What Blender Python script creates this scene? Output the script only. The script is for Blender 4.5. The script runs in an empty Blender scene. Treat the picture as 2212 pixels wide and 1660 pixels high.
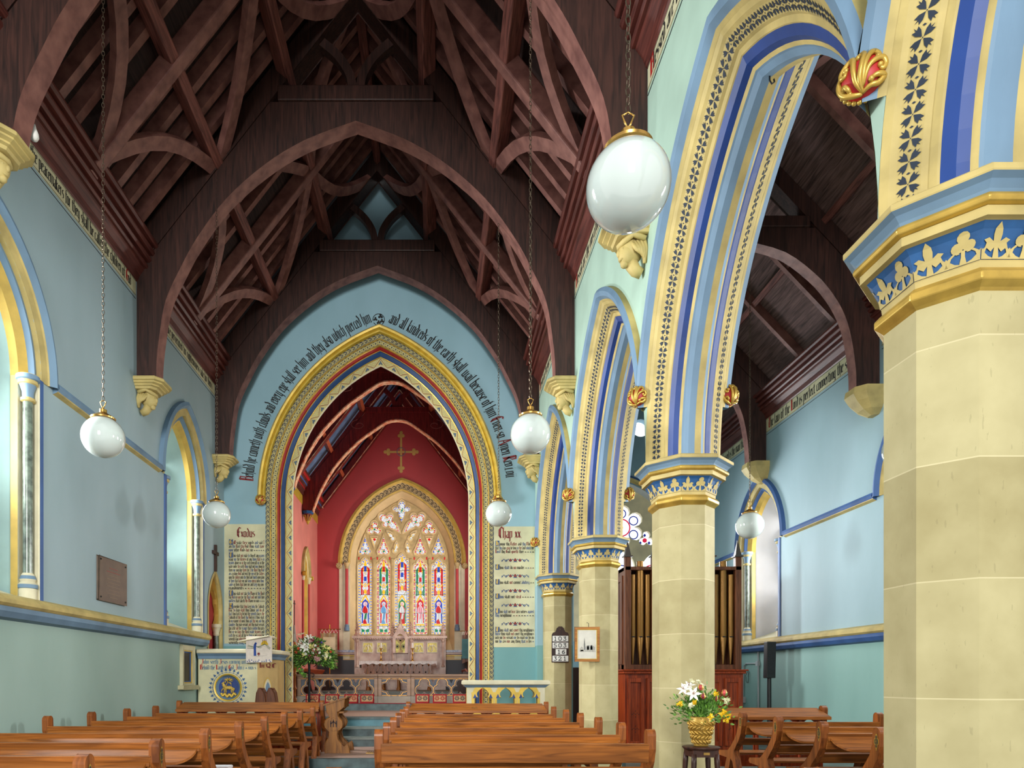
import bpy, math, random
from mathutils import Vector, Matrix
from mathutils.geometry import tessellate_polygon
random.seed(7)
PI = math.pi
sc = bpy.context.scene
COL = sc.collection
# ---------------------------------------------------------------- camera, sky, light, exposure
F = 1470.0; H = 1.35
cam_d = bpy.data.cameras.new('camera'); cam = bpy.data.objects.new('camera', cam_d); COL.objects.link(cam)
cam.location = (0, 0, H); cam.rotation_euler = (PI/2, 0, 0)
cam_d.sensor_width = 36; cam_d.sensor_fit = 'HORIZONTAL'; cam_d.lens = 36*F/2212
cam_d.shift_x = (1106-947)/2212; cam_d.shift_y = (1468-830)/2212
cam_d.clip_start = .05; cam_d.clip_end = 200
sc.camera = cam
w = bpy.data.worlds.new('overcast_sky'); sc.world = w; w.use_nodes = True
w.node_tree.nodes['Background'].inputs[0].default_value = (1.0, .985, .95, 1)
w.node_tree.nodes['Background'].inputs[1].default_value = .9
sc.view_settings.view_transform = 'Standard'; sc.view_settings.look = 'None'
sc.view_settings.gamma = 1; sc.view_settings.exposure = 0.0
try:
    sc.cycles.use_denoising = True; sc.cycles.max_bounces = 8; sc.cycles.diffuse_bounces = 5
    sc.cycles.sample_clamp_indirect = 6
except Exception: pass
def area(name, loc, direction, sx, sz, power, col=(1, 1, 1), spread=110):
    d = bpy.data.lights.new(name, 'AREA'); d.shape = 'RECTANGLE'; d.size = sx; d.size_y = sz
    d.energy = power; d.color = col; d.spread = math.radians(spread)
    o = bpy.data.objects.new(name, d); COL.objects.link(o); o.location = loc
    o.rotation_euler = Vector(direction).to_track_quat('-Z', 'Y').to_euler()
    return o
CX = -1.243                    # nave and chancel axis
BAY = 3.563; COLY = [-.389, 3.174, 6.737, 10.30, 13.863]
TR = [3.24, 6.80, 10.37, 13.98]
EW = 14.4                      # face of the nave east wall
# daylight through the windows (each lamp fills its own window opening, except the free-standing west one)
area('daylight_nave_north_west', (-5.3, 6.85, 3.9), (1, 0, -.15), .85, 2.9, 400, (1, 1, .98))
area('daylight_nave_north_east', (-5.3, 12.2, 3.9), (1, 0, -.15), .85, 2.9, 400, (1, 1, .98))
area('daylight_aisle_south_east', (7.5, 14.3, 3.6), (-1, 0, -.12), .8, 2.4, 190, (1, .98, .95))
area('daylight_aisle_south', (7.5, 9.4, 3.6), (-1, 0, -.12), .8, 2.4, 190, (1, .98, .95))
area('daylight_aisle_south_west', (7.5, 4.6, 3.6), (-1, 0, -.12), .8, 2.4, 190, (1, .98, .95))
area('daylight_aisle_east', (4.72, 17.0, 4.2), (0, -1, -.05), 1.5, 2.6, 150, (.95, .98, 1))
area('daylight_chancel_south', (1.5, 20.9, 4.2), (-1, 0, .3), .6, 2.4, 150, (1, .95, .88), 150)
area('daylight_chancel_south_west', (1.5, 17.3, 4.2), (-1, 0, .3), .6, 2.4, 110, (1, .95, .88), 150)
area('daylight_west_window', (CX, -14, 6.0), (0, 1, .03), 4.0, 7.0, 1500, (1, 1, .97), 120)  # stands in for the unseen west window, set far back to light more evenly
# ---------------------------------------------------------------- mesh helpers
def lin(c):
    return tuple(((x/255)/12.92 if x/255 <= .04045 else (((x/255)+.055)/1.055)**2.4) for x in c)
class MB:
    def __init__(s): s.v = []; s.f = []; s.m = []
    def vert(s, p): s.v.append(tuple(p)); return len(s.v)-1
    def face(s, idx, m=0): s.f.append(tuple(idx)); s.m.append(m)
    def poly(s, pts, m=0):
        b = len(s.v); s.v += [tuple(p) for p in pts]; s.face(range(b, b+len(pts)), m)
    def box(s, x0, x1, y0, y1, z0, z1, m=0):
        b = len(s.v)
        s.v += [(x, y, z) for x in (x0, x1) for y in (y0, y1) for z in (z0, z1)]
        for q in ((0, 1, 3, 2), (4, 6, 7, 5), (0, 4, 5, 1), (2, 3, 7, 6), (0, 2, 6, 4), (1, 5, 7, 3)):
            s.face([b+i for i in q], m)
    def flat(s, loops, mp, m=0):
        """triangulated flat shape with holes: loops of (u,v), mp(u,v)->xyz"""
        tri = tessellate_polygon([[Vector((u, v, 0)) for u, v in L] for L in loops])
        b = len(s.v)
        for L in loops: s.v += [tuple(mp(u, v)) for u, v in L]
        for t in tri: s.face([b+i for i in t], m)
    def plate(s, loops, mp, w0, w1, m=0, me=None):
        """solid plate with holes; mp(u,v,w)"""
        if me is None: me = m
        tri = tessellate_polygon([[Vector((u, v, 0)) for u, v in L] for L in loops])
        b = len(s.v); n = sum(len(L) for L in loops)
        for w_ in (w0, w1):
            for L in loops: s.v += [tuple(mp(u, v, w_)) for u, v in L]
        for t in tri:
            s.face([b+i for i in t], m); s.face([b+n+i for i in reversed(t)], m)
        k = b
        for L in loops:
            c = len(L)
            for i in range(c):
                j = (i+1) % c
                s.face((k+i, k+j, k+n+j, k+n+i), me)
            k += c
    def strip(s, A, B, m=0, closed=False):
        b = len(s.v); n = len(A); s.v += [tuple(p) for p in A]+[tuple(p) for p in B]
        for i in range(n if closed else n-1):
            j = (i+1) % n
            s.face((b+i, b+j, b+n+j, b+n+i), m)
    def rings(s, R, m=0, caps=True, mats=None):
        n = len(R[0]); b = len(s.v)
        for r in R: s.v += [tuple(p) for p in r]
        for k in range(len(R)-1):
            mm = mats[k] if mats else m
            for i in range(n):
                j = (i+1) % n
                s.face((b+k*n+i, b+k*n+j, b+(k+1)*n+j, b+(k+1)*n+i), mm)
        if caps:
            s.face([b+i for i in reversed(range(n))], mats[0] if mats else m)
            s.face([b+(len(R)-1)*n+i for i in range(n)], mats[-1] if mats else m)
    def lathe(s, prof, n=20, c=(0, 0, 0), m=0, mats=None, rot=0, caps=True):
        s.rings([[(c[0]+r*math.cos(rot+2*PI*i/n), c[1]+r*math.sin(rot+2*PI*i/n), c[2]+z) for i in range(n)] for r, z in prof], m, caps, mats)
    def tube(s, path, r, n=8, m=0, closed=False, flatk=1.0):
        P = [Vector(p) for p in path]; R = []; up = Vector((0, 0, 1))
        N = len(P); prev = None
        for i, p in enumerate(P):
            if closed: t = P[(i+1) % N]-P[i-1]
            else: t = P[min(i+1, N-1)]-P[max(i-1, 0)]
            if t.length < 1e-9: t = Vector((0, 0, 1))
            t.normalize()
            if prev is None:
                a = t.cross(up) if abs(t.dot(up)) < .95 else t.cross(Vector((1, 0, 0)))
            else: a = prev-t*prev.dot(t)
            a.normalize(); prev = a; bq = t.cross(a)
            rr = r[i] if isinstance(r, (list, tuple)) else r
            R.append([p+(a*math.cos(2*PI*k/n)+bq*math.sin(2*PI*k/n)*flatk)*rr for k in range(n)])
        if closed: R.append(R[0]); s.rings(R, m, False)
        else: s.rings(R, m)
    def beam(s, path, wd, ht, up, m=0, mb=None):
        """rectangular section swept on a path; up = direction of ht; mb = material of the underside"""
        P = [Vector(p) for p in path]; R = []
        for i, p in enumerate(P):
            t = (P[min(i+1, len(P)-1)]-P[max(i-1, 0)]).normalized()
            sd = t.cross(Vector(up)).normalized(); u = sd.cross(t).normalized()
            R.append([p+sd*wd/2-u*ht/2, p+sd*wd/2+u*ht/2, p-sd*wd/2+u*ht/2, p-sd*wd/2-u*ht/2])
        n0 = len(s.f); s.rings(R, m)
        if mb is not None:
            for k in range(len(R)-1): s.m[n0+4*k+3] = mb
    def sphere(s, c, r, nu=20, nv=12, m=0, sq=(1, 1, 1)):
        b = len(s.v)
        for i in range(1, nv):
            th = PI*i/nv
            for j in range(nu):
                ph = 2*PI*j/nu
                s.v.append((c[0]+r*sq[0]*math.sin(th)*math.cos(ph), c[1]+r*sq[1]*math.sin(th)*math.sin(ph), c[2]+r*sq[2]*math.cos(th)))
        t = s.vert((c[0], c[1], c[2]+r*sq[2])); d = s.vert((c[0], c[1], c[2]-r*sq[2]))
        for i in range(nv-2):
            for j in range(nu):
                k = (j+1) % nu
                s.face((b+i*nu+j, b+(i+1)*nu+j, b+(i+1)*nu+k, b+i*nu+k), m)
        for j in range(nu):
            k = (j+1) % nu
            s.face((t, b+j, b+k), m); s.face((d, b+(nv-2)*nu+k, b+(nv-2)*nu+j), m)
    def build(s, name, mats, parent=None, smooth=False, bevel=0, world=True, label=None, smooth_angle=None):
        if not isinstance(mats, (list, tuple)): mats = [mats]
        me = bpy.data.meshes.new(name)
        off = Vector((0, 0, 0))
        if parent is not None and world:
            q = parent
            while q is not None: off += q.location; q = q.parent
        me.from_pydata([(x-off.x, y-off.y, z-off.z) for x, y, z in s.v], [], s.f)
        for mt in mats: me.materials.append(mt)
        for p, k in zip(me.polygons, s.m): p.material_index = k
        if smooth:
            for p in me.polygons: p.use_smooth = True
            if smooth_angle:
                try: me.set_sharp_from_angle(angle=smooth_angle)
                except Exception: pass
        me.validate(); me.update()
        o = bpy.data.objects.new(name, me); COL.objects.link(o)
        if parent is not None: o.parent = parent
        if bevel:
            bv = o.modifiers.new('edge', 'BEVEL'); bv.width = bevel; bv.segments = 2; bv.limit_method = 'ANGLE'; bv.angle_limit = .7
        if label: o['label'] = label
        return o
def tag(o, label, cat, group=None, kind=None):
    o['label'] = label; o['category'] = cat
    if group: o['group'] = group
    if kind: o['kind'] = kind
    return o
def thing(name, label, cat, loc=(0, 0, 0), group=None, rz=0):
    o = bpy.data.objects.new(name, None); COL.objects.link(o); o.location = loc
    o.rotation_euler = (0, 0, rz); o.empty_display_size = .05
    return tag(o, label, cat, group)
def struct(name, mb, mats, parent=None, **k):
    o = mb.build(name, mats, parent, **k)
    if parent is None: o['kind'] = 'structure'
    return o
def sroot(name, loc=(0, 0, 0)):
    o = bpy.data.objects.new(name, None); COL.objects.link(o); o.location = loc; o['kind'] = 'structure'
    return o
def copy_tree(o, parent=None):
    c = o.copy(); COL.objects.link(c); c.parent = parent
    for ch in list(o.children): copy_tree(ch, c)
    return c
def dup(root, loc, label=None, group=None, rz=None):
    c = copy_tree(root); c.location = loc
    if label: c['label'] = label
    if group: c['group'] = group
    if rz is not None: c.rotation_euler = (0, 0, rz)
    return c
XZ = lambda u, v, w=0: (u, w, v)        # faces the camera; w is depth
YZ = lambda u, v, w=0: (w, u, v)        # on a side wall; w is x
XY = lambda u, v, w=0: (u, v, w)
def W(px, py, Y): return ((px-947)/F*Y, Y, H-(py-1468)/F*Y)
def arc(cx, cy, r, a0, a1, n): return [(cx+r*math.cos(a0+(a1-a0)*i/n), cy+r*math.sin(a0+(a1-a0)*i/n)) for i in range(n+1)]
def smooth_path(P, k=4):
    out = []
    for i in range(len(P)-1):
        a, b, c, d = P[max(i-1, 0)], P[i], P[i+1], P[min(i+2, len(P)-1)]
        for j in range(k):
            t = j/k
            out.append(tuple(.5*((2*b[q])+(-a[q]+c[q])*t+(2*a[q]-5*b[q]+4*c[q]-d[q])*t*t+(-a[q]+3*b[q]-3*c[q]+d[q])*t**3) for q in range(len(b))))
    out.append(tuple(P[-1])); return out
def circ(cx, cy, r, n=24): return [(cx+r*math.cos(2*PI*i/n), cy+r*math.sin(2*PI*i/n)) for i in range(n)]
def foil(cx, cy, R, r, k, rot=PI/2, n=9, sx=1, sy=1):
    """outline of a k-foil"""
    out = []; half = PI/k
    disc = max(r*r-(R*math.sin(half))**2, 0); rc = R*math.cos(half)+math.sqrt(disc)
    for i in range(k):
        a = rot+2*PI*i/k; c = (R*math.cos(a), R*math.sin(a))
        p0 = (rc*math.cos(a-half), rc*math.sin(a-half)); p1 = (rc*math.cos(a+half), rc*math.sin(a+half))
        a0 = math.atan2(p0[1]-c[1], p0[0]-c[0]); a1 = math.atan2(p1[1]-c[1], p1[0]-c[0])
        while a1 < a0: a1 += 2*PI
        rr = math.hypot(p0[0]-c[0], p0[1]-c[1])
        for j in range(n-1):
            t = a0+(a1-a0)*j/(n-1); out.append((cx+sx*(c[0]+rr*math.cos(t)), cy+sy*(c[1]+rr*math.sin(t))))
    return out
def closed_smooth(P, k=4):
    n = len(P); out = []
    for i in range(n):
        a, b, c, d = P[i-1], P[i], P[(i+1) % n], P[(i+2) % n]
        for j in range(k):
            t = j/k
            out.append(tuple(.5*((2*b[q])+(-a[q]+c[q])*t+(2*a[q]-5*b[q]+4*c[q]-d[q])*t*t+(-a[q]+3*b[q]-3*c[q]+d[q])*t**3) for q in (0, 1)))
    return out
def parch(hw, c, zs, zb=None, n=14, xlim=None, tmin=0):
    """pointed arch, left foot -> apex -> right foot, as (x,z) about x=0"""
    R = hw+c; th = math.acos(c/R); t0 = 0
    if xlim is not None and hw > xlim: t0 = math.acos((xlim+c)/R)
    t0 = max(t0, tmin)
    L = [(c-R*math.cos(t0+(th-t0)*i/n), zs+R*math.sin(t0+(th-t0)*i/n)) for i in range(n+1)]
    if zb is not None: L = [(-hw, zb+(zs-zb)*i/4) for i in range(4)]+L
    return L+[(-x, z) for x, z in reversed(L[:-1])]
def sweep(mb, prof, zs, c, mp, zb=None, n=14, xlim=None, mats=None, tmin=0):
    """prof: list of (halfwidth, depth); mats per segment; mp(x,z,d)->xyz"""
    for i in range(len(prof)-1):
        (h0, d0), (h1, d1) = prof[i], prof[i+1]
        A = [mp(x, z, d0) for x, z in parch(h0, c, zs, zb, n, xlim, tmin)]
        B = [mp(x, z, d1) for x, z in parch(h1, c, zs, zb, n, xlim, tmin)]
        mb.strip(A, B, mats[i] if mats else 0)
class Ribbon:
    """maps (s along, t across) onto the strip between two polylines, lifted by eps"""
    def __init__(s, A, B, eps=.003, flip=False):
        s.A = [Vector(a) for a in A]; s.B = [Vector(b) for b in B]; s.e = eps*(-1 if flip else 1)
        M = [(a+b)/2 for a, b in zip(s.A, s.B)]; s.S = [0]
        for i in range(1, len(M)): s.S.append(s.S[-1]+(M[i]-M[i-1]).length)
        s.L = s.S[-1]
    def at(s, q, t):
        q = min(max(q, 0), s.L-1e-6); i = 0
        lo, hi = 0, len(s.S)-1
        while hi-lo > 1:
            md = (lo+hi)//2
            if s.S[md] <= q: lo = md
            else: hi = md
        i = lo; k = (q-s.S[i])/max(s.S[i+1]-s.S[i], 1e-9)
        a = s.A[i].lerp(s.A[i+1], k); b = s.B[i].lerp(s.B[i+1], k)
        nrm = (s.A[i+1]-s.A[i]+s.B[i+1]-s.B[i]).cross(b-a)
        if nrm.length > 0: nrm.normalize()
        return a+(b-a)*t+nrm*s.e
    def stamp(s, mb, motif, step, s0=0, s1=None):
        s1 = s.L if s1 is None else s1; n = max(1, round((s1-s0)/step)); st = (s1-s0)/n
        for k in range(n):
            for poly, m in motif:
                mb.flat([poly], lambda u, v: s.at(s0+(k+u)*st, v), m)
# ---------------------------------------------------------------- materials
def nodes(name):
    m = bpy.data.materials.new(name); m.use_nodes = True; nt = m.node_tree
    return m, nt, nt.nodes['Principled BSDF']
def paint(name, rgb, rough=.6, metal=0, var=.08, scale=3, stretch=(1, 1, 1), rgb2=None, bump=0, coat=0, spec=.5):
    m, nt, b = nodes(name); N, L = nt.nodes, nt.links
    c1 = lin(rgb); c2 = lin(rgb2) if rgb2 else tuple(x*(1-var*2.2) for x in c1)
    c1b = c1 if rgb2 else tuple(min(1, x*(1+var)) for x in c1)
    tc = N.new('ShaderNodeNewGeometry'); mp = N.new('ShaderNodeMapping'); mp.inputs['Scale'].default_value = stretch
    nz = N.new('ShaderNodeTexNoise'); nz.inputs['Scale'].default_value = scale; nz.inputs['Detail'].default_value = 6
    cr = N.new('ShaderNodeValToRGB'); cr.color_ramp.elements[0].position = .32; cr.color_ramp.elements[1].position = .68
    cr.color_ramp.elements[0].color = (*c2, 1); cr.color_ramp.elements[1].color = (*c1b, 1)
    L.new(tc.outputs['Position'], mp.inputs['Vector']); L.new(mp.outputs[0], nz.inputs['Vector'])
    L.new(nz.outputs['Fac'], cr.inputs[0]); L.new(cr.outputs[0], b.inputs['Base Color'])
    b.inputs['Roughness'].default_value = rough; b.inputs['Metallic'].default_value = metal
    b.inputs['Specular IOR Level'].default_value = spec
    if coat: b.inputs['Coat Weight'].default_value = coat; b.inputs['Coat Roughness'].default_value = .15
    if bump:
        bp = N.new('ShaderNodeBump'); bp.inputs['Strength'].default_value = bump; bp.inputs['Distance'].default_value = .01
        n2 = N.new('ShaderNodeTexNoise'); n2.inputs['Scale'].default_value = scale*8; L.new(mp.outputs[0], n2.inputs['Vector'])
        L.new(n2.outputs['Fac'], bp.inputs['Height']); L.new(bp.outputs[0], b.inputs['Normal'])
    return m
def wood(name, rgb, dark, axis='x', rough=.35, coat=.3, sc_=1.0):
    m, nt, b = nodes(name); N, L = nt.nodes, nt.links
    tc = N.new('ShaderNodeNewGeometry'); mp = N.new('ShaderNodeMapping')
    s = {'x': (1, 14, 14), 'y': (14, 1, 14), 'z': (14, 14, 1)}[axis]
    mp.inputs['Scale'].default_value = tuple(q*sc_ for q in s)
    nz = N.new('ShaderNodeTexNoise'); nz.inputs['Scale'].default_value = 1.6; nz.inputs['Detail'].default_value = 5; nz.inputs['Distortion'].default_value = 1.2
    cr = N.new('ShaderNodeValToRGB'); e = cr.color_ramp.elements; e[0].position = .3; e[1].position = .7
    e[0].color = (*lin(dark), 1); e[1].color = (*lin(rgb), 1)
    n3 = N.new('ShaderNodeTexNoise'); n3.inputs['Scale'].default_value = 1.1; n3.inputs['Detail'].default_value = 2
    mx = N.new('ShaderNodeMix'); mx.data_type = 'RGBA'; mx.blend_type = 'MULTIPLY'; mx.inputs[0].default_value = .5
    cr2 = N.new('ShaderNodeValToRGB'); cr2.color_ramp.elements[0].position = .35; cr2.color_ramp.elements[0].color = (.62, .55, .5, 1); cr2.color_ramp.elements[1].position = .65
    L.new(tc.outputs['Position'], n3.inputs['Vector']); L.new(n3.outputs['Fac'], cr2.inputs[0])
    L.new(tc.outputs['Position'], mp.inputs['Vector']); L.new(mp.outputs[0], nz.inputs['Vector']); L.new(nz.outputs['Fac'], cr.inputs[0])
    L.new(cr.outputs[0], mx.inputs[6]); L.new(cr2.outputs[0], mx.inputs[7]); L.new(mx.outputs[2], b.inputs['Base Color'])
    b.inputs['Roughness'].default_value = rough+.08; b.inputs['Coat Weight'].default_value = coat*.35; b.inputs['Coat Roughness'].default_value = .2; b.inputs['Specular IOR Level'].default_value = .32
    return m
def ashlar(name, rgb, rgb2, joint=.52, z0=.3, rough=.7):
    """smooth stone in courses: each course a slightly different tone, pale fine joints, pits"""
    m, nt, b = nodes(name); N, L = nt.nodes, nt.links
    g = N.new('ShaderNodeNewGeometry'); sx = N.new('ShaderNodeSeparateXYZ'); L.new(g.outputs['Position'], sx.inputs[0])
    def mth(op, a, b_=None, v=None):
        q = N.new('ShaderNodeMath'); q.operation = op; L.new(a, q.inputs[0])
        if b_ is not None: L.new(b_, q.inputs[1])
        if v is not None: q.inputs[1].default_value = v
        return q.outputs[0]
    zz = mth('DIVIDE', mth('ADD', sx.outputs[2], v=z0), v=joint); fl = mth('FLOOR', zz); fr = mth('FRACT', zz)
    cmb = N.new('ShaderNodeCombineXYZ'); L.new(fl, cmb.inputs[2])
    L.new(mth('FLOOR', mth('DIVIDE', sx.outputs[1], v=.9)), cmb.inputs[1])
    wn = N.new('ShaderNodeTexWhiteNoise'); L.new(cmb.outputs[0], wn.inputs[0])
    nz = N.new('ShaderNodeTexNoise'); nz.inputs['Scale'].default_value = 5; nz.inputs['Detail'].default_value = 8; L.new(g.outputs['Position'], nz.inputs['Vector'])
    f = mth('ADD', mth('MULTIPLY', wn.outputs[0], v=.45), mth('MULTIPLY', nz.outputs['Fac'], v=.8))
    cr = N.new('ShaderNodeValToRGB'); cr.color_ramp.elements[0].position = .3; cr.color_ramp.elements[1].position = .95
    cr.color_ramp.elements[0].color = (*lin(rgb2), 1); cr.color_ramp.elements[1].color = (*lin(rgb), 1); L.new(f, cr.inputs[0])
    jt = mth('LESS_THAN', fr, v=.012)
    mx = N.new('ShaderNodeMix'); mx.data_type = 'RGBA'; L.new(mth('MULTIPLY', jt, v=.5), mx.inputs[0]); L.new(cr.outputs[0], mx.inputs[6]); mx.inputs[7].default_value = (*lin((222, 212, 170)), 1)
    mp = N.new('ShaderNodeMapping'); mp.inputs['Scale'].default_value = (60, 60, 16); L.new(g.outputs['Position'], mp.inputs[0])
    n2 = N.new('ShaderNodeTexNoise'); n2.inputs['Scale'].default_value = 1; n2.inputs['Detail'].default_value = 3; L.new(mp.outputs[0], n2.inputs['Vector'])
    pit = mth('GREATER_THAN', n2.outputs['Fac'], v=.69)
    m2 = N.new('ShaderNodeMix'); m2.data_type = 'RGBA'; L.new(mth('MULTIPLY', pit, v=.2), m2.inputs[0]); L.new(mx.outputs[2], m2.inputs[6]); m2.inputs[7].default_value = (*lin((96, 90, 58)), 1)
    L.new(m2.outputs[2], b.inputs['Base Color']); b.inputs['Roughness'].default_value = rough
    return m
def wallpaint(name, lo, hi, zsplit):
    """two paint colours either side of a dado line at zsplit, with faint cloudy unevenness"""
    m, nt, b = nodes(name); N, L = nt.nodes, nt.links
    g = N.new('ShaderNodeNewGeometry'); sx = N.new('ShaderNodeSeparateXYZ'); L.new(g.outputs['Position'], sx.inputs[0])
    gt = N.new('ShaderNodeMath'); gt.operation = 'GREATER_THAN'; gt.inputs[1].default_value = zsplit; L.new(sx.outputs[2], gt.inputs[0])
    mx = N.new('ShaderNodeMix'); mx.data_type = 'RGBA'; L.new(gt.outputs[0], mx.inputs[0]); mx.inputs[6].default_value = (*lin(lo), 1); mx.inputs[7].default_value = (*lin(hi), 1)
    mp = N.new('ShaderNodeMapping'); mp.inputs['Scale'].default_value = (1, 1, .45); L.new(g.outputs['Position'], mp.inputs[0])
    nz = N.new('ShaderNodeTexNoise'); nz.inputs['Scale'].default_value = 1.3; nz.inputs['Detail'].default_value = 7; L.new(mp.outputs[0], nz.inputs['Vector'])
    cr = N.new('ShaderNodeValToRGB'); cr.color_ramp.elements[0].position = .3; cr.color_ramp.elements[1].position = .7
    cr.color_ramp.elements[0].color = (.84, .87, .86, 1); cr.color_ramp.elements[1].color = (1, 1, 1, 1); L.new(nz.outputs['Fac'], cr.inputs[0])
    m2 = N.new('ShaderNodeMix'); m2.data_type = 'RGBA'; m2.blend_type = 'MULTIPLY'; m2.inputs[0].default_value = 1
    L.new(mx.outputs[2], m2.inputs[6]); L.new(cr.outputs[0], m2.inputs[7]); L.new(m2.outputs[2], b.inputs['Base Color'])
    b.inputs['Roughness'].default_value = .65
    return m
def glow(name, rgb, s=1.0):
    m, nt, b = nodes(name); c = lin(rgb)
    b.inputs['Base Color'].default_value = (0, 0, 0, 1); b.inputs['Specular IOR Level'].default_value = .1
    b.inputs['Emission Color'].default_value = (*c, 1); b.inputs['Emission Strength'].default_value = s
    b.inputs['Roughness'].default_value = .3
    return m
def leaded(name, rgb, rgb2, s=1.0, cell=19):
    m, nt, b = nodes(name); N, L = nt.nodes, nt.links
    g = N.new('ShaderNodeNewGeometry'); v = N.new('ShaderNodeTexVoronoi'); v.feature = 'DISTANCE_TO_EDGE'; v.inputs['Scale'].default_value = cell
    v2 = N.new('ShaderNodeTexVoronoi'); v2.inputs['Scale'].default_value = cell
    L.new(g.outputs['Position'], v.inputs['Vector']); L.new(g.outputs['Position'], v2.inputs['Vector'])
    sp = N.new('ShaderNodeSeparateColor'); L.new(v2.outputs['Color'], sp.inputs[0])
    c1 = N.new('ShaderNodeValToRGB'); c1.color_ramp.interpolation = 'CONSTANT'; e = c1.color_ramp.elements
    e[0].color = (*lin(rgb), 1); e[1].position = .72; e[1].color = (*lin(rgb2), 1); L.new(sp.outputs[0], c1.inputs[0])
    lt_ = N.new('ShaderNodeMath'); lt_.operation = 'LESS_THAN'; lt_.inputs[1].default_value = .03; L.new(v.outputs['Distance'], lt_.inputs[0])
    mx = N.new('ShaderNodeMix'); mx.data_type = 'RGBA'; L.new(lt_.outputs[0], mx.inputs[0]); L.new(c1.outputs[0], mx.inputs[6]); mx.inputs[7].default_value = (.02, .02, .03, 1)
    b.inputs['Base Color'].default_value = (0, 0, 0, 1); L.new(mx.outputs[2], b.inputs['Emission Color']); b.inputs['Emission Strength'].default_value = s
    return m
STONE = ashlar('column_stone', (190, 181, 136), (156, 145, 100))
STONE_P = paint('dressed_stone', (190, 171, 108), .65, var=.12, scale=4, bump=.15)
STONE_G = paint('tracery_stone', (196, 172, 120), .7, var=.12, scale=5)
STONE_W = paint('pale_painted_stone', (214, 208, 178), .6, var=.06, scale=4)
OCHRE = paint('ochre_paint', (208, 176, 84), .55, var=.1, scale=5)
GOLD = paint('gold_leaf', (198, 164, 76), .34, metal=.5, var=.12, scale=9)
GOLDP = paint('yellow_gilt_paint', (205, 172, 62), .4, metal=.2, var=.1, scale=6)
BLUE_L = paint('light_blue_paint', (110, 140, 166), .6, var=.1, scale=3, stretch=(1, 1, .4))
BLUE_M = paint('mid_blue_paint', (58, 94, 150), .55, var=.12, scale=3, stretch=(1, 1, .4))
BLUE_D = paint('deep_blue_paint', (20, 58, 128), .5, var=.16, scale=3, stretch=(1, 1, .4))
BLUE_F = paint('frieze_blue', (30, 84, 138), .6, var=.12, scale=9)
TEAL = paint('teal_paint', (100, 150, 156), .6, var=.08)
INK = paint('black_blue_stencil', (26, 40, 58), .7, var=.05)
BLACK = paint('black_letter_paint', (24, 24, 26), .7, var=.03)
RED = paint('vermilion_paint', (176, 24, 24), .5, var=.1, scale=5)
REDD = paint('deep_red_letter', (126, 28, 30), .6, var=.1)
BLUE_T = paint('blue_letter', (44, 78, 128), .6, var=.1)
PARCH = paint('parchment_paint', (204, 200, 164), .7, var=.1, scale=2.2)
CHRED = paint('crimson_wall', (186, 62, 66), .6, var=.08, scale=2)
ROOF = paint('roof_timber', (148, 100, 90), .6, rgb2=(108, 66, 60), scale=6)
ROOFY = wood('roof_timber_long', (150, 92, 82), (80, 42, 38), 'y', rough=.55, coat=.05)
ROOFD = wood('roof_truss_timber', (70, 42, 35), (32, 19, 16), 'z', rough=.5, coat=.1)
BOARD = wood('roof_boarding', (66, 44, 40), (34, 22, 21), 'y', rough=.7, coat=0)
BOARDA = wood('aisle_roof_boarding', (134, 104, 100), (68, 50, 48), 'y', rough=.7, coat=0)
CORN = wood('cornice_timber', (112, 58, 50), (66, 28, 24), 'y', rough=.4, coat=.2)
PEW = wood('pew_wood', (184, 112, 46), (116, 66, 24), 'x', rough=.34, coat=.25)
PEWE = wood('pew_end_wood', (170, 98, 42), (106, 56, 22), 'z', rough=.34, coat=.25)
OAK = wood('oak', (164, 110, 48), (110, 68, 28), 'z', rough=.4, coat=.2)
MAHO = wood('mahogany', (184, 76, 30), (108, 38, 14), 'z', rough=.35, coat=.3)
MAHO2 = wood('organ_brown', (130, 78, 48), (76, 42, 24), 'z', rough=.4, coat=.2)
DARKW = wood('dark_wood', (70, 38, 26), (34, 18, 12), 'z', rough=.4, coat=.2)
MARB = paint('green_marble', (104, 118, 106), .25, var=.3, scale=12, coat=.4)
ALAB = paint('veined_alabaster', (196, 172, 156), .4, var=.05, scale=4, rgb2=(150, 112, 98))
BRASS = paint('brass', (192, 152, 82), .25, metal=.9, var=.1, scale=10)
IRON = paint('black_iron', (20, 24, 28), .5, metal=.4, var=.05)
STEEL = paint('chain_metal', (96, 84, 70), .35, metal=.8, var=.1)
BLK = paint('black_plastic', (14, 16, 18), .5, var=.02)
WHITE = paint('white_paint', (226, 226, 220), .6, var=.03)
CARPET = paint('red_carpet', (170, 22, 42), .95, var=.1, scale=30)
SLATE = paint('slate_step', (72, 92, 94), .5, var=.25, scale=6)
TSTEP = paint('teal_step_riser', (86, 136, 148), .5, var=.1, scale=6)
TILE = paint('worn_pink_floor', (176, 146, 132), .5, var=.14, scale=6, stretch=(.4, 3, 1))
FLOOR = paint('stone_floor', (112, 122, 116), .5, var=.15, scale=4)
def globe_mat():
    m, nt, b = nodes('opal_glass'); b.inputs['Base Color'].default_value = (*lin((196, 208, 204)), 1)
    b.inputs['Roughness'].default_value = .08; b.inputs['Coat Weight'].default_value = 1; b.inputs['Coat Roughness'].default_value = .03
    b.inputs['Subsurface Weight'].default_value = 0
    return m
OPAL = globe_mat()
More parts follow.
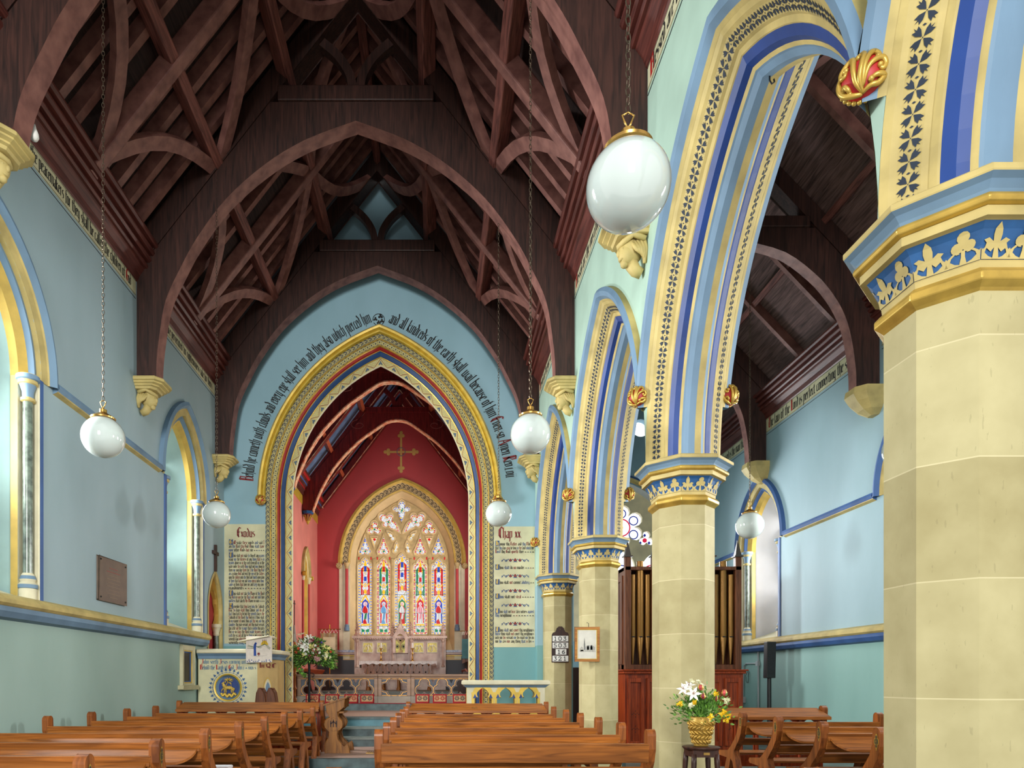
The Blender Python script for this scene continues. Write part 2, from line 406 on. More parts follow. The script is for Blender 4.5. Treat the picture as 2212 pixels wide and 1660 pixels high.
# ================================================================ blackletter pen
G = {}
def g(ch, wd, *st): G[ch] = (wd, st)
g('a', 2.6, [(0, 3.6), (1.5, 4), (1.5, .3), (1.9, 0)], [(1.5, 2.3), (0, 1.7), (0, .4), (1.5, .2)])
g('b', 2.6, [(0, 6), (0, .3), (1.5, 0), (1.5, 3.4), (0, 3.8)])
g('c', 2.2, [(1.4, 3.7), (0, 3.6), (0, .4), (1.4, .2)])
g('d', 2.6, [(.3, 6), (1.5, 4.2), (1.5, .3), (0, .2), (0, 3.5), (1.5, 3.8)])
g('e', 2.3, [(1.4, .3), (0, .2), (0, 3.6), (1.4, 3.8), (1.4, 2.5), (0, 2)])
g('f', 2.0, [(1.5, 6), (.4, 5.6), (.4, -.5)], [(-.2, 3.9), (1.4, 3.9)])
g('g', 2.6, [(1.5, 3.8), (0, 3.6), (0, .5), (1.5, .3)], [(1.5, 4), (1.5, -1.4), (0, -1.8)])
g('h', 2.6, [(0, 6), (0, 0)], [(0, 3.5), (1.5, 4), (1.5, .3), (.9, -1)])
g('i', 1.4, [(0, 4), (0, .2), (.4, 0)], [(0, 5.1), (.1, 5.3)])
g('j', 1.4, [(0, 4), (0, -1.6), (-.5, -1.8)])
g('k', 2.5, [(0, 6), (0, 0)], [(1.4, 4), (0, 2.2), (1.5, 0)])
g('l', 1.4, [(0, 6), (0, .2), (.4, 0)])
g('m', 4.0, [(0, 4), (0, 0)], [(0, 3.6), (1.5, 4), (1.5, 0)], [(1.5, 3.6), (3, 4), (3, .2), (3.3, 0)])
g('n', 2.6, [(0, 4), (0, 0)], [(0, 3.6), (1.5, 4), (1.5, .2), (1.9, 0)])
g('o', 2.6, [(0, 3.7), (0, .3), (1.5, .1), (1.5, 3.7), (0, 3.8)])
g('p', 2.6, [(0, 4), (0, -2)], [(0, 3.6), (1.5, 3.9), (1.5, .4), (0, 0)])
g('q', 2.6, [(1.5, 4), (1.5, -2)], [(1.5, 3.8), (0, 3.6), (0, .4), (1.5, .2)])
g('r', 2.0, [(0, 4), (0, 0)], [(0, 3.5), (1.2, 3.9)])
g('s', 2.2, [(1.4, 3.7), (0, 3.5), (0, 2.4), (1.4, 1.8), (1.4, .5), (0, .1)])
g('t', 2.0, [(.3, 5.2), (.3, .3), (1.2, .1)], [(-.3, 3.9), (1.2, 3.9)])
g('u', 2.6, [(0, 4), (0, .3), (1.5, .1)], [(1.5, 4), (1.5, .2), (1.9, 0)])
g('v', 2.6, [(0, 4), (0, .4), (1.5, .6), (1.5, 3.6), (.8, 4)])
g('w', 4.0, [(0, 4), (0, .3), (1.5, .1), (1.5, 4)], [(1.5, .2), (3, .4), (3, 3.7)])
g('x', 2.4, [(0, 3.8), (1.5, .2)], [(1.5, 3.8), (0, .2)])
g('y', 2.6, [(0, 4), (0, .3), (1.5, .2)], [(1.5, 4), (1.5, -1.4), (.2, -1.9)])
g('z', 2.2, [(0, 3.8), (1.4, 3.8), (0, .2), (1.4, .2)])
g('A', 3.8, [(0, 0), (1.4, 6), (2.8, 0)], [(.5, 2.3), (2.4, 2.3)], [(.4, 5.8), (2, 5.9)])
g('B', 3.6, [(0, 0), (0, 6), (2.4, 5.6), (2.2, 3.4), (.2, 3.1)], [(2.2, 3.4), (2.8, 2.4), (2.4, .2), (0, 0)], [(.8, 5.6), (.8, .4)])
g('C', 3.4, [(2.6, 5), (1.5, 5.9), (.1, 4.6), (0, 1.5), (1.3, 0), (2.7, .9)], [(.9, 5.4), (.9, .6)])
g('D', 3.6, [(0, 0), (0, 5.9), (2, 5.6), (2.8, 3), (2, .3), (0, 0)], [(.9, 5.5), (.9, .4)])
g('E', 3.4, [(2.6, 5.3), (1.2, 5.9), (0, 4.4), (0, 1.4), (1.3, 0), (2.7, .8)], [(0, 3), (2.2, 3.1)], [(.9, 5.3), (.9, .5)])
g('F', 3.2, [(.3, 0), (.3, 5.8), (2.6, 5.7)], [(.3, 3.1), (2, 3.1)], [(1.1, 5.6), (1.1, 0)])
g('G', 3.6, [(2.6, 5.1), (1.4, 5.9), (0, 4.5), (0, 1.4), (1.4, 0), (2.7, .8), (2.7, 2.9), (1.6, 3)], [(.9, 5.4), (.9, .6)])
g('H', 3.6, [(.3, 6), (.3, 0)], [(.3, 3.3), (2.1, 3.8), (2.7, 2.6), (2.4, -.6)], [(1.1, 5.6), (1.1, .4)])
g('I', 2.2, [(.7, 5.9), (.7, .1)], [(-.1, 5.9), (1.6, 5.9)], [(-.1, 0), (1.6, 0)])
g('J', 2.6, [(1.4, 5.9), (1.4, .8), (.5, -.6), (-.3, 0)], [(0, 5.9), (1.8, 5.9)])
g('L', 3.2, [(.4, 6), (.4, .1), (2.6, .3)], [(1.2, 5.6), (1.2, .3)])
g('M', 4.6, [(0, 0), (0, 5.4), (1.3, 5.9), (1.7, 4.8), (1.7, .2)], [(1.7, 5.2), (3.1, 5.9), (3.6, 4.6), (3.6, 0)])
g('N', 3.8, [(0, 0), (0, 5.8)], [(0, 5.6), (2.7, 4.6), (2.7, .1)], [(.9, 5.4), (.9, .4)])
g('R', 3.6, [(.2, 0), (.2, 6), (2.3, 5.6), (2.3, 3.6), (.4, 3.1), (2.7, 0)], [(1, 5.6), (1, .2)])
g('S', 3.2, [(2.4, 5.2), (1.2, 5.9), (.1, 4.8), (.3, 3.4), (2.2, 2.6), (2.4, 1), (1.2, 0), (0, .8)])
g('T', 3.4, [(-.1, 5.6), (2.8, 5.8)], [(1.4, 5.8), (.3, 3.4), (.6, .8), (1.7, 0), (2.6, .8)], [(1.7, 5.4), (1.7, 1)])
g('Q', 3.6, [(1.4, 0), (0, 1.4), (0, 4.5), (1.4, 5.9), (2.7, 4.5), (2.7, 1.4), (1.4, 0)], [(1.4, 1.6), (2.9, -.6)])
g('.', 1.2, [(0, 0), (.1, .3)])
g('-', 1.8, [(0, 2), (.9, 2.1)])
g('~', 3.2, [(0, .8), (.5, 2.4), (1.3, 2.8), (1.8, 2), (1.2, 1.4), (.9, 2)], [(1.8, 2), (2.4, .8), (3.0, 1.4)])
NIB = (.42, .25)
def pen(mb, text, size, mp, m=0, caps=None, width=1.0, x0=0.0, fit=None, words=None):
    """writes text as pen strokes; mp(u,v)->xyz; size = x-height/4 unit; caps = material of capitals"""
    s = size; tot = 0
    for ch in text: tot += (1.7 if ch == ' ' else G.get(ch, G['n'])[0])
    k = width*(fit/(tot*s*width)) if fit else width
    x = x0; wi = 0
    for ch in text:
        if ch == ' ': x += 1.7*s*k; wi += 1; continue
        wd, st = G.get(ch, G['n']); mm = m
        if words: mm = words[wi % len(words)]
        if ch.isupper() and caps is not None: mm = caps
        big = 1.12 if ch.isupper() else 1
        for pl in st:
            for a, b in zip(pl, pl[1:]):
                q = [(a[0]-NIB[0], a[1]-NIB[1]), (a[0]+NIB[0], a[1]+NIB[1]), (b[0]+NIB[0], b[1]+NIB[1]), (b[0]-NIB[0], b[1]-NIB[1])]
                mb.poly([mp(x+u*s*k*big, v*s*big) for u, v in q], mm)
        x += wd*s*k
    return x
# ================================================================ floors and steps
f = MB(); f.box(-4.6, 2.8, 1.2, 12.0, -.1, 0); f.box(2.8, 6.8, 1.2, 17.2, -.1, 0); struct('floor', f, FLOOR)
f = MB()
f.box(-4.54, 2.79, 10.15, 14.4, 0, .158, 0); f.box(-4.54, 2.79, 10.13, 10.32, .005, .16, 1)
struct('floor_landing', f, [TILE, SLATE])
f = MB(); f.box(-4.54, 2.79, 10.30, 12.0, .158, .163, 0); struct('floor_landing_paving', f, TILE)
for i, (y, z, mt) in enumerate(((11.98, .32, SLATE), (12.32, .48, SLATE), (12.64, .64, TSTEP))):
    f = MB(); f.box(-4.54, 2.04, y, 14.4, z-.16, z, 0); f.box(-4.54, 2.04, y-.03, y+.3, z-.035, z+.002, 1)
    struct('trim_step_%d' % (i+1), f, [mt, FLOOR if i < 2 else SLATE])
f = MB(); f.box(-4.1, 1.6, 12.94, 15.35, .60, .645); struct('floor_chancel_approach', f, TILE)
f = MB(); f.box(CX-2.85, CX+2.85, 15.35, 19.4, .5, .8, 0); f.box(CX-1.9, CX+1.9, 15.33, 15.5, .62, .795, 1)
struct('floor_chancel', f, [FLOOR, SLATE])
f = MB(); f.box(CX-1.9, CX+1.9, 15.31, 16.4, .8, .806); c_ = f.build('chancel_carpet', CARPET); tag(c_, 'red carpet runner laid on the chancel step below the screen', 'carpet')
f = MB(); f.box(CX-2.85, CX+2.85, 19.4, 23.0, .7, 1.0); struct('floor_sanctuary', f, FLOOR)
# ================================================================ windows in the side walls
def side_window(name, cy, X, sg, k, zs, sill, west=False):
    """lancet in a side wall. sg=-1: wall on the left (opening goes to -x)"""
    root = sroot(name, (X, cy, sill))
    mp = lambda u, z, d: (X+sg*d, cy+u, z)
    c = .48*k
    m = MB()
    prof = [(1.17*k, 0), (1.16*k, -.07), (1.10*k, -.09), (1.05*k, -.03)]
    sweep(m, prof, zs, c, mp, n=16, mats=[0, 0, 0])
    m.build('hood_mould', BLUE_L if sg < 0 else BLUE_M, root, smooth=True)
    m = MB(); prof = [(1.05*k, -.03), (1.04*k, -.012), (.93*k, -.005), (.92*k, .05), (.87*k, .04), (.85*k, .10), (.84*k, .11), (.78*k, .17), (.76*k, .25)]
    sweep(m, prof, zs, c, mp, n=16, mats=[0, 0, 0, 1, 1, 2, 2, 2]); m.build('arch_mould', [STONE_P, BLUE_L if sg < 0 else BLUE_M, OCHRE], root, smooth=True, smooth_angle=.5)
    # jambs
    m = MB()
    for s_ in (-1, 1):
        for h0, h1, d0, d1, mt in ((.95, .94, 0, -.02, 1), (.94, .87, -.02, -.02, 1), (.87, .865, -.02, .0, 0), (.865, .855, 0, 0, 0), (.855, .855, 0, .14, 0), (.855, .75, .14, .16, 0), (.75, .75, .16, .24, 2)):
            A = [mp(s_*h0*k, z, d0) for z in (sill-.02, zs)]; B = [mp(s_*h1*k, z, d1) for z in (sill-.02, zs)]
            m.strip(A, B, mt)
    m.build('jamb', [STONE_W, BLUE_M, OCHRE], root)
    # splayed reveal + sloping sill
    m = MB(); sweep(m, [(.76*k, .25), (.46*k, .80)], zs, c, mp, zb=sill+.02, n=16)
    m.strip([mp(-.76*k, sill+.02, .0), mp(.76*k, sill+.02, .0)], [mp(-.46*k, sill+.32, .80), mp(.46*k, sill+.32, .80)], 1)
    m.build('splayed_reveal', [TEALW if sg < 0 else WHITEW, STONE_W], root, smooth=True, smooth_angle=.6)
    m = MB(); pts = parch(.47*k, c, zs, sill+.2, 12); m.plate([pts], lambda u, v, w_: mp(u, v, w_), .80, .82)
    m.build('glass', LITE, root)
    m = MB()
    for zz in [sill+.6+i*.45 for i in range(int((zs-sill)/.45)+1)]: m.box(min(X+sg*.785, X+sg*.80), max(X+sg*.785, X+sg*.80), cy-.45*k, cy+.45*k, zz-.012, zz+.012)
    m.build('glazing_bar', IRON, root)
    # shafts
    for s_ in (-1, 1):
        yy = cy+s_*.80*k; xx = X+sg*.075
        m = MB(); m.lathe([(.052, 0), (.052, zs-sill-.62)], 16, (xx, yy, sill+.34)); m.build('marble_shaft', MARB, root, smooth=True, smooth_angle=.8)
        m = MB(); m.lathe([(.09, 0), (.09, .16), (.088, .165), (.10, .17), (.10, .21), (.075, .24), (.085, .27), (.07, .31), (.055, .34)], 20, (xx, yy, sill), mats=[0, 0, 1, 1, 0, 0, 1, 0])
        m.build('shaft_base', [STONE_W, BLUE_L], root, smooth=True, smooth_angle=.6)
        m = MB(); m.lathe([(.055, 0), (.075, .01), (.075, .04), (.056, .05), (.06, .12), (.085, .19), (.10, .20), (.10, .235), (.12, .245), (.12, .29), (.105, .30)], 20, (xx, yy, zs-.29), mats=[1, 1, 1, 0, 0, 1, 1, 0, 0, 1])
        m.build('shaft_capital', [BLUE_L, STONE_P], root, smooth=True, smooth_angle=.6)
    return root
WALL_L = wallpaint('north_wall_paint', (158, 184, 176), (156, 178, 186), 2.02)
WALL_R = wallpaint('aisle_wall_paint', (138, 178, 172), (150, 178, 188), 2.0)
WALL_E = wallpaint('east_wall_paint', (116, 166, 168), (146, 182, 196), 2.05)
WALL_A = paint('arcade_wall_paint', (170, 200, 184), .65, var=.06, scale=1.5)
TEALW = paint('reveal_paint_teal', (168, 202, 200), .65, var=.06, scale=2)
WHITEW = paint('reveal_paint_white', (206, 206, 208), .65, var=.05, scale=2)
LITE = glow('daylit_glass', (235, 242, 250), 2.2)
XL = -4.54; XR = 6.75; XA = 2.05; XB = 2.79
def side_wall(name, X, sg, y0, y1, z1, wins, mat, doors=()):
    holes = []
    for cy, k, zs, sill in wins: holes.append([(cy+u, z) for u, z in parch(.93*k, .48*k, zs, sill, 12)])
    m = MB(); outer = [(y0, 0), (y1, 0), (y1, z1), (y0, z1)]
    m.plate([outer]+holes+list(doors), YZ, X, X+sg*.9)
    return struct(name, m, mat)
dl = [(13.83+u*1.0, z) for u, z in parch(.42, .5, 2.75, .64, 10)]
side_wall('wall_left', XL, -1, 3.4, 14.4, 7.5, [(6.85, 1, 4.75, 2.2), (12.2, 1, 4.75, 2.2)], WALL_L, [dl])
side_wall('wall_right', XR, 1, 3.0, 17.1, 7.1, [(14.3, .93, 4.15, 2.15), (9.4, .93, 4.15, 2.15), (4.6, .93, 4.15, 2.15)], WALL_R)
side_window('window_1', 6.85, XL, -1, 1, 4.75, 2.2)
side_window('window_2', 12.2, XL, -1, 1, 4.75, 2.2)
side_window('window_3', 14.3, XR, 1, .93, 4.15, 2.15)
side_window('window_4', 9.4, XR, 1, .93, 4.15, 2.15)
side_window('window_5', 4.6, XR, 1, .93, 4.15, 2.15)
# string courses and sills
def moulding(name, X, sg, y0, y1, z, prof, mats, mseg):
    m = MB(); A = [[(X-sg*d, y0, z+dz) for d, dz in prof], [(X-sg*d, y1, z+dz) for d, dz in prof]]
    for i in range(len(prof)-1): m.poly([A[0][i], A[1][i], A[1][i+1], A[0][i+1]], mseg[i])
    m.poly(A[0], 0); m.poly(list(reversed(A[1])), 0)
    return struct(name, m, mats)
sillp = [(0, .06), (.13, .02), (.17, -.02), (.17, -.06), (.14, -.085), (.13, -.09), (.13, -.14), (.09, -.2), (.0, -.22)]
sm = [0, 0, 0, 0, 0, 1, 1, 1]
moulding('trim_sill_left', XL, -1, 3.4, 13.12, 2.19, sillp, [STONE_P, BLUE_L], sm)
moulding('trim_sill_right', XR, 1, 3.0, 17.1, 2.14, sillp, [STONE_P, BLUE_M], sm)
strp = [(0, .06), (.07, .045), (.09, .0), (.06, -.04), (.055, -.05), (0, -.075)]
st_m = [0, 0, 0, 1, 1]
moulding('trim_string_left_1', XL, -1, 8.01, 11.04, 4.78, strp, [BLUE_L, STONE_P], st_m)
moulding('trim_string_left_2', XL, -1, 3.4, 5.68, 4.78, strp, [BLUE_L, STONE_P], st_m)
moulding('trim_string_right_1', XR, 1, 10.48, 13.22, 4.18, strp, [BLUE_M, STONE_P], st_m)
moulding('trim_string_right_2', XR, 1, 5.68, 8.32, 4.18, strp, [BLUE_M, STONE_P], st_m)
moulding('trim_string_right_3', XR, 1, 15.38, 17.1, 4.18, strp, [BLUE_M, STONE_P], st_m)
# ================================================================ door to the pulpit stair (left wall)
r = sroot('door_1', (XL, 13.83, .64))
m = MB(); mpd = lambda u, z, d: (XL-d, 13.83+u, z)
sweep(m, [(.47, -.012), (.40, -.012), (.38, .05), (.37, .15)], 2.75, .5, mpd, zb=.64, n=12, mats=[0, 0, 1]); m.build('door_frame', [STONE_P, OCHRE], r)
m = MB(); pts = parch(.40, .5, 2.75, .64, 10); m.plate([pts], mpd, .15, .19); m.build('red_recess', CHRED, r)
m = MB()
for s_ in (1,):
    m.lathe([(.05, 0), (.05, 1.55)], 14, (XL-.08, 13.83+.32, .70)); 
m.build('door_shaft', MARB, r, smooth=True, smooth_angle=.8)
m = MB(); m.lathe([(.055, 0), (.07, .03), (.06, .06), (.09, .16), (.11, .18), (.11, .24)], 14, (XL-.08, 13.83+.32, 2.25)); m.build('shaft_capital', STONE_W, r, smooth=True, smooth_angle=.6)
m = MB(); m.plate([[(-.38, 2.75), (-.38, 2.3)]+[(-.30+.07*math.sin(i*1.2), 2.3+i*.1) for i in range(8)]+[(0, 3.25), (-.2, 3.1)]], lambda u, z, d: mpd(-u, z, d), .05, .13); m.build('cusped_head', OCHRE, r)
# ================================================================ nave east wall with the chancel arch
CC = 1.353; CZ = 5.15
def emp(u, z, d): return (CX+u, EW+d, z)
op = parch(2.185, CC, CZ, .0, 18)
outer = []
arch = [(x, z) for x, z in op]
poly = [(XL-CX, 0)]+arch+[(XA-CX+.0, 0), (XA-CX, 7.5), (3.45, 7.5), (0, 11.9), (-3.45, 7.5), (XL-CX, 7.5)]
m = MB(); m.plate([poly], emp, 0, .72); struct('wall_east', m, WALL_E)
root = sroot('trim_chancel_arch', (CX, EW, .64))
prof = [(2.41, -.004), (2.32, -.004), (2.315, -.02), (2.30, -.02), (2.29, -.004), (2.20, -.004), (2.19, -.02), (2.175, .0), (2.17, .03), (2.13, .10), (2.125, .085), (2.115, .10), (2.105, .12), (2.04, .18), (2.035, .165), (2.02, .18), (2.018, .20), (1.905, .25)]
mt = [0, 0, 1, 1, 0, 1, 1, 1, 2, 1, 1, 3, 3, 1, 1, 0, 0]
m = MB(); sweep(m, prof, CZ, CC, emp, zb=.64, n=26, mats=mt)
m.build('arch_order', [PARCHS := paint('arch_stone_ground', (196, 184, 120), .6, var=.06), GOLD, paint('arch_red', (150, 20, 22), .5, var=.08), paint('arch_blue', (22, 62, 112), .5, var=.1)], root)
m = MB(); sweep(m, [(1.905, .25), (1.89, .255), (1.89, .285), (2.18, .74)], CZ, CC, emp, zb=.64, n=26, mats=[0, 0, 0]); m.build('arch_soffit', STONE_W, root)
m = MB(); sweep(m, [(2.57, 0), (2.57, -.09), (2.53, -.13), (2.49, -.12), (2.475, -.07), (2.45, -.085), (2.425, -.07), (2.412, -.0)], CZ, CC, emp, n=26, mats=[0, 0, 1, 1, 1, 1, 1]); m.build('gilt_hood', [STONE_P, GOLDP], root, smooth=True, smooth_angle=.9)
def ribbon(h0, d0, h1, d1, zb=.64, n=40, eps=.004):
    A = [emp(x, z, d0) for x, z in parch(h0, CC, CZ, zb, n)]; B = [emp(x, z, d1) for x, z in parch(h1, CC, CZ, zb, n)]
    return Ribbon(A, B, eps)
def dia(cx, cy, a, b): return [(cx-a, cy), (cx, cy-b), (cx+a, cy), (cx, cy+b)]
# lattice of lozenges
mot = [(dia(.5, .5, .2, .2), 0), ([(0, .2), (.22, .02), (0, .0)], 0), ([(0, .8), (.22, .98), (0, 1)], 0), ([(1, .2), (.78, .02), (1, 0)], 0), ([(1, .8), (.78, .98), (1, 1)], 0),
       ([(.2, .12), (.4, .04), (.36, .22)], 0), ([(.8, .12), (.6, .04), (.64, .22)], 0), ([(.2, .88), (.4, .96), (.36, .78)], 0), ([(.8, .88), (.6, .96), (.64, .78)], 0),
       (dia(0, .5, .09, .13), 0), (dia(1, .5, .09, .13), 0)]
def aflip(rb):
    # make the lift point to the camera
    a = rb.at(1, .5); rb.e = -rb.e; b = rb.at(1, .5)
    if a.y < b.y: rb.e = -rb.e
    return rb
m = MB(); aflip(ribbon(2.29, -.004, 2.20, -.004)).stamp(m, mot, .094); m.build('lozenge_stencil', INKB := paint('stencil_navy', (20, 40, 78), .6, var=.1), root)
# running scroll
scr = []
def stroke(P, wd):
    out = []
    for a, b in zip(P, P[1:]):
        dx, dy = b[0]-a[0], b[1]-a[1]; l = math.hypot(dx, dy) or 1; nx, ny = -dy/l*wd, dx/l*wd
        out.append([(a[0]+nx, a[1]+ny), (b[0]+nx, b[1]+ny), (b[0]-nx, b[1]-ny), (a[0]-nx, a[1]-ny)])
    return out
for q in stroke([(0, .1), (.35, .15), (.6, .4), (.55, .72), (.3, .78), (.22, .55), (.4, .45)], .075): scr.append((q, 0))
for q in stroke([(.6, .4), (.85, .2), (1, .1)], .05): scr.append((q, 0))
for a, b in ((.78, .55), (.9, .8), (.12, .88), (.06, .4), (.75, .9)): scr.append((circ(a, b, .085, 6), 0))
scr += [([(0, 0), (1, 0), (1, .05), (0, .05)], 0), ([(0, .95), (1, .95), (1, 1), (0, 1)], 0)]
m = MB(); aflip(ribbon(2.41, -.004, 2.32, -.004)).stamp(m, scr, .10); m.build('scroll_stencil', INKB, root)
# zigzag with fans
zz = [(q, 1) for q in stroke([(0, .98), (.5, .04), (1, .98)], .022)]
for ang in (-62, -32, 0, 32, 62):
    a = math.radians(ang)
    def lf(r0, r1, wd, a=a): 
        cs, sn = math.cos(a), math.sin(a)
        P = [(0, r0), (wd, (r0+r1)/2+.05), (0, r1), (-wd, (r0+r1)/2+.05)]
        return [(.5+(x*cs+y*sn)*.36, .93-(-x*sn+y*cs)*.9) for x, y in P]
    rr = .72 if ang == 0 else (.52 if abs(ang) < 40 else .5)
    zz.append((lf(.08, rr, .13 if ang == 0 else .1), 0))
for a, b in ((.08, .1), (.2, .22), (.1, .35), (.28, .08), (.05, .6), (.92, .1), (.8, .22), (.9, .35), (.72, .08), (.95, .6), (.0, .22), (.16, .5), (.84, .5)): zz.append((circ(a, b, .028, 5), 0))
m = MB(); aflip(ribbon(2.015, .199, 1.907, .249)).stamp(m, zz, .325); m.build('fan_zigzag_stencil', [paint('fan_blue', (52, 86, 118), .6, var=.1), REDD], root)
# boss at the feet of the gilt hood and a prototype used on the nave arcade
def boss_tree(name, label, loc, r, group, flip=1):
    t = thing(name, label, 'carved boss', loc, group)
    m = MB(); m.sphere((0, 0, 0), r, 20, 12, 0, (1, .8, 1)); m.build('red_ball', RED, t, smooth=True, world=False)
    m = MB()
    def onb(a, b, k=1.06):
        return (r*k*math.sin(a)*math.cos(b), -r*.8*k*math.cos(a)*math.cos(b), r*k*math.sin(b))
    def curl(P, w0):
        P = smooth_path(P, 4); n = len(P)
        m.tube([onb(a, b, 1.0+.1*math.sin(PI*i/(n-1))) for i, (a, b) in enumerate(P)], [w0*r*(.55+.6*math.sin(PI*(i+1)/(n+1))) for i in range(n)], 7)
        a, b = P[-1]; m.sphere(onb(a, b, 1.05), w0*r*1.15, 8, 6)
    curl([(0, -1.15), (-.12, -.5), (.0, .2), (.1, .75), (-.05, 1.05), (-.3, .95), (-.25, .75)], .12)
    curl([(.0, -.9), (.1, .0), (.35, .6), (.75, .85), (.95, .6), (.75, .4)], .12)
    curl([(.05, -.8), (.25, -.1), (.6, .2), (.95, .25), (1.1, 0), (.95, -.2), (.8, -.05)], .12)
    curl([(0, -1.15), (.5, -.85), (.95, -.75), (1.15, -.45), (.7, -.45), (.45, -.6)], .13)
    curl([(0, -1.15), (-.3, -.6), (-.35, 0), (-.45, .6), (-.8, .9), (-1.15, .6), (-1.1, .2), (-.85, .1), (-.8, .35)], .13)
    curl([(-.1, -1.2), (-.7, -1.0), (-1.2, -.6), (-1.35, .0), (-1.3, .5)], .13)
    curl([(-1.2, -.6), (-.9, -.35), (-.75, -.6), (-.85, -.8)], .10)
    for i in range(14):
        a = PI*1.02*i/13+PI*.98
        m.sphere((r*1.0*math.cos(a), r*.12, r*1.0*math.sin(a)), r*.14, 7, 5)
    m.build('gilt_leaf_scroll', GOLD, t, smooth=True, world=False)
    return t
boss_tree('arch_boss', 'small gilt and red boss at left foot of the chancel arch hood', (CX-2.49, EW-.10, CZ-.03), .10, None)
boss_tree('arch_boss', 'small gilt and red boss at right foot of the chancel arch hood', (CX+2.49, EW-.10, CZ-.03), .10, None)
# the verse painted round the arch
m = MB()
def arc_text(txt, h, a0, a1, mb, caps=1, right=False):
    R = h+CC; 
    def mp_(s, v):
        th = a0+(s/R)
        rr = R+v
        if not right: return (CX+CC-rr*math.cos(th), EW-.004, CZ+rr*math.sin(th))
        th2 = PI-th
        return (CX-CC-rr*math.cos(th2), EW-.004, CZ+rr*math.sin(th2))
    pen(mb, txt, .043, mp_, 0, caps, fit=R*(a1-a0))
hT = 2.70
thA = math.acos(CC/(hT+CC))
# left arc runs from low left up to the apex
arc_text('Behold he cometh with clouds and every eye shall see him and they also which pierced him', hT, .10, thA-.04, m)
R = hT+CC
def mpr(s, v, a0=PI-thA+.05):
    th = a0+s/R
    rr = R+v
    return (CX-CC-rr*math.cos(th), EW-.004, CZ+rr*math.sin(th))
pen(m, 'and all kindreds of the earth shall wail because of him Even so Amen Rev.i.vii', .043, mpr, 0, 1, fit=R*(thA-.16))
for px, py, q in ((811, 690, .05), (822, 684, .06), (818, 697, .05), (825, 694, .05)):
    x, y, z = W(px, py, EW); m.flat([foil(x, z, q*.5, q*.42, 3)], lambda u, v: (u, EW-.004, v), 0)
x, y, z = W(818, 691, EW); m.strip([(x+.13*math.cos(a*.26), EW-.004, z+.13*math.sin(a*.26)) for a in range(-10, 14)], [(x+.115*math.cos(a*.26), EW-.004, z+.115*math.sin(a*.26)) for a in range(-10, 14)], 0)
o = m.build('painted_verse', [BLACK, REDD]); tag(o, 'black-letter verse curving round the chancel arch on the blue wall', 'inscription')
# ================================================================ commandment tablets
def tablet(px0, px1, py0, py1, label, heads, rows):
    x0, _, z1 = W(px0, py0, EW); x1, _, z0 = W(px1, py1, EW)
    t = thing('commandment_tablet', label, 'inscription', ((x0+x1)/2, EW-.002, z0))
    m = MB(); m.plate([[(x0, z0), (x1, z0), (x1, z1), (x0, z1)]], XZ, EW-.004, EW-.0005); m.build('parchment_ground', PARCH, t)
    m = MB(); Yt = EW-.007
    hx, hy, hw_, hs, txt = heads; X, _, Z = W(hx, hy, EW)
    pen(m, txt, hs, lambda u, v: (X+u, Yt, Z+v), 2, 2, fit=hw_)
    for py, txt, full, hue in rows:
        xa = x0+(.10 if full else .05); X0, _, Z = W(0, py, EW); fit = (x1-.02-xa)
        if txt[0] == '#':       # illuminated initial
            m.plate([[(xa, Z-.015), (xa+.085, Z-.015), (xa+.085, Z+.10), (xa, Z+.10)]], XZ, Yt, Yt+.002, 1)
            pen(m, txt[1], .0145, lambda u, v: (xa+.018+u, Yt-.002, Z+v), 3, 3)
            pen(m, txt[2:], .0115, lambda u, v: (xa+.095+u, Yt, Z+v), 0, 2, fit=fit-.095, words=hue)
        elif txt[0] == '*':     # ornament
            xm = (xa+x1)/2
            for s_ in (-1, 1):
                P = [(xm+s_*(.03+.26*k/14), Z+.035+.03*math.sin(k*1.25)) for k in range(15)]
                for q in stroke(P, .006): m.poly([(u, Yt, v) for u, v in q], 1)
                m.flat([foil(xm+s_*.10, Z+.04, .016, .016, 3)], lambda u, v: (u, Yt-.001, v), 2); m.flat([circ(xm+s_*.19, Z+.04, .014, 8)], lambda u, v: (u, Yt-.001, v), 1)
                m.flat([circ(xm+s_*.28, Z+.035, .012, 5)], lambda u, v: (u, Yt-.001, v), 1)
            m.flat([foil(xm, Z+.045, .018, .018, 3)], lambda u, v: (u, Yt-.001, v), 2); m.flat([[(xm-.05, Z), (xm+.05, Z), (xm+.02, Z+.02), (xm-.02, Z+.02)]], lambda u, v: (u, Yt-.001, v), 1)
        else:
            pen(m, txt, .0115, lambda u, v: (xa+u, Yt, Z+v), 0, 2, fit=fit, words=hue)
    m.build('lettering', [BLACK, BLUE_T, REDD, GOLDP], t)
h1 = [0, 0, 2, 0, 1, 0, 0, 1]; h2 = [0, 1, 0, 2, 0, 0, 1, 2]; h3 = [1, 0, 0, 2, 0, 0, 0]
def rows_from(lines, y0, dy):
    return [(y0+i*dy if not isinstance(l, tuple) else l[0], l if not isinstance(l, tuple) else l[1], True, (h1, h2, h3)[i % 3]) for i, l in enumerate(lines) if l]
L1 = ['#GOD spake these words and said I', 'am the Lord thy God Thou shalt have', 'none other Gods but me ~ ~ ~ ~ ~']
L2 = ['#Thou shalt not make to thyself any graven', 'image nor the likeness of any thing that is in', 'heaven above or in the earth beneath or in the', 'water under the earth Thou shalt not bow down to', 'them nor worship them for I the Lord thy God', 'am a jealous God and visit the sins of the fathers', 'upon the children unto the third and fourth generation', 'of them that hate me and shew mercy unto thou-', 'sands in them that love me and keep my com-', 'mandments ~ ~ ~ ~ ~ ~ ~']
L3 = ['#Thou shalt not take the Name of the Lord', 'thy God in vain for the Lord will not hold him', 'guiltless that taketh His Name in vain ~ ~ ~']
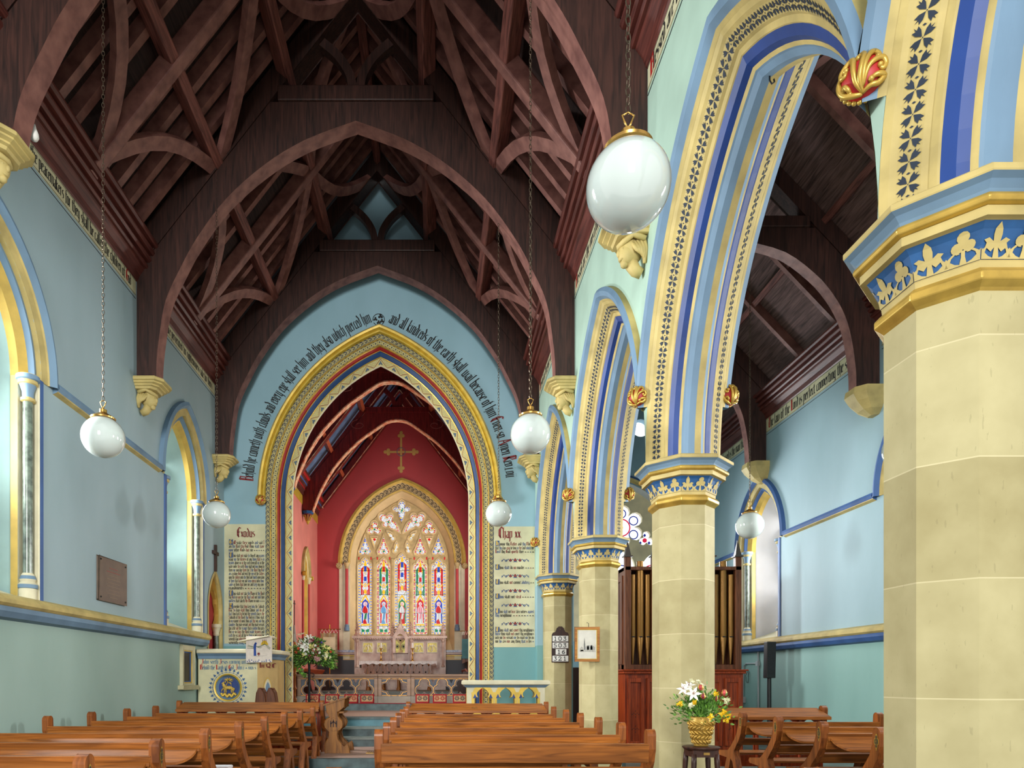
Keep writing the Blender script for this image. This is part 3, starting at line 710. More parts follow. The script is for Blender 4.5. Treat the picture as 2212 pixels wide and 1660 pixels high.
L4 = ['#Remember that thou keep holy the Sabbath', 'Day Six days shalt thou labour and do all', 'that thou hast to do but the seventh day is the', 'Sabbath of the Lord thy God in it thou shalt', 'do no manner of work thou and thy son and thy', 'daughter thy man-servant and thy maid-servant', 'thy cattle and the stranger that is within thy gates', 'For in six days the Lord made heaven and', 'earth the sea and all that in them is and rested the', 'seventh day wherefore the Lord blessed the', 'seventh day and hallowed it']
rows = rows_from(L1, 1176, 8)+rows_from(L2, 1204, 7.8)+rows_from(L3, 1286, 7.8)+rows_from(L4, 1314, 7.8)
tablet(484.5, 573.5, 1133, 1391, 'cream tablet headed Exodus painted left of the chancel arch', (513, 1161, .38, .031, 'Exodus'), rows)
RW = [(1179, '#Honour thy Father and thy Mother'), (1187.5, 'that thy days may be long in the land which the'), (1195.5, 'Lord thy God giveth thee ~ ~ ~ ~'), (1215, '*'), (1230, '#Thou shalt do no murder ~ ~ ~ ~'), (1249, '*'), (1262, '#Thou shalt not commit adultery ~ ~'), (1281, '*'), (1293, '#Thou shalt not steal ~ ~ ~ ~ ~'), (1312, '*'), (1325, '#Thou shalt not bear false witness against'), (1333, 'thy neighbour ~ ~ ~ ~ ~ ~ ~ ~'), (1352, '*'), (1365, '#Thou shalt not covet thy neighbours'), (1373, 'house thou shalt not covet thy neighbours'), (1381, 'wife nor his servant nor his maid nor his ox'), (1389, 'nor his ass nor any thing that is his ~')]
tablet(1065, 1155.5, 1138, 1399, 'cream tablet headed Chap xx painted right of the chancel arch', (1078, 1163, .50, .036, 'Chap xx.'), [(y, t_, False, (h1, h2, h3)[i % 3]) for i, (y, t_) in enumerate(RW)])
# ================================================================ nave arcade: wall, arches, columns
AC = 1.03; AZ = 3.45
cen = [(COLY[i]+COLY[i+1])/2 for i in range(4)]
hb = BAY/2
bot = []
for cy in cen:
    bot += [(cy+x, z) for x, z in parch(hb+.004, AC, AZ, None, 18)]
poly = bot+[(COLY[4]+.001, 3.3), (EW+.0, 3.3), (EW, 7.5), (COLY[0], 7.5)]
m = MB(); m.plate([poly], YZ, XA, XB); struct('wall_arcade', m, WALL_A)
m = MB(); m.box(XA, XB, COLY[4]+.25, EW, 0, 3.3); struct('wall_arcade_respond', m, WALL_E)
PROF = [(0, 2.05), (.03, 2.075), (.045, 2.10), (.115, 2.165), (.125, 2.19), (.16, 2.205), (.165, 2.215), (.22, 2.245), (.24, 2.29), (.262, 2.31), (.27, 2.325), (.305, 2.36), (.305, 2.42)]
PM = [0, 0, 0, 0, 0, 0, 1, 1, 0, 2, 2, 2]
full = PROF+[(n, 4.84-x) for n, x in reversed(PROF[:-1])]
fm = PM+[0, 2, 0, 1, 1, 1, 0, 0, 0, 0, 0, 0]
xc = [(.045, 2.10), (.115, 2.165)]
petal = []
for a in (45, 135, 225, 315):
    c_, s_ = math.cos(math.radians(a)), math.sin(math.radians(a))
    P = [(.05, 0), (.30, -.15), (.52, -.17), (.44, -.03), (.62, 0), (.44, .03), (.52, .17), (.30, .15)]
    petal.append(([(.5+(x*c_-y*s_)*.98, .5+(x*s_+y*c_)*.98) for x, y in P], 0))
petal.append((dia(0.02, .5, .05, .09), 0)); petal.append((circ(.5, .5, .03, 5), 0))
labs = ['painted pointed arch nearest the camera springing from the large column', 'tall painted arch with blue and stencilled bands beside the nearest globe lamp', 'painted arch behind the column with the flower vase', 'farthest painted nave arch, next to the chancel wall']
for i, cy in enumerate(cen):
    t = thing('arcade_arch', labs[i], 'arch', (2.42, cy, AZ))
    am = lambda u, z, d: (d, cy+u, z)
    m = MB(); sweep(m, [(hb-n, x) for n, x in full], AZ, AC, am, n=22, mats=fm)
    m.build('arch_moulding', [STONE_P, BLUE_D, BLUE_L, OCHRE, BLUE_M], t)
    for sx, nm in ((1, 'stencil'), (-1, 'stencil')):
        m = MB(); q = [(n, x if sx > 0 else 4.84-x) for n, x in xc]
        A = [am(x, z, q[0][1]) for x, z in parch(hb-q[0][0], AC, AZ, None, 40)]; B = [am(x, z, q[1][1]) for x, z in parch(hb-q[1][0], AC, AZ, None, 40)]
        rb = Ribbon(A, B, .003); a = rb.at(.4, .5); rb.e = -rb.e; b = rb.at(.4, .5)
        if (a.x-b.x)*sx > 0: rb.e = rb.e
        else: rb.e = -rb.e
        # lift away from the stone: towards the opening
        rb.stamp(m, petal, .098); m.build('stencil_band', INK, t)
    for sx in (1, -1):
        m = MB(); hx = (lambda x: x if sx > 0 else 4.84-x)
        sweep(m, [(hb+.15, hx(2.05)), (hb+.145, hx(1.985)), (hb+.10, hx(1.955)), (hb+.05, hx(1.97)), (hb+.02, hx(2.02)), (hb-.002, hx(2.05))], AZ, AC, am, n=22, xlim=hb-.01, mats=[0, 1, 1, 1, 0], tmin=math.acos((hb-.01+AC)/(hb+.05+AC)))
        m.build('hood_mould', [STONE_P, BLUE_L], t, smooth=True, smooth_angle=.9)
# ---- octagonal column
def octa(mb, prof, mats, c=(0, 0, 0)):
    mb.lathe([(r/math.cos(PI/8), z) for r, z in prof], 8, c, mats=mats, rot=PI/8)
col = thing('arcade_column', 'near octagonal stone column filling the right edge of the photo', 'column', (2.42, COLY[1], 0))
m = MB(); octa(m, [(.34, 0), (.34, .12), (.30, .2), (.27, .24), (.27, 3.03)], [0]*4, col.location); m.build('shaft', STONE, col)
m = MB(); L_ = col.location
octa(m, [(.262, 3.00), (.28, 3.02), (.308, 3.045), (.308, 3.075), (.285, 3.10), (.276, 3.105)], [0]*5, L_); m.build('neck_ring', GOLD, col, bevel=.006)
m = MB(); octa(m, [(.276, 3.10), (.279, 3.13), (.281, 3.135), (.29, 3.19), (.315, 3.245), (.335, 3.268), (.345, 3.270), (.362, 3.272), (.362, 3.312)], [0, 0, 1, 1, 1, 0, 0, 0], L_); m.build('frieze', [STONE_P, BLUE_F], col)
m = MB(); octa(m, [(.355, 3.312), (.385, 3.318), (.392, 3.335), (.385, 3.352), (.37, 3.357)], [0]*4, L_); m.build('gilt_roll', GOLD, col, bevel=.005)
m = MB(); octa(m, [(.37, 3.355), (.378, 3.37), (.40, 3.395), (.425, 3.41), (.428, 3.416), (.428, 3.438), (.41, 3.452)], [1, 1, 1, 0, 0, 0], L_); m.build('abacus', [STONE_P, BLUE_L], col)
# frieze motifs: fleuron and trefoil alternating, 16 round the bell
fl = [[(.0, 0), (.10, .0), (.06, .35), (.16, .22), (.30, .34), (.36, .30), (.30, .48), (.38, .56), (.24, .62), (.10, .52), (.12, .70), (.10, .85), (0, 1.0), (-.10, .85), (-.12, .70), (-.10, .52), (-.24, .62), (-.38, .56), (-.30, .48), (-.36, .30), (-.30, .34), (-.16, .22), (-.06, .35), (-.10, 0)]]
tf = foil(0, .62, .17, .155, 3, PI/2, 9)
stem = [(-.10, 0), (.10, 0), (.05, .25), (.05, .45), (-.05, .45), (-.05, .25)]
m = MB()
zp = [(.281, 3.135), (.29, 3.19), (.315, 3.245), (.335, 3.268)]
def fr_r(z):
    for (r0, z0), (r1, z1) in zip(zp, zp[1:]):
        if z <= z1: return r0+(r1-r0)*(z-z0)/(z1-z0)
    return zp[-1][0]
for k in range(8):
    a = k*PI/4; nx, ny = math.cos(a), math.sin(a); tx, ty = -ny, nx
    def mpf(u, v, e=.005):
        z = 3.135+v*.130; r_ = fr_r(z); half = r_*math.tan(PI/8)
        u = max(-half, min(half, u*(half/.125)))
        return (L_[0]+nx*(r_+e)+tx*u, L_[1]+ny*(r_+e)+ty*u, z)
    for off, P in ((-.062, fl[0]), (.062, tf), (.062, stem)):
        # slice by height so that the shape follows the curved bell
        m.flat([[(off+x*.145, y*.98) for x, y in P]], lambda u, v: mpf(u, v), 0)
    for off in (-.125, 0):
        P = [(off+.125*i/8+(-.062 if False else 0), .04+.30*(1-math.sin(PI*i/8))**1.5) for i in range(9)]+[(off+.125, 0), (off, 0)]
        m.flat([P], lambda u, v: mpf(u, v, .004), 0)
        for q in stroke([(off+.125/2+.036*math.cos(a_*PI/6), .42+.22*math.sin(a_*PI/6)) for a_ in range(-1, -6, -1)], .0001): pass
        for s2 in (-1, 1):
            for q in stroke([(off+.0625+s2*x_, y_) for x_, y_ in ((.062, .05), (.050, .30), (.030, .42), (.018, .36))], .0065): m.flat([[(a_, b_) for a_, b_ in q]], lambda u, v: mpf(u, v, .0045), 0)
m.build('leaf_pattern', STONE_P, col)
clab = ['octagonal stone column behind the flower vase', 'octagonal stone column with the framed picture hanging on it', 'octagonal stone column with the hymn board hanging on it']
for y, l in zip(COLY[2:], clab): dup(col, (2.42, y, 0), l)
dup(col, (2.42, COLY[0], 0), 'octagonal stone column west of the large right-hand column')
bl = ['large gilt and red boss above the nearest column', 'gilt and red boss above the column with the flower vase', 'gilt and red boss above the column with the framed picture', 'small gilt and red boss above the column with the hymn board']
for y, l in zip(COLY[1:], bl):
    b_ = boss_tree('arch_boss', l, (1.975, y-.01, 4.14), .092, None); b_.rotation_euler = (0, 0, -.62)
for y, l in zip(COLY[1:4], ('aisle-side boss above the nearest column', 'aisle-side gilt and red boss right of the vase column arches', 'aisle-side gilt and red boss above the picture column')):
    b_ = boss_tree('arch_boss', l, (2.865, y-.01, 4.15), .095, None); b_.rotation_euler = (0, 0, .5)
m = MB(); hk = (2.40, 4.93, 5.72); m.tube([(2.40, 4.93, 5.75), (2.40, 4.93, 5.69), (2.415, 4.93, 5.665), (2.435, 4.93, 5.68), (2.43, 4.93, 5.70)], .006, 6); o = m.build('iron_hook', IRON); tag(o, 'tiny dark iron hook under the crown of the tall painted arch', 'hook')
# ================================================================ painted text bands on the walls
def band(name, X, sg, y0, y1, z0, z1, txt, label, rev=False, t0=.1):
    t = thing(name, label, 'inscription', (X, (y0+y1)/2, z0))
    m = MB(); m.plate([[(y0, z0), (y1, z0), (y1, z1), (y0, z1)]], YZ, X-sg*.0005, X-sg*.004, 0)
    e = X-sg*.006
    for zz, mm in ((z0+.012, 1), (z1-.012, 1), (z0-.045, 1)): m.plate([[(y0, zz-.003), (y1, zz-.003), (y1, zz+.003), (y0, zz+.003)]], YZ, X-sg*.0005, e, mm)
    m.build('band_ground', [PARCH, BLACK], t)
    m = MB(); s = (z1-z0)*.115
    if rev: mp_ = lambda u, v: (e, y1-.1-u, z0+.06+v)
    else: mp_ = lambda u, v: (e, y0+t0+u, z0+.06+v)
    pen(m, txt, s, mp_, 0, 1, fit=(y1-y0)-.15-t0); m.build('lettering', [BLACK, RED], t)
band('text_band', XL, -1, 6.95, 10.2, 7.10, 7.33, 'are the peacemakers for they shall be called the children of God', 'cream verse band below the cornice, left wall, nearer the camera', t0=.46)
band('text_band', XL, -1, 10.55, 13.8, 7.10, 7.33, 'are they which are persecuted for righteousness sake for theirs', 'cream verse band below the cornice, left wall, farther bay')
band('text_band', XA, 1, 6.95, 10.2, 7.10, 7.33, 'Blessed are the merciful for they shall obtain mercy', 'cream verse band above the middle nave arch', rev=True)
band('text_band', XA, 1, 3.4, 6.65, 7.10, 7.33, 'Blessed are the meek for they shall inherit the earth', 'cream verse band above the tall near arch, top of the photo', rev=True)
band('text_band', XA, 1, 10.55, 13.8, 7.10, 7.33, 'Blessed are the pure in heart for they shall see God', 'cream verse band above the farthest nave arch', rev=True)
band('text_band', XR, 1, 10.65, 14.0, 6.42, 6.70, 'The law of the Lord is perfect converting the soul ~ ~', 'cream verse band on the aisle wall beginning The law of the Lord', rev=True)
band('text_band', XR, 1, 14.35, 17.0, 6.42, 6.70, 'Lord of hosts blessed is the man that trusteth', 'cream verse band at the far end of the aisle wall', rev=True)
band('text_band', XR, 1, 7.2, 10.35, 6.42, 6.70, 'The fear of the Lord is clean enduring for ever', 'cream verse band on the aisle wall beside the large column', rev=True)
# ================================================================ cornices and roofs
def cornice(name, X, sg, y0, y1, z, prof):
    m = MB()
    for i in range(len(prof)-1):
        (d0, a0), (d1, a1) = prof[i], prof[i+1]
        m.poly([(X-sg*d0, y0, z+a0), (X-sg*d0, y1, z+a0), (X-sg*d1, y1, z+a1), (X-sg*d1, y0, z+a1)])
    return struct(name, m, CORN)
cp = [(0, 0), (.02, .02), (.05, .10), (.11, .18), (.12, .20), (.155, .20), (.175, .225), (.17, .255), (.135, .265), (.14, .29), (.20, .29), (.225, .32), (.22, .35), (.18, .365), (.185, .39), (.25, .39), (.275, .425), (.27, .46), (.22, .47), (.23, .50), (.30, .50), (.325, .53), (.325, .56), (.12, .62)]
cornice('trim_cornice_left', XL, -1, 3.4, 14.1, 7.33, cp)
cornice('trim_cornice_right', XA, 1, 3.4, 14.1, 7.33, cp)
cornice('trim_cornice_aisle', XR, 1, 3.0, 17.1, 6.70, [(d*.85, a*.85) for d, a in cp])
def plane(r): return 11.67-1.265*abs(r)
SL = math.hypot(1, 1.265); UP = lambda s: (s*1.265/SL, 0, 1/SL)
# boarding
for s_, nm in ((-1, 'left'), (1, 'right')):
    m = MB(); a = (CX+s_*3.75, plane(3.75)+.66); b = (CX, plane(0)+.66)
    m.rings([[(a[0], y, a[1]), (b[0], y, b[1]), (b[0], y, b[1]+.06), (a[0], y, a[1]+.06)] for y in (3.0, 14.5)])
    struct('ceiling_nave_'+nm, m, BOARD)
# common rafters (individual)
rf = MB(); a0 = (CX-3.32, plane(3.32)+.52); b0 = (CX+.0, plane(0)+.52)
rf.beam([(a0[0], 0, a0[1]), (b0[0], 0, b0[1])], .085, .17, UP(-1))
rl = 'dark timber common rafter under the nave roof boarding'
first = {}
for s_ in (-1, 1):
    m = MB(); m.beam([(s_*3.32, 0, plane(3.32)+.52), (s_*.03, 0, plane(0)+.50)], .11, .17, UP(s_))
    ys = []
    for half in range(6):
        y_ = 3.24+half*1.783
        ys += [y_+1.783*k/5 for k in (1, 2, 3, 4)]
    for k, y in enumerate(ys):
        if k == 0:
            o = m.build('common_rafter', ROOF, None); o.location = (CX, y, 0); proto = o
            tag(o, 'dark timber common rafter on the %s slope of the nave roof' % ('left' if s_ < 0 else 'right'), 'rafter', 'nave common rafters, %s slope' % ('left' if s_ < 0 else 'right'))
        else:
            c = proto.copy(); COL.objects.link(c); c.location = (CX, y, 0)
# purlins and ridge
pz = lambda r: plane(r)+.20
for r_, l in ((-2.13, 'lower purlin on the left nave roof slope, holding the left lamp chains'), (2.13, 'lower purlin on the right nave roof slope, holding the right lamp chains'), (-1.07, 'upper purlin along the left slope of the nave roof'), (1.07, 'upper purlin along the right slope of the nave roof')):
    m = MB(); m.beam([(CX+r_, 3.2, pz(r_)-.02), (CX+r_, 14.3, pz(r_)-.02)], .15, .24, UP(1 if r_ > 0 else -1))
    o = m.build('purlin', ROOFY, None, bevel=.02); tag(o, l, 'roof beam')
m = MB(); m.rings([[(CX-.09, y, 12.2), (CX+.09, y, 12.2), (CX+.07, y, 11.88), (CX, y, 11.80), (CX-.07, y, 11.88)] for y in (3.2, 14.2)])
o = m.build('ridge_beam', ROOFY); tag(o, 'ridge beam along the peak of the nave roof', 'roof beam')
# arch-braced trusses
INT = [(0, 9.76), (.765, 9.47), (1.386, 9.09), (1.957, 8.58), (2.383, 8.01), (2.634, 7.556), (2.864, 7.047), (2.96, 6.5), (3.0, 6.1), (3.0, 5.87)]
INTS = smooth_path(INT, 4)
def truss(name, label, y, th=.26, legl=5.87, legr=5.87, P=INTS, plane_=plane, hw=3.31, coll=(10.04, 10.27), cx=CX, mats=None, colhw=1.12, braces=True, rz=.34, sl=1.265):
    mats = mats or [ROOFD, ROOF]
    t = thing(name, label, 'roof truss', (cx, y, P[-1][1]))
    for s_, leg in ((-1, legl), (1, legr)):
        pts = [(s_*x, z) for x, z in P if z > leg]; pts.append((s_*P[-1][0], leg))
        zc = coll[0]; rc = (plane_(0)-zc)/sl
        out = [(s_*hw, leg), (s_*hw, plane_(hw)+.35), (s_*rc, zc+.35*0), (0, zc)]
        m = MB(); m.plate([pts+out], lambda u, v, w_: (cx+u, y+w_, v), -th/2, th/2, 0, 1); m.build('arch_brace', mats, t, bevel=.018)
        m = MB(); m.plate([[(s_*hw, plane_(hw)+.0), (0, plane_(0)), (0, plane_(0)+rz+.12), (s_*(hw+.2), plane_(hw+.2)+rz+.12)]], lambda u, v, w_: (cx+u, y+w_, v), -th/2-.02, th/2+.02, 0, 0); m.build('principal_rafter', mats, t, bevel=.015)
        if braces:
            m = MB(); C = smooth_path([(s_*.05, coll[1]-.02), (s_*.10, coll[1]+.25), (s_*.27, coll[1]+.52), (s_*.52, coll[1]+.74)], 4)
            m.beam([(cx+u, y, v) for u, v in C], .14, .13, (s_*.8, 0, -.6) , 0); m.build('curved_strut', mats, t)
    m = MB(); m.box(cx-colhw-.05, cx+colhw+.05, y-th/2-.04, y+th/2+.04, coll[0], coll[1]); m.build('collar_beam', mats, t, bevel=.015)
    return t
truss('roof_truss', 'nearest arched roof truss, cut by the top of the photo', TR[1], legl=6.72)
truss('roof_truss', 'middle arched roof truss spanning the nave, its point above the chancel arch', TR[2]-.0)
truss('roof_truss', 'arched roof truss against the blue chancel-arch wall', TR[3]-.02)
# intermediate straight rafters
for y, l in ((5.02, 'straight-raftered intermediate truss nearest the camera'), (8.58, 'straight intermediate truss between the nearest and middle arched trusses'), (12.15, 'straight intermediate truss between the middle and far arched trusses')):
    t = thing('intermediate_truss', l, 'roof truss', (CX, y, 7.8))
    for s_ in (-1, 1):
        m = MB(); m.beam([(CX+s_*3.2, y, plane(3.2)+.14), (CX+s_*.0, y, plane(0)+.14)], .17, .24, UP(s_)); m.build('principal_rafter', ROOF, t, bevel=.02)
        m = MB(); C = smooth_path([(s_*.06, 10.45), (s_*.2, 10.95), (s_*.5, 11.15)], 4)
# wind braces
bl_ = {0: 'lower', 1: 'middle', 2: 'upper'}
RR = [3.05, 2.13, 1.07, .08]
nodes_y = [TR[0], 5.02, TR[1], 8.58, TR[2], 12.15, TR[3]]
for s_ in (-1, 1):
    sd = 'left' if s_ < 0 else 'right'
    for i in range(len(nodes_y)-1):
        ya, yb = nodes_y[i], nodes_y[i+1]; main_first = (i % 2 == 0)
        for z_ in range(3):
            ra, rb = RR[z_], RR[z_+1]
            # foot at the intermediate truss in the lower and upper zones, at the main truss in the middle zone
            low_main = (z_ == 1); y_lo = (ya if main_first else yb) if low_main else (yb if main_first else ya); y_hi = yb if y_lo == ya else ya
            P = []
            for k in range(9):
                t_ = k/8; q_ = (.13, .05, -.12)[z_]*math.sin(PI*t_); y = y_lo+(y_hi-y_lo)*(t_-q_); r_ = ra+(rb-ra)*(t_+q_)
                P.append((CX+s_*r_, y, plane(r_)+.11))
            m = MB(); m.beam(P, .18, .10, UP(s_))
            o = m.build('wind_brace', ROOF, None)
            tag(o, '%s %s wind brace, %s' % (bl_[z_], sd, ['top of photo, second half-bay before the nearest arched truss', 'half-bay just before the nearest arched truss', 'half-bay just behind the nearest arched truss', 'half-bay just before the middle arched truss', 'half-bay just behind the middle arched truss', 'half-bay before the truss at the chancel wall'][i]), 'wind brace')
# corbels
def corbel(x, y, z, sg, label, plain=False, group=None):
    """sg=-1 wall on the left; x = wall face"""
    t = thing('stone_corbel', label, 'corbel', (x, y, z), group)
    m = MB()
    if plain:
        R = []
        for k, (d, hh, w_) in enumerate([(.40, 0, .24), (.42, -.10, .24), (.36, -.2, .22), (.24, -.32, .16), (.10, -.40, .08)]):
            R.append([(-sg*0-sg*0, y_, 0) for y_ in ()] or [(0, -w_, hh), (-sg*d*.7, -w_, hh), (-sg*d, -w_*.5, hh), (-sg*d, w_*.5, hh), (-sg*d*.7, w_, hh), (0, w_, hh)])
        m.rings([[(x+p[0], y+p[1], z+p[2]) for p in r_] for r_ in R]); m.build('shaped_block', STONE_P, t)
        return t
    pr = [(.40, 0), (.42, -.02), (.42, -.055), (.38, -.065), (.38, -.085), (.335, -.10), (.335, -.12), (.30, -.13), (.285, -.16), (.25, -.165)]
    R = [[(0, -d*.62, hh), (-sg*d*.78, -d*.62, hh), (-sg*d, -d*.36, hh), (-sg*d, d*.36, hh), (-sg*d*.78, d*.62, hh), (0, d*.62, hh)] for d, hh in pr]
    m.rings([[(x+p[0], y+p[1], z+p[2]) for p in r_] for r_ in R]); m.build('moulded_cap', STONE_P, t)
    m = MB(); q = -sg
    m.sphere((x+q*.13, y, z-.24), .13, 14, 10, 0, (.95, .85, 1.1))        # skull
    m.sphere((x+q*.17, y-.02, z-.29), .095, 12, 8, 0, (1, .85, 1.15))      # face
    m.sphere((x+q*.255, y-.03, z-.29), .026, 8, 6, 0, (1, .8, 1.4))        # nose
    m.sphere((x+q*.235, y-.03, z-.352), .028, 8, 6, 0, (.8, 1.3, .5))      # lips
    m.sphere((x+q*.20, y-.02, z-.385), .04, 8, 6)                          # chin
    for e in (-1, 1): m.sphere((x+q*.225, y-.02+e*.045, z-.262), .018, 8, 6)
    m.tube([(x+q*.02, y-.13, z-.20), (x+q*.14, y-.14, z-.16), (x+q*.22, y-.08, z-.2), (x+q*.25, y-.02, z-.21), (x+q*.22, y+.06, z-.2), (x+q*.1, y+.13, z-.2)], .03, 7)
    for k in range(5): m.tube([(x+q*(.03+.03*k), y-.12+.01*k, z-.2), (x+q*(.01+.025*k), y-.13, z-.30), (x+q*.02, y-.10, z-.42+.02*k)], .02, 6)
    m.tube([(x+q*.02, y, z-.47), (x+q*.08, y, z-.44), (x+q*.13, y, z-.36)], [.05, .06, .07], 8)
    m.build('carved_head', STONE_P, t, smooth=True)
    return t
corbel(XL, TR[1], 6.72, -1, 'carved stone corbel at the left edge of the photo, above the big window')
corbel(XL, TR[2], 5.87, -1, 'carved head corbel under the middle truss on the left wall')
corbel(XL, TR[3]-.08, 5.87, -1, 'carved head corbel beside the chancel arch wall, left')
corbel(XA, TR[1], 5.87, 1, 'carved head corbel just below the nearest globe lamp')
corbel(XA, TR[2], 5.87, 1, 'carved head corbel under the middle truss, right side above the arcade')
corbel(XA, TR[3]-.08, 5.87, 1, 'carved head corbel right of the chancel arch, behind a globe lamp')
# ---- aisle roof
AX = 4.77
def aplane(r): return 9.3-1.05*abs(r)
AI = smooth_path([(0, 8.04), (.54, 7.88), (.98, 7.56), (1.26, 7.24), (1.45, 6.90), (1.55, 6.54), (1.61, 6.11), (1.62, 5.81)], 3)
for y, l in ((6.95, 'arched aisle roof truss nearest the camera, behind the large column'), (10.5, 'arched aisle roof truss framed between the tall arch and the large column'), (14.1, 'far arched aisle roof truss by the organ')):
    truss('aisle_truss', l, y, th=.2, legl=5.81, legr=5.81, P=AI, plane_=aplane, hw=1.97, coll=(8.25, 8.42), cx=AX, colhw=.85, braces=False, rz=.2, sl=1.05)
for y, l in ((10.5, 'plain stone corbel on the aisle wall beside the large column'), (14.1, 'plain stone corbel on the aisle wall above the far window')): corbel(XR, y, 5.81, 1, l, plain=True)
for s_, nm in ((-1, 'left'), (1, 'right')):
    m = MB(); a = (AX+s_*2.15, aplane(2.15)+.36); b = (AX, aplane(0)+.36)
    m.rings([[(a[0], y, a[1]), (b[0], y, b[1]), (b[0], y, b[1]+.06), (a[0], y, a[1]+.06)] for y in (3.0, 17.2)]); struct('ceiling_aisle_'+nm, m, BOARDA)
    m = MB(); up = (s_*1.05/1.45, 0, 1/1.45); m.beam([(s_*2.05, 0, aplane(2.05)+.26), (0, 0, aplane(0)+.26)], .09, .15, up)
    proto = m.build('common_rafter', ROOF); proto.location = (AX, 4.2, 0)
    tag(proto, 'timber rafter on the %s slope of the aisle roof' % nm, 'rafter', 'aisle rafters, %s slope' % nm)
    for y in (5.3, 8.0, 9.1, 11.55, 12.75, 15.2, 16.3): c = proto.copy(); COL.objects.link(c); c.location = (AX, y, 0)
    for r_, wd in ((1.15, 'middle'),):
        m = MB(); m.beam([(AX+s_*r_, 3.1, aplane(r_)+.28), (AX+s_*r_, 17.1, aplane(r_)+.28)], .10, .13, up); o = m.build('purlin', ROOFY); tag(o, 'aisle roof purlin along the %s slope' % nm, 'roof beam')
# ---- aisle east wall with its traceried window
EY = 17.1; WX = 4.72
rose = W(1353, 1132, EY)
zr = rose[2]; sp = 4.7
wout = [(WX+x, z) for x, z in parch(1.32, .5, 4.55, 2.3, 12)]
m = MB(); g5 = circ(W(1384, 925, EY)[0], W(1384, 925, EY)[2], .22, 20)
m.plate([[(XB, 0), (XR, 0), (XR, 6.9), (AX+1.98, 7.3), (AX, 9.4), (AX-1.98, 7.3), (XB, 6.9)], wout, g5], XZ, EY, EY+.5); struct('wall_aisle_east', m, paint('aisle_east_paint', (136, 172, 186), .65, var=.06, scale=1.5))
m = MB(); m.box(XB-.02, XB, EW, 17.1, 0, 7.3); struct('wall_organ_side', m, WALL_R)
r = sroot('window_6', (WX, EY, 2.3))
wm = lambda u, z, d: (WX+u, EY+d, z)
m = MB(); sweep(m, [(1.50, 0), (1.49, -.06), (1.44, -.07), (1.40, -.01), (1.34, -.01), (1.32, .03), (1.28, .30)], 4.55, .5, wm, zb=None, n=14, mats=[1, 1, 0, 0, 1, 2]); m.build('hood_mould', [STONE_P, BLUE_M, WHITEW], r)
m = MB(); holes = [foil(0, zr, .36, .17, 6, PI/2, 8)]
for s_ in (-1, 1):
    holes.append(foil(s_*.60, 4.93, .11, .10, 3, PI/2, 8))
    holes.append([(s_*.76+x, z) for x, z in parch(.28, .15, 4.15, 2.5, 8)])
holes.append([(x, z) for x, z in parch(.30, .15, 4.2, 2.5, 8)])
m.plate([parch(1.30, .5, 4.55, 2.3, 14)]+holes, lambda u, v, w_: wm(u, v, w_), .28, .40); m.build('stone_tracery', paint('cream_tracery', (226, 212, 172), .6, var=.08), r, bevel=.03)
m = MB(); m.plate([parch(1.31, .5, 4.55, 2.3, 14)], lambda u, v, w_: wm(u, v, w_), .46, .47, 0)
yy = .455
def ring(c, r0, r1, mm, n=28): m.plate([circ(c[0], c[1], r1, n), circ(c[0], c[1], r0, n)], lambda u, v, w_: wm(u, v, w_), yy-.004, yy, mm)
ring((0, zr), .20, .235, 2); m.plate([circ(0, zr, .05, 16)], wm, yy-.006, yy, 3)
for k in range(6):
    a = PI/2+k*PI/3; ring((.36*math.cos(a), zr+.36*math.sin(a)), .095, .125, 1, 20)
for s_ in (-1, 1):
    m.plate([circ(s_*.6, 4.93, .06, 12)], wm, yy-.006, yy, 2)
    for k in range(3):
        a = PI/2+k*2*PI/3; m.plate([dia(s_*.6+.13*math.cos(a), 4.93+.13*math.sin(a), .04, .05)], wm, yy-.006, yy, 1)
for cx_ in (-.76, 0, .76):
    ring((cx_, 4.1), .17, .2, 2 if cx_ else 1); ring((cx_, 4.1), .06, .09, 1); ring((cx_, 3.6), .14, .18, 1)
m.build('glass', [LITE, glow('glass_blue_ring', (40, 50, 140), .9), glow('glass_red_ring', (210, 40, 70), 1.0), glow('glass_amber', (230, 170, 30), 1.2)], r)
m = MB(); m.plate([circ(g5[0][0]-.22, W(1384, 925, EY)[2], .21, 20)], XZ, EY+.2, EY+.21); struct('window_7', m, LITE)
# ================================================================ globe lamps
def lamp(x, y, z, ztop, label, r=.2):
    t = thing('globe_lamp', label, 'pendant lamp', (x, y, z))
    m = MB(); m.sphere((x, y, z), r, 48, 28, 0, (1, 1, .98)); m.build('glass_globe', OPAL, t, smooth=True)
    m = MB(); m.lathe([(.085, r*.86), (.115, r*.87), (.118, r*.93), (.10, r*1.0), (.05, r*1.14), (.035, r*1.2), (.035, r*1.34), (.022, r*1.36), (.012, r*1.4)], 28, (x, y, z)); m.build('brass_cap', BRASS, t, smooth=True, smooth_angle=.5)
    m = MB(); m.tube([(x, y, z+r*1.38), (x-.015, y, z+r*1.55), (x-.03, y, z+r*1.72), (x, y, z+r*1.8), (x+.03, y, z+r*1.72), (x+.015, y, z+r*1.55), (x, y, z+r*1.4)], .005, 6); m.build('hook', BRASS, t, smooth=True)
    m = MB(); zz = z+r*1.78; i = 0
    while zz < ztop:
        L_ = .052; a = (i % 2)*PI/2+.3; cx_, sx_ = math.cos(a), math.sin(a)
        P = [(x+cx_*.013*math.cos(q), y+sx_*.013*math.cos(q), zz+.022+.027*math.sin(q)) for q in [2*PI*k/8 for k in range(8)]]
        m.tube(P, .003, 5, closed=True); zz += .043; i += 1
    m.build('chain', STEEL, t)
    return t
lamp(.92, 3.3, 3.74, 8.9, 'largest white globe lamp, nearest the camera, in front of the arcade', .2)
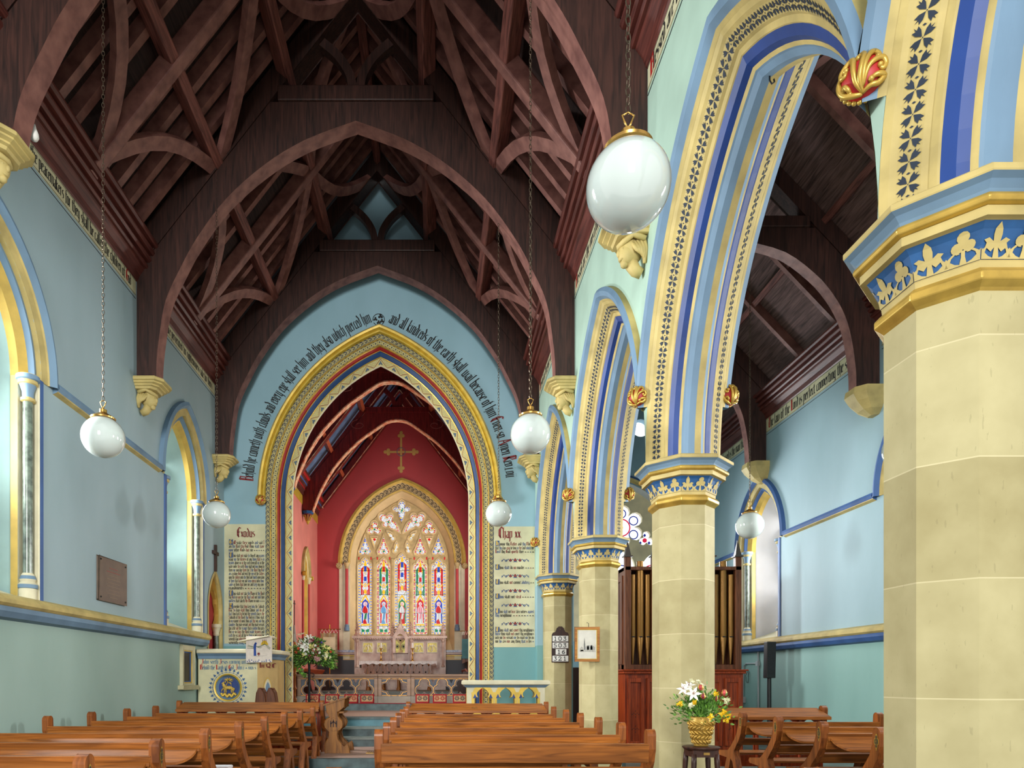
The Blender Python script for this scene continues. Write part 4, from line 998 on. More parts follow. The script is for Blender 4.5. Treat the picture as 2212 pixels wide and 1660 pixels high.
lamp(-3.34, 6.78, 3.76, 8.9, 'white globe lamp by the left wall, nearest of the left pair', .205)
lamp(.92, 6.8, 3.80, 8.9, 'white globe lamp right of the chancel arch, in front of a corbel')
lamp(-3.34, 10.25, 3.83, 8.9, 'white globe lamp left of the chancel arch, above the Exodus tablet', .205)
lamp(.92, 10.4, 3.88, 8.9, 'white globe lamp above the Chap xx tablet')
lamp(4.76, 10.4, 3.70, 8.3, 'white globe lamp hanging in the side aisle before its window', .205)
lamp(4.76, 6.95, 3.70, 8.3, 'white globe lamp almost hidden behind the large column', .2)
# white pear-shaped bulb on the cornice
x, y, z = W(74, 286, 7.0); m = MB(); m.lathe([(.001, -.09), (.03, -.08), (.045, -.05), (.04, -.01), (.02, .04), (.012, .08)], 14, (x, y, z)); o = m.build('light_bulb', WHITE, None, smooth=True); tag(o, 'white pear-shaped bulb on the left cornice near the nearest truss', 'light bulb')
# ================================================================ chancel shell
HW = 2.85; CY = 23.0
CRED = wallpaint('chancel_wall_paint', (80, 84, 90), (190, 66, 70), 2.14)
wc = [W(866, 1200, CY)[0], 0]; WXc = CX+.015
eo = [(WXc+x, z) for x, z in parch(2.0, .855, 5.25, 2.0, 16)]
m = MB(); m.plate([[(CX-HW, .5), (CX+HW, .5), (CX+HW, 7.3), (CX, 11.1), (CX-HW, 7.3)], eo], XZ, CY, CY+.6); struct('wall_chancel_east', m, CRED)
SIDE = paint('chancel_side_paint', (214, 130, 120), .6, var=.06, scale=1.5)
for s_, nm in ((-1, 'north'), (1, 'south')):
    m = MB(); X = CX+s_*HW
    hs = [[(yc+u, z) for u, z in parch(.42, .35, 4.55, 2.3, 10)] for yc in (17.3, 20.9)]
    m.plate([[(14.9, .5), (23.0, .5), (23.0, 7.4), (14.9, 7.4)]]+hs, YZ, X, X+s_*.6); struct('wall_chancel_'+nm, m, SIDE)
    for k, yc in enumerate((17.3, 20.9)):
        r = sroot('window_%d' % (8+k+(0 if s_ < 0 else 2)), (X, yc, 2.3)); cmw = lambda u, z, d: (X+s_*d, yc+u, z)
        m = MB(); sweep(m, [(.60, 0), (.59, -.08), (.52, -.10), (.48, -.02), (.44, .02), (.40, .10), (.30, .5)], 4.55, .35, cmw, n=12, mats=[0, 0, 0, 1, 1, 1]); m.build('hood_mould', [STONE_P, OCHRE], r)
        m = MB(); sweep(m, [(.50, -.01), (.40, .0), (.28, .45)], 4.55, .35, cmw, zb=2.3, n=12, mats=[0, 1]); m.build('jamb', [STONE_W, OCHRE], r)
        m = MB(); m.plate([parch(.3, .35, 4.55, 2.3, 8)], lambda u, v, w_: cmw(u, v, w_), .45, .46); m.build('glass', glow('warm_glass', (250, 214, 150), 2.0), r)
        for e in (-1, 1):
            m = MB(); m.lathe([(.035, .15), (.035, 2.05)], 12, (X+s_*-.03, yc+e*.46, 2.3)); m.build('shaft', CHRED, r, smooth=True, smooth_angle=.8)
            m = MB(); m.lathe([(.04, 0), (.055, .05), (.05, .09), (.08, .16), (.085, .2)], 14, (X-s_*.03, yc+e*.46, 4.33)); m.build('shaft_capital', STONE_W, r)
            m = MB(); m.sphere((X-s_*.08, yc+e*.56, 4.52), .075, 10, 8)
            for q in range(7): m.sphere((X-s_*.13, yc+e*.56+.05*math.cos(q*.9), 4.52+.05*math.sin(q*.9)), .025, 6, 5, 0)
            m.build('leaf_stop', GOLDP, r, smooth=True)
# gold frieze, cornice
for s_, nm in ((-1, 'north'), (1, 'south')):
    X = CX+s_*HW
    m = MB(); m.box(min(X, X-s_*.02), max(X, X-s_*.02), 15.1, 22.99, 6.60, 6.86); struct('trim_chancel_frieze_'+nm, m, GOLDP)
    m = MB(); pr = [(0, 0), (.05, .02), (.06, .12), (.10, .16), (.10, .22), (.16, .27), (.17, .33), (.20, .36), (.20, .42), (.26, .46), (.27, .54), (.05, .6)]
    for i in range(len(pr)-1):
        (d0, a0), (d1, a1) = pr[i], pr[i+1]
        m.poly([(X-s_*d0, 15.1, 6.86+a0), (X-s_*d0, 22.99, 6.86+a0), (X-s_*d1, 22.99, 6.86+a1), (X-s_*d1, 15.1, 6.86+a1)], [0, 0, 0, 1, 0, 2, 0, 0, 1, 0, 3][i])
    struct('trim_chancel_cornice_'+nm, m, [CORN, RED, BLUE_M, GOLDP])
# chancel roof
RTIM = wood('red_timber', (136, 38, 34), (82, 18, 20), 'z', rough=.45, coat=.2)
CREAMR = paint('cream_and_orange_banding', (240, 214, 178), .5, var=.1, scale=9, rgb2=(214, 96, 56))
STARB = paint('blue_boarding', (96, 120, 156), .6, var=.15, scale=4)
RIBW = wood('orange_timber', (196, 104, 66), (150, 60, 36), 'x', rough=.4, coat=.2)
def cplane(r): return 10.6-1.31*abs(r)
CI = smooth_path([(0, 9.15), (.3, 9.1), (.76, 8.80), (1.2, 8.47), (1.77, 7.88), (2.12, 7.36), (2.33, 6.94), (2.50, 6.51), (2.52, 6.38)], 3)
csl = math.hypot(1, 1.31)
for s_, nm in ((-1, 'north'), (1, 'south')):
    m = MB(); m.rings([[(CX+s_*3.0, y, cplane(3.0)+.42), (CX, y, cplane(0)+.42), (CX, y, cplane(0)+.48), (CX+s_*3.0, y, cplane(3.0)+.48)] for y in (14.95, 23.1)]); struct('ceiling_chancel_'+nm, m, STARB)
    # gilt stars on the boarding
    for r_, nn in ((2.0, 'lower'), (1.05, 'upper')):
        m = MB(); m.beam([(CX+s_*r_, 15.1, cplane(r_)+.24), (CX+s_*r_, 22.98, cplane(r_)+.24)], .11, .16, (s_*1.31/csl, 0, 1/csl)); o = m.build('purlin', RIBW); tag(o, 'orange %s purlin on the %s slope of the chancel roof' % (nn, nm), 'roof beam')
def ctruss(y, l, arch=True):
    t = thing('chancel_truss', l, 'roof truss', (CX, y, 6.38 if arch else 7.4))
    for s_ in (-1, 1):
        if arch:
            pts = [(s_*x, z) for x, z in CI]; out = [(s_*2.84, 6.38), (s_*2.84, cplane(2.84)+.2), (s_*.95, cplane(.95)+.0), (0, 9.36)]
            m = MB(); m.plate([pts+out], lambda u, v, w_: (CX+u, y+w_, v), -.09, .09); m.build('arch_brace', RTIM, t)
            m = MB(); m.beam([(CX+s_*x, y, z-.012) for x, z in CI], .2, .03, (0, 0, 1)) ; m.build('banded_edge', CREAMR, t)
            m = MB(); C = smooth_path([(s_*.06, 9.5), (s_*.14, 9.8), (s_*.36, 10.05)], 4); m.beam([(CX+u, y, v) for u, v in C], .12, .12, (s_*.7, 0, -.7)); m.build('curved_strut', RTIM, t)
            # row of red dots along the brace
            m = MB()
            for x, z in CI[::1]:
                for sgn in (1,): m.box(CX+s_*(x+.06)-.008, CX+s_*(x+.06)+.008, y-.095, y-.09, z+.06, z+.076)
            m.build('painted_dots', RED, t)
            m = MB(); x0, z0 = CX+s_*1.15, 8.98; P = [(x0+s_*(.05+.02*k)*math.cos(k*.7), y-.093, z0+(.03+.012*k)*math.sin(k*.7)) for k in range(12)]
            m.tube(P, .008, 5); m.build('painted_scroll', paint('faded_pink_scroll', (150, 84, 78), .6), t)
        m = MB(); m.beam([(CX+s_*2.7, y, cplane(2.7)+.12), (CX, y, cplane(0)+.12)], .14, .2, (s_*1.31/csl, 0, 1/csl), 0, None); m.build('principal_rafter', RTIM, t)
        m = MB(); m.beam([(CX+s_*2.66, y, cplane(2.66)+.0), (CX, y, cplane(0)+.0)], .15, .03, (s_*1.31/csl, 0, 1/csl)); m.build('banded_edge', CREAMR, t)
    if arch:
        m = MB(); m.box(CX-.95, CX+.95, y-.1, y+.1, 9.34, 9.52); m.build('collar_beam', RTIM, t)
        m = MB()
        for k in range(34): m.box(CX-.93+k*.056, CX-.93+k*.056+.02, y-.104, y-.1, 9.355, 9.37); m.box(CX-.93+k*.056, CX-.93+k*.056+.02, y-.104, y-.1, 9.495, 9.51)
        m.build('painted_dots', RED, t)
ctruss(15.3, 'red chancel roof truss directly behind the chancel arch'); ctruss(17.85, 'red arched chancel truss with cream edge, nearer of the two seen whole'); ctruss(20.5, 'red arched chancel truss with cream edge, the farther one')
for y, l in ((16.5, 'straight red rafter pair behind the chancel arch'), (19.15, 'straight red rafter pair between the two arched chancel trusses'), (21.8, 'straight red rafter pair near the chancel east wall'), (22.9, 'red rafter pair lying against the chancel east wall')): ctruss(y, l, False)
def ccorbel(y, s_, l):
    x = CX+s_*(HW-.16); t = thing('painted_corbel', l, 'corbel', (x, y, 6.02))
    m = MB(); m.lathe([(.02, 0), (.05, .06), (.07, .1)], 8, (x, y, 6.02)); m.build('drop', GOLDP, t)
    m = MB(); m.lathe([(.06, .1), (.07, .14), (.12, .3)], 10, (x, y, 6.02)); m.build('bell', REDD, t)
    m = MB(); 
    for k in range(9):
        a = k*2*PI/9; m.tube([(x+.065*math.cos(a), y+.065*math.sin(a), 6.13), (x+.10*math.cos(a), y+.10*math.sin(a), 6.24), (x+.14*math.cos(a), y+.14*math.sin(a), 6.28)], .014, 5)
    m.build('gilt_leaves', GOLDP, t)
    m = MB(); m.lathe([(.15, .3), (.17, .31), (.17, .345), (.18, .35), (.18, .38)], 8, (x, y, 6.02)); m.build('cap', [BLUE_F], t)
ccorbel(20.5, -1, 'red and gold corbel on the chancel left wall under the farther truss'); ccorbel(17.85, -1, 'red and gold corbel on the chancel left wall under the nearer truss')
# painted gold cross
xc_, _, zc_ = W(866.5, 977, CY); Yc = CY-.004; m = MB()
k = .92*CY/F*.5
def cr_arm(a, L_):
    ca, sa = math.cos(a), math.sin(a); T = lambda u, v, e=0: (xc_+u*ca-v*sa, Yc-e-(.001 if abs(sa) > .5 else 0)-(.0005 if a < 0 or a > 3 else 0), zc_+u*sa+v*ca)
    m.poly([T(0, -.035), (T(L_*.82, -.035)), T(L_*.82, .035), T(0, .035)], 0)
    m.flat([[(L_*.72+x, y) for x, y in foil(.12, 0, .07, .062, 3, 0, 7)]], lambda u, v: T(u, v, .002), 0)
    m.poly([T(L_*.9, 0, .004), T(L_*1.02, -.05, .004), T(L_*1.1, 0, .004), T(L_*1.02, .05, .004)], 0)
for a, L_ in ((0, .48), (PI/2, .64), (PI, .48), (-PI/2, .64)): cr_arm(a, L_)
m.plate([circ(xc_, zc_, .15, 28), circ(xc_, zc_, .125, 28)], XZ, Yc-.012, Yc-.008, 1)
o = m.build('painted_cross', [paint('dull_gold_paint', (206, 166, 90), .5), paint('grey_ring', (128, 110, 120), .5)]); tag(o, 'gold budded cross with grey ring painted above the east window', 'painted cross')
# ================================================================ great east window
r = sroot('window_12', (WXc, CY, 2.6))
em = lambda u, z, d: (WXc+u, CY+d, z)
m = MB(); sweep(m, [(2.17, 0), (2.16, -.08), (2.08, -.11), (2.04, -.05), (2.02, -.03), (1.83, .03), (1.82, .0), (1.77, .02), (1.76, .08)], 5.25, .855, em, n=20, mats=[0, 1, 1, 1, 0, 1, 1, 0]); m.build('hood_mould', [STONE_G, OCHRE], r)
A = [em(x, z, -.028) for x, z in parch(2.01, .855, 5.25, None, 40)]; B = [em(x, z, .028) for x, z in parch(1.84, .855, 5.25, None, 40)]
rb = Ribbon(A, B, .004); aflip(rb); m = MB(); rb.stamp(m, scr[:-2], .16); m.build('scroll_stencil', paint('umber_stencil', (56, 48, 40), .7), r)
m = MB(); sweep(m, [(1.78, .07), (1.56, .52)], 5.25, .855, em, zb=2.2, n=20); m.strip([em(-2.02, 2.0, .0), em(2.02, 2.0, .0)], [em(-1.56, 2.8, .5), em(1.56, 2.8, .5)]); m.build('splayed_reveal', paint('buff_reveal', (222, 198, 150), .6, var=.06), r, smooth=True, smooth_angle=.7)
for s_ in (-1, 1):
    m = MB(); m.lathe([(.05, .2), (.05, 2.2)], 14, (WXc+s_*1.86, CY-.06, 3.0)); m.build('red_shaft', CHRED, r, smooth=True, smooth_angle=.8)
    m = MB(); m.box(WXc+s_*2.06-.06, WXc+s_*2.06+.06, CY-.03, CY, 2.2, 5.2); m.box(WXc+s_*1.89-.12, WXc+s_*1.89+.12, CY+.02, CY+.08, 2.0, 5.26); m.build('jamb_pilaster', STONE_W, r)
    m = MB(); m.lathe([(.055, 0), (.07, .03), (.06, .07), (.09, .14), (.10, .2)], 14, (WXc+s_*1.86, CY-.06, 5.07)); m.build('shaft_capital', STONE_G, r)
    m = MB(); m.lathe([(.09, 0), (.09, .1), (.07, .14), (.08, .17), (.055, .22)], 14, (WXc+s_*1.86, CY-.06, 2.98)); m.build('shaft_base', BLUE_L, r)
    m = MB(); m.sphere((WXc+s_*2.12, CY-.08, 5.17), .11, 12, 8)
    for q in range(8): m.sphere((WXc+s_*2.12+.07*math.cos(q*.8), CY-.17, 5.17+.07*math.sin(q*.8)), .03, 6, 5)
    m.build('leaf_stop', STONE_G, r, smooth=True)
GY = .55                                # depth of the glass behind the wall face
sc7 = 360/1494
def T7(x, y):                           # point of the tracery, in metres about the window axis
    px, py = 700+x*sc7, 1000+y*sc7
    return ((px-947)/F*(CY+GY)-WXc, H-(py-1468)/F*(CY+GY))
def lt(cx_, top, hw_, bot, cusp=True):
    """trefoil-headed light outline in tracery units"""
    P = [(cx_-hw_, bot), (cx_-hw_, top+95)]
    P += [(cx_-hw_*1.0, top+70), (cx_-hw_*.82, top+52), (cx_-hw_*.55, top+50), (cx_-hw_*.50, top+32), (cx_-hw_*.30, top+16), (cx_, top)]
    Q = [(2*cx_-x, y) for x, y in reversed(P[:-1])]
    return P+Q
def inset(P, k):
    cx_ = sum(p[0] for p in P)/len(P); cy_ = sum(p[1] for p in P)/len(P)
    return [(cx_+(x-cx_)*k, cy_+(y-cy_)*k) for x, y in P]
lights = [(370, 858, 62), (535, 862, 60), (700, 822, 63), (863, 866, 60), (1027, 866, 62)]
def star3(cx_, cy_, hw_, up, dn):       # spherical triangle with lobed foot
    return [(cx_, cy_-up), (cx_+hw_*.35, cy_-up*.35), (cx_+hw_*.75, cy_+dn*.25), (cx_+hw_, cy_+dn*.55), (cx_+hw_*.85, cy_+dn*.95), (cx_+hw_*.4, cy_+dn), (cx_, cy_+dn*.85), (cx_-hw_*.4, cy_+dn), (cx_-hw_*.85, cy_+dn*.95), (cx_-hw_, cy_+dn*.55), (cx_-hw_*.75, cy_+dn*.25), (cx_-hw_*.35, cy_-up*.35)]
def tear(cx_, cy_, sx_):                # double-lobed teardrop leaning to the axis
    P = closed_smooth([(-88, -42), (-84, -68), (-58, -82), (-32, -70), (-24, -54), (-8, -72), (16, -76), (34, -58), (34, -32), (24, -22), (52, -8), (78, 36), (94, 88), (50, 66), (8, 48), (-8, 26), (-28, 40), (-50, 34), (-60, 12), (-50, -6), (-76, -16)], 3)
    return [(cx_+sx_*x, cy_+y) for x, y in P]
def mou(cx_, cy_, sx_, a):
    P = closed_smooth([(-38, -32), (-8, -30), (10, -18), (8, -6), (24, -4), (34, 14), (24, 32), (6, 32), (-4, 18), (0, 8), (-14, 6)], 3)
    return [(cx_+sx_*(x*math.cos(a)-y*math.sin(a)), cy_+x*math.sin(a)+y*math.cos(a)) for x, y in P]
quad = [(698, 352), (725, 370), (735, 400), (768, 408), (768, 440), (738, 462), (722, 500), (698, 538), (674, 500), (658, 462), (628, 440), (628, 408), (661, 400), (671, 370)]
quad = closed_smooth([(698, 350), (722, 366), (730, 392), (722, 404), (742, 400), (766, 408), (774, 426), (764, 444), (740, 450), (726, 446), (728, 470), (716, 500), (698, 540), (680, 500), (668, 470), (670, 446), (656, 450), (632, 444), (622, 426), (630, 408), (654, 400), (674, 404), (666, 392), (674, 366)], 3)
opens = [('L', lt(c_, t_, h_, 1545), c_, t_, h_) for c_, t_, h_ in lights]
opens += [('Q', quad, 0, 0, 0), ('T', tear(585, 545, 1), 0, 0, 0), ('T', tear(813, 545, -1), 0, 0, 0)]
opens += [('F', foil(c_, 600, 34, 30, 3, -PI/2, 8), 0, 0, 0) for c_ in (453, 942)]
opens += [('S', star3(c_, 760, 52, 90, 72), c_, 760, i) for i, c_ in enumerate((370, 535, 862, 1025))]
opens += [('V', [(c_-28, 675), (c_+28, 675), (c_, 760)], c_, 0, 0) for c_ in (452, 943)]
opens += [('M', mou(605, 668, 1, .15), 0, 0, 0), ('M', mou(790, 668, -1, .15), 0, 0, 0), ('M', mou(643, 775, 1, 1.0), 0, 0, 0), ('M', mou(755, 775, -1, 1.0), 0, 0, 0)]
opens += [('R', [(c_-8, 850), (c_+8, 850), (c_+5, 878), (c_-5, 878)], 0, 0, 0) for c_ in (315, 424, 480, 590, 810, 920, 974, 1080)]
# stone tracery
m = MB(); outer = parch(1.58, .855, 5.25, 2.7, 18)
m.plate([outer]+[[T7(x, y) for x, y in o_[1]] for o_ in opens], lambda u, v, w_: em(u, v, w_), GY-.14, GY-.02)
m.build('stone_tracery', STONE_G, r, bevel=.02)
m = MB()
for j_, o_ in enumerate(opens):
    if o_[0] == 'R': continue
    P_ = o_[1]
    if o_[0] == 'L': big_ = [(o_[2]+(x-o_[2])*1.15, y-9 if y < 1400 else y) for x, y in P_]
    else:
        k_ = {'Q': 1.15, 'T': 1.17, 'F': 1.2, 'S': 1.2, 'V': 1.35, 'M': 1.35}[o_[0]]; big_ = inset(P_, k_)
    m.plate([[T7(x, y) for x, y in big_], [T7(x, y) for x, y in inset(P_, .985)] if o_[0] != 'L' else [T7(o_[2]+(x-o_[2])*.98, y+2 if y < 1400 else y-2) for x, y in P_]], lambda u, v, w_: em(u, v, w_), GY-.165-.0006*j_, GY-.13)
m.build('tracery_moulding', paint('buff_moulding', (222, 198, 146), .6, var=.08), r, bevel=.012)
m = MB()
for c_ in (453, 617, 782, 946):
    u = T7(c_, 0)[0]; m.box(WXc+u-.05, WXc+u+.05, CY+GY-.2, CY+GY-.12, 2.7, 5.5)
m.build('mullion', STONE_G, r, bevel=.025)
GM = [leaded('glass_pale', (238, 240, 246), (222, 210, 170), 1.0), glow('glass_red', (222, 20, 24), .95), glow('glass_blue', (30, 70, 190), .95), glow('glass_gold', (250, 190, 30), 1.1), glow('glass_green', (20, 140, 90), .9), glow('glass_lilac', (120, 120, 205), 1.0), glow('glass_pink', (240, 160, 170), 1.05), glow('lead', (40, 38, 44), .1), glow('glass_sky', (110, 170, 220), 1.0), glow('glass_white', (236, 234, 230), .95)]
PALE, GR, GB, GG, GGN, GL, GP, LEAD, SKY, WHT = range(10)
def gput(m, P, d, mt):                  # a piece of glass, d = layers towards the room
    m.flat([[T7(x, y) for x, y in P]], lambda u, v: em(u, v, GY-.003*d), mt)
def beads(m, P, step, w_, cols, d):
    Q = P+[P[0]]; acc = 0; i = 0
    for a, b in zip(Q, Q[1:]):
        l = math.hypot(b[0]-a[0], b[1]-a[1]); n = max(1, round(l/step)); dx, dy = (b[0]-a[0])/n, (b[1]-a[1])/n
        nx, ny = (-dy, dx); ll = math.hypot(nx, ny) or 1; nx, ny = nx/ll*w_/2, ny/ll*w_/2
        for k in range(n):
            x, y = a[0]+dx*(k+.12), a[1]+dy*(k+.12); x2, y2 = a[0]+dx*(k+.88), a[1]+dy*(k+.88)
            gput(m, [(x+nx, y+ny), (x2+nx, y2+ny), (x2-nx, y2-ny), (x-nx, y-ny)], d, cols[i % len(cols)]); i += 1
def el(cx_, cy_, a, b, n=12): return [(cx_+a*math.cos(2*PI*i/n), cy_+b*math.sin(2*PI*i/n)) for i in range(n)]
for idx, (kind, P, c_, t_, h_) in enumerate(opens):
    m = MB(); gput(m, inset(P, 1.04), 0, {'R': GR}.get(kind, PALE))
    if kind == 'L':
        odd = idx in (1, 3); ctr = idx == 2; ca, cb = (GR, GG) if odd else (GL, GG)
        s_ = h_/62.
        X = lambda x: c_+x*s_
        beads(m, [(X(-53), 1530), (X(-53), t_+95), (X(-44), t_+62), (X(-26), t_+52), (X(-14), t_+24), (X(0), t_+8), (X(14), t_+24), (X(26), t_+52), (X(44), t_+62), (X(53), t_+95), (X(53), 1530)], 13, 12, [ca, cb] if not odd else [GR, GR, GG], 1)
        y0 = t_+45
        # canopy finial and fields
        A, B = (GGN, GR) if odd else (GR, GB)
        for sx_ in (-1, 1):
            gput(m, [(X(sx_*14), t_+70), (X(sx_*38), t_+95), (X(sx_*38), t_+330), (X(sx_*26), t_+330), (X(sx_*20), t_+200)], 1, A)
            gput(m, [(X(sx_*10), t_+60), (X(sx_*22), t_+110), (X(sx_*14), t_+140)], 2, GG)
            gput(m, [(X(sx_*14), t_+250), (X(sx_*36), t_+215), (X(sx_*34), t_+240)], 2, GG)
        gput(m, [(X(-16), t_+110), (X(0), t_+55), (X(16), t_+110)], 2, GG); gput(m, [(X(-14), t_+60), (X(0), t_+10), (X(14), t_+60), (X(0), t_+80)], 2, GG)
        gput(m, [(X(-12), t_+70), (X(12), t_+70), (X(12), t_+118), (X(-12), t_+118)], 3, B)
        gput(m, [(X(-22), t_+122), (X(22), t_+122), (X(18), t_+150), (X(-18), t_+150)], 2, PALE)
        gput(m, [(X(-12), t_+165), (X(12), t_+165), (X(12), t_+205), (X(-12), t_+205)], 3, B)
        gput(m, el(X(0), t_+242, 16, 18), 3, GG); gput(m, el(X(0), t_+242, 8, 9), 4, PALE); gput(m, dia(X(0), t_+242, 5, 6), 5, B)
        gput(m, [(X(-30), t_+262), (X(30), t_+262), (X(22), t_+285), (X(-22), t_+285)], 2, PALE)
        gput(m, el(X(0), t_+300, 13, 22), 3, GG)
        for sx_ in (-1, 1): gput(m, [(X(sx_*14), t_+285), (X(sx_*22), t_+285), (X(sx_*22), t_+325), (X(sx_*12), t_+325)], 3, A)
        # lower canopy gable
        yb = 1190
        gput(m, [(X(-40), yb+8), (X(40), yb+8), (X(40), yb+60), (X(-40), yb+60)], 1, PALE)
        for q in stroke([(X(-36), yb+65), (X(-16), yb+30), (X(0), yb), (X(16), yb+30), (X(36), yb+65)], 6): gput(m, q, 3, GG)
        # niche behind the figure
        N_ = (GB, GR, GGN, GR, GB)[idx]
        gput(m, [(X(-32), 1440), (X(-32), 1270), (X(-24), 1245), (X(-10), 1235), (X(0), 1222), (X(10), 1235), (X(24), 1245), (X(32), 1270), (X(32), 1440)], 2, N_)
        # robed standing figure
        hue1, hue2 = ((GR, WHT), (SKY, WHT), (WHT, GR), (GP, WHT), (GR, WHT))[idx]
        gput(m, el(X(0), 1268, 20, 22), 3, (GP, SKY, GG, GR, GP)[idx]); gput(m, el(X(0), 1268, 15, 17), 4, PALE); gput(m, el(X(0), 1270, 8, 11), 5, GP)
        gput(m, [(X(-9), 1284), (X(9), 1284), (X(26), 1310), (X(28), 1350), (X(20), 1360), (X(24), 1445), (X(-22), 1445), (X(-18), 1360), (X(-28), 1345), (X(-24), 1308)], 3, hue2)
        gput(m, [(X(-9), 1286), (X(4), 1286), (X(20), 1315), (X(22), 1345), (X(-6), 1352), (X(-26), 1340), (X(-22), 1308)], 4, hue1)
        gput(m, [(X(-4), 1355), (X(16), 1350), (X(8), 1400), (X(-16), 1440)], 4, (GGN, SKY, WHT, GP, WHT)[idx])
        gput(m, [(X(-20), 1420), (X(0), 1400), (X(16), 1446), (X(-20), 1446)], 5, (GR, SKY, GR, WHT, GR)[idx])
        for q in stroke([(X(-8), 1300), (X(0), 1370), (X(-6), 1440)], 1.0)+stroke([(X(10), 1300), (X(12), 1440)], 1.0): gput(m, q, 6, LEAD)
        gput(m, [(X(-38), 1448), (X(38), 1448), (X(38), 1462), (X(-38), 1462)], 3, GG)
        gput(m, [(X(-34), 1490), (X(-6), 1498), (X(-6), 1520), (X(-34), 1520)], 2, GGN); gput(m, [(X(34), 1490), (X(6), 1498), (X(6), 1520), (X(34), 1520)], 2, GGN)
        gput(m, el(X(0), 1484, 9, 9), 3, PALE)
        for sx_ in (-1, 1):
            for q in stroke([(X(sx_*40), t_+90), (X(sx_*40), 1535)], 1.2): gput(m, q, 6, LEAD)
        for yy_ in (970, 1077, 1185, 1350, 1468):
            for q in stroke([(c_-h_, yy_), (c_+h_, yy_)], 1.6): gput(m, q, 6, LEAD)
        nm = 'lancet_glass'
    elif kind == 'R': nm = 'tracery_glass'
    else:
        cx_ = sum(p[0] for p in P)/len(P); cy_ = sum(p[1] for p in P)/len(P)
        cols = {'Q': [GL, GB, GG], 'T': [GR, GR, GG], 'F': [GR, GR, GG], 'V': [GG], 'M': [GG]}.get(kind) or ([GB, GL, GG] if c_ in (370, 1025) else [GR, GR, GG])
        if kind == 'V': gput(m, el(cx_, 690, 12, 12), 3, GR)
        beads(m, inset(P, .86), 12 if kind not in 'VM' else 9, 11 if kind not in 'VM' else 7, cols, 1)
        if kind in 'QTFS':
            gput(m, el(cx_, cy_+(12 if kind == 'S' else 0), 9, 9, 8), 3, GGN)
            for k in range(4):
                a = k*PI/2+.4; gput(m, el(cx_+16*math.cos(a), cy_+16*math.sin(a)+(12 if kind == 'S' else 0), 6, 6, 6), 3, (GR if kind != 'Q' else GGN) if k % 2 else GG)
            for q in stroke([(cx_-30, cy_), (cx_-10, cy_-10), (cx_+10, cy_+10), (cx_+30, cy_)], 1): gput(m, q, 3, LEAD)
        nm = 'tracery_glass'
    m.build(nm, GM, r)
# string ledge with blue tiles either side of the reredos, dado fillet
for px0, px1 in ((721, 767), (963, 1045)):
    xa, xb = (px0-947)/F*CY, (px1-947)/F*CY
    m = MB(); m.box(xa, xb, CY-.14, CY, 2.26, 2.33, 0); m.box(xa, xb, CY-.11, CY, 2.18, 2.26, 1); m.box(xa, xb, CY-.02, CY, 2.13, 2.155, 2)
    struct('trim_chancel_ledge_%d' % (1 if px0 < 800 else 2), m, [paint('blue_white_tile', (196, 204, 216), .4, var=.05, scale=18, rgb2=(110, 134, 176)), ALAB, GOLDP])
# ================================================================ reredos
RY = 22.55
t = thing('reredos', 'pink and cream veined stone reredos with carved panels behind the altar', 'reredos', (W(864, 0, RY)[0], RY, 1.0))
def R_(px, py): p = W(px, py, RY-.2); return p[0], p[2]
m = MB(); x0, _ = R_(765, 0); x1, _ = R_(962, 0); _, zt = R_(0, 1383)
m.box(x0, x1, RY-.15, RY+.2, 1.0, zt); m.build('slab', ALAB, t)
m = MB(); _, za = R_(0, 1374.5); _, zb_ = R_(0, 1383); m.box(x0-.06, x1+.06, RY-.3, RY+.2, zb_+.05, za); m.box(x0-.02, x1+.02, RY-.25, RY+.2, zb_, zb_+.05)
xx = x0
while xx < x1: m.sphere((xx, RY-.28, zb_+.03), .03, 8, 6, 0, (1, .6, 1)); xx += .075
m.build('cornice', ALAB, t)
for px in (772, 849, 888, 957):
    m = MB(); x, _ = R_(px, 0); m.box(x-.09, x+.09, RY-.24, RY-.1, 1.0, zt+.02); m.lathe([(.035, 1.8), (.035, zt-.08)], 10, (x, RY-.27, 0)); m.lathe([(.06, 0), (.05, .05), (.035, .08)], 10, (x, RY-.27, 1.75)); m.lathe([(.035, 0), (.06, .06), (.065, .1)], 10, (x, RY-.27, zt-.1)); m.build('pilaster', ALAB, t)
for px in (772, 849, 888, 957):
    m = MB(); x, _ = R_(px, 0); zt2 = za; m.lathe([(.10, 0), (.11, .03), (.07, .08), (.07, .16), (.09, .18), (.045, .24), (.02, .40), (.035, .42), (.01, .47)], 8, (x, RY-.22, zt2))
    for k in range(4):
        for j in range(3): m.sphere((x+(.07-.018*j)*math.cos(k*PI/2+.7), RY-.22+(.07-.018*j)*math.sin(k*PI/2+.7), zt2+.22+.07*j), .022, 6, 5)
    m.build('pinnacle', ALAB, t)
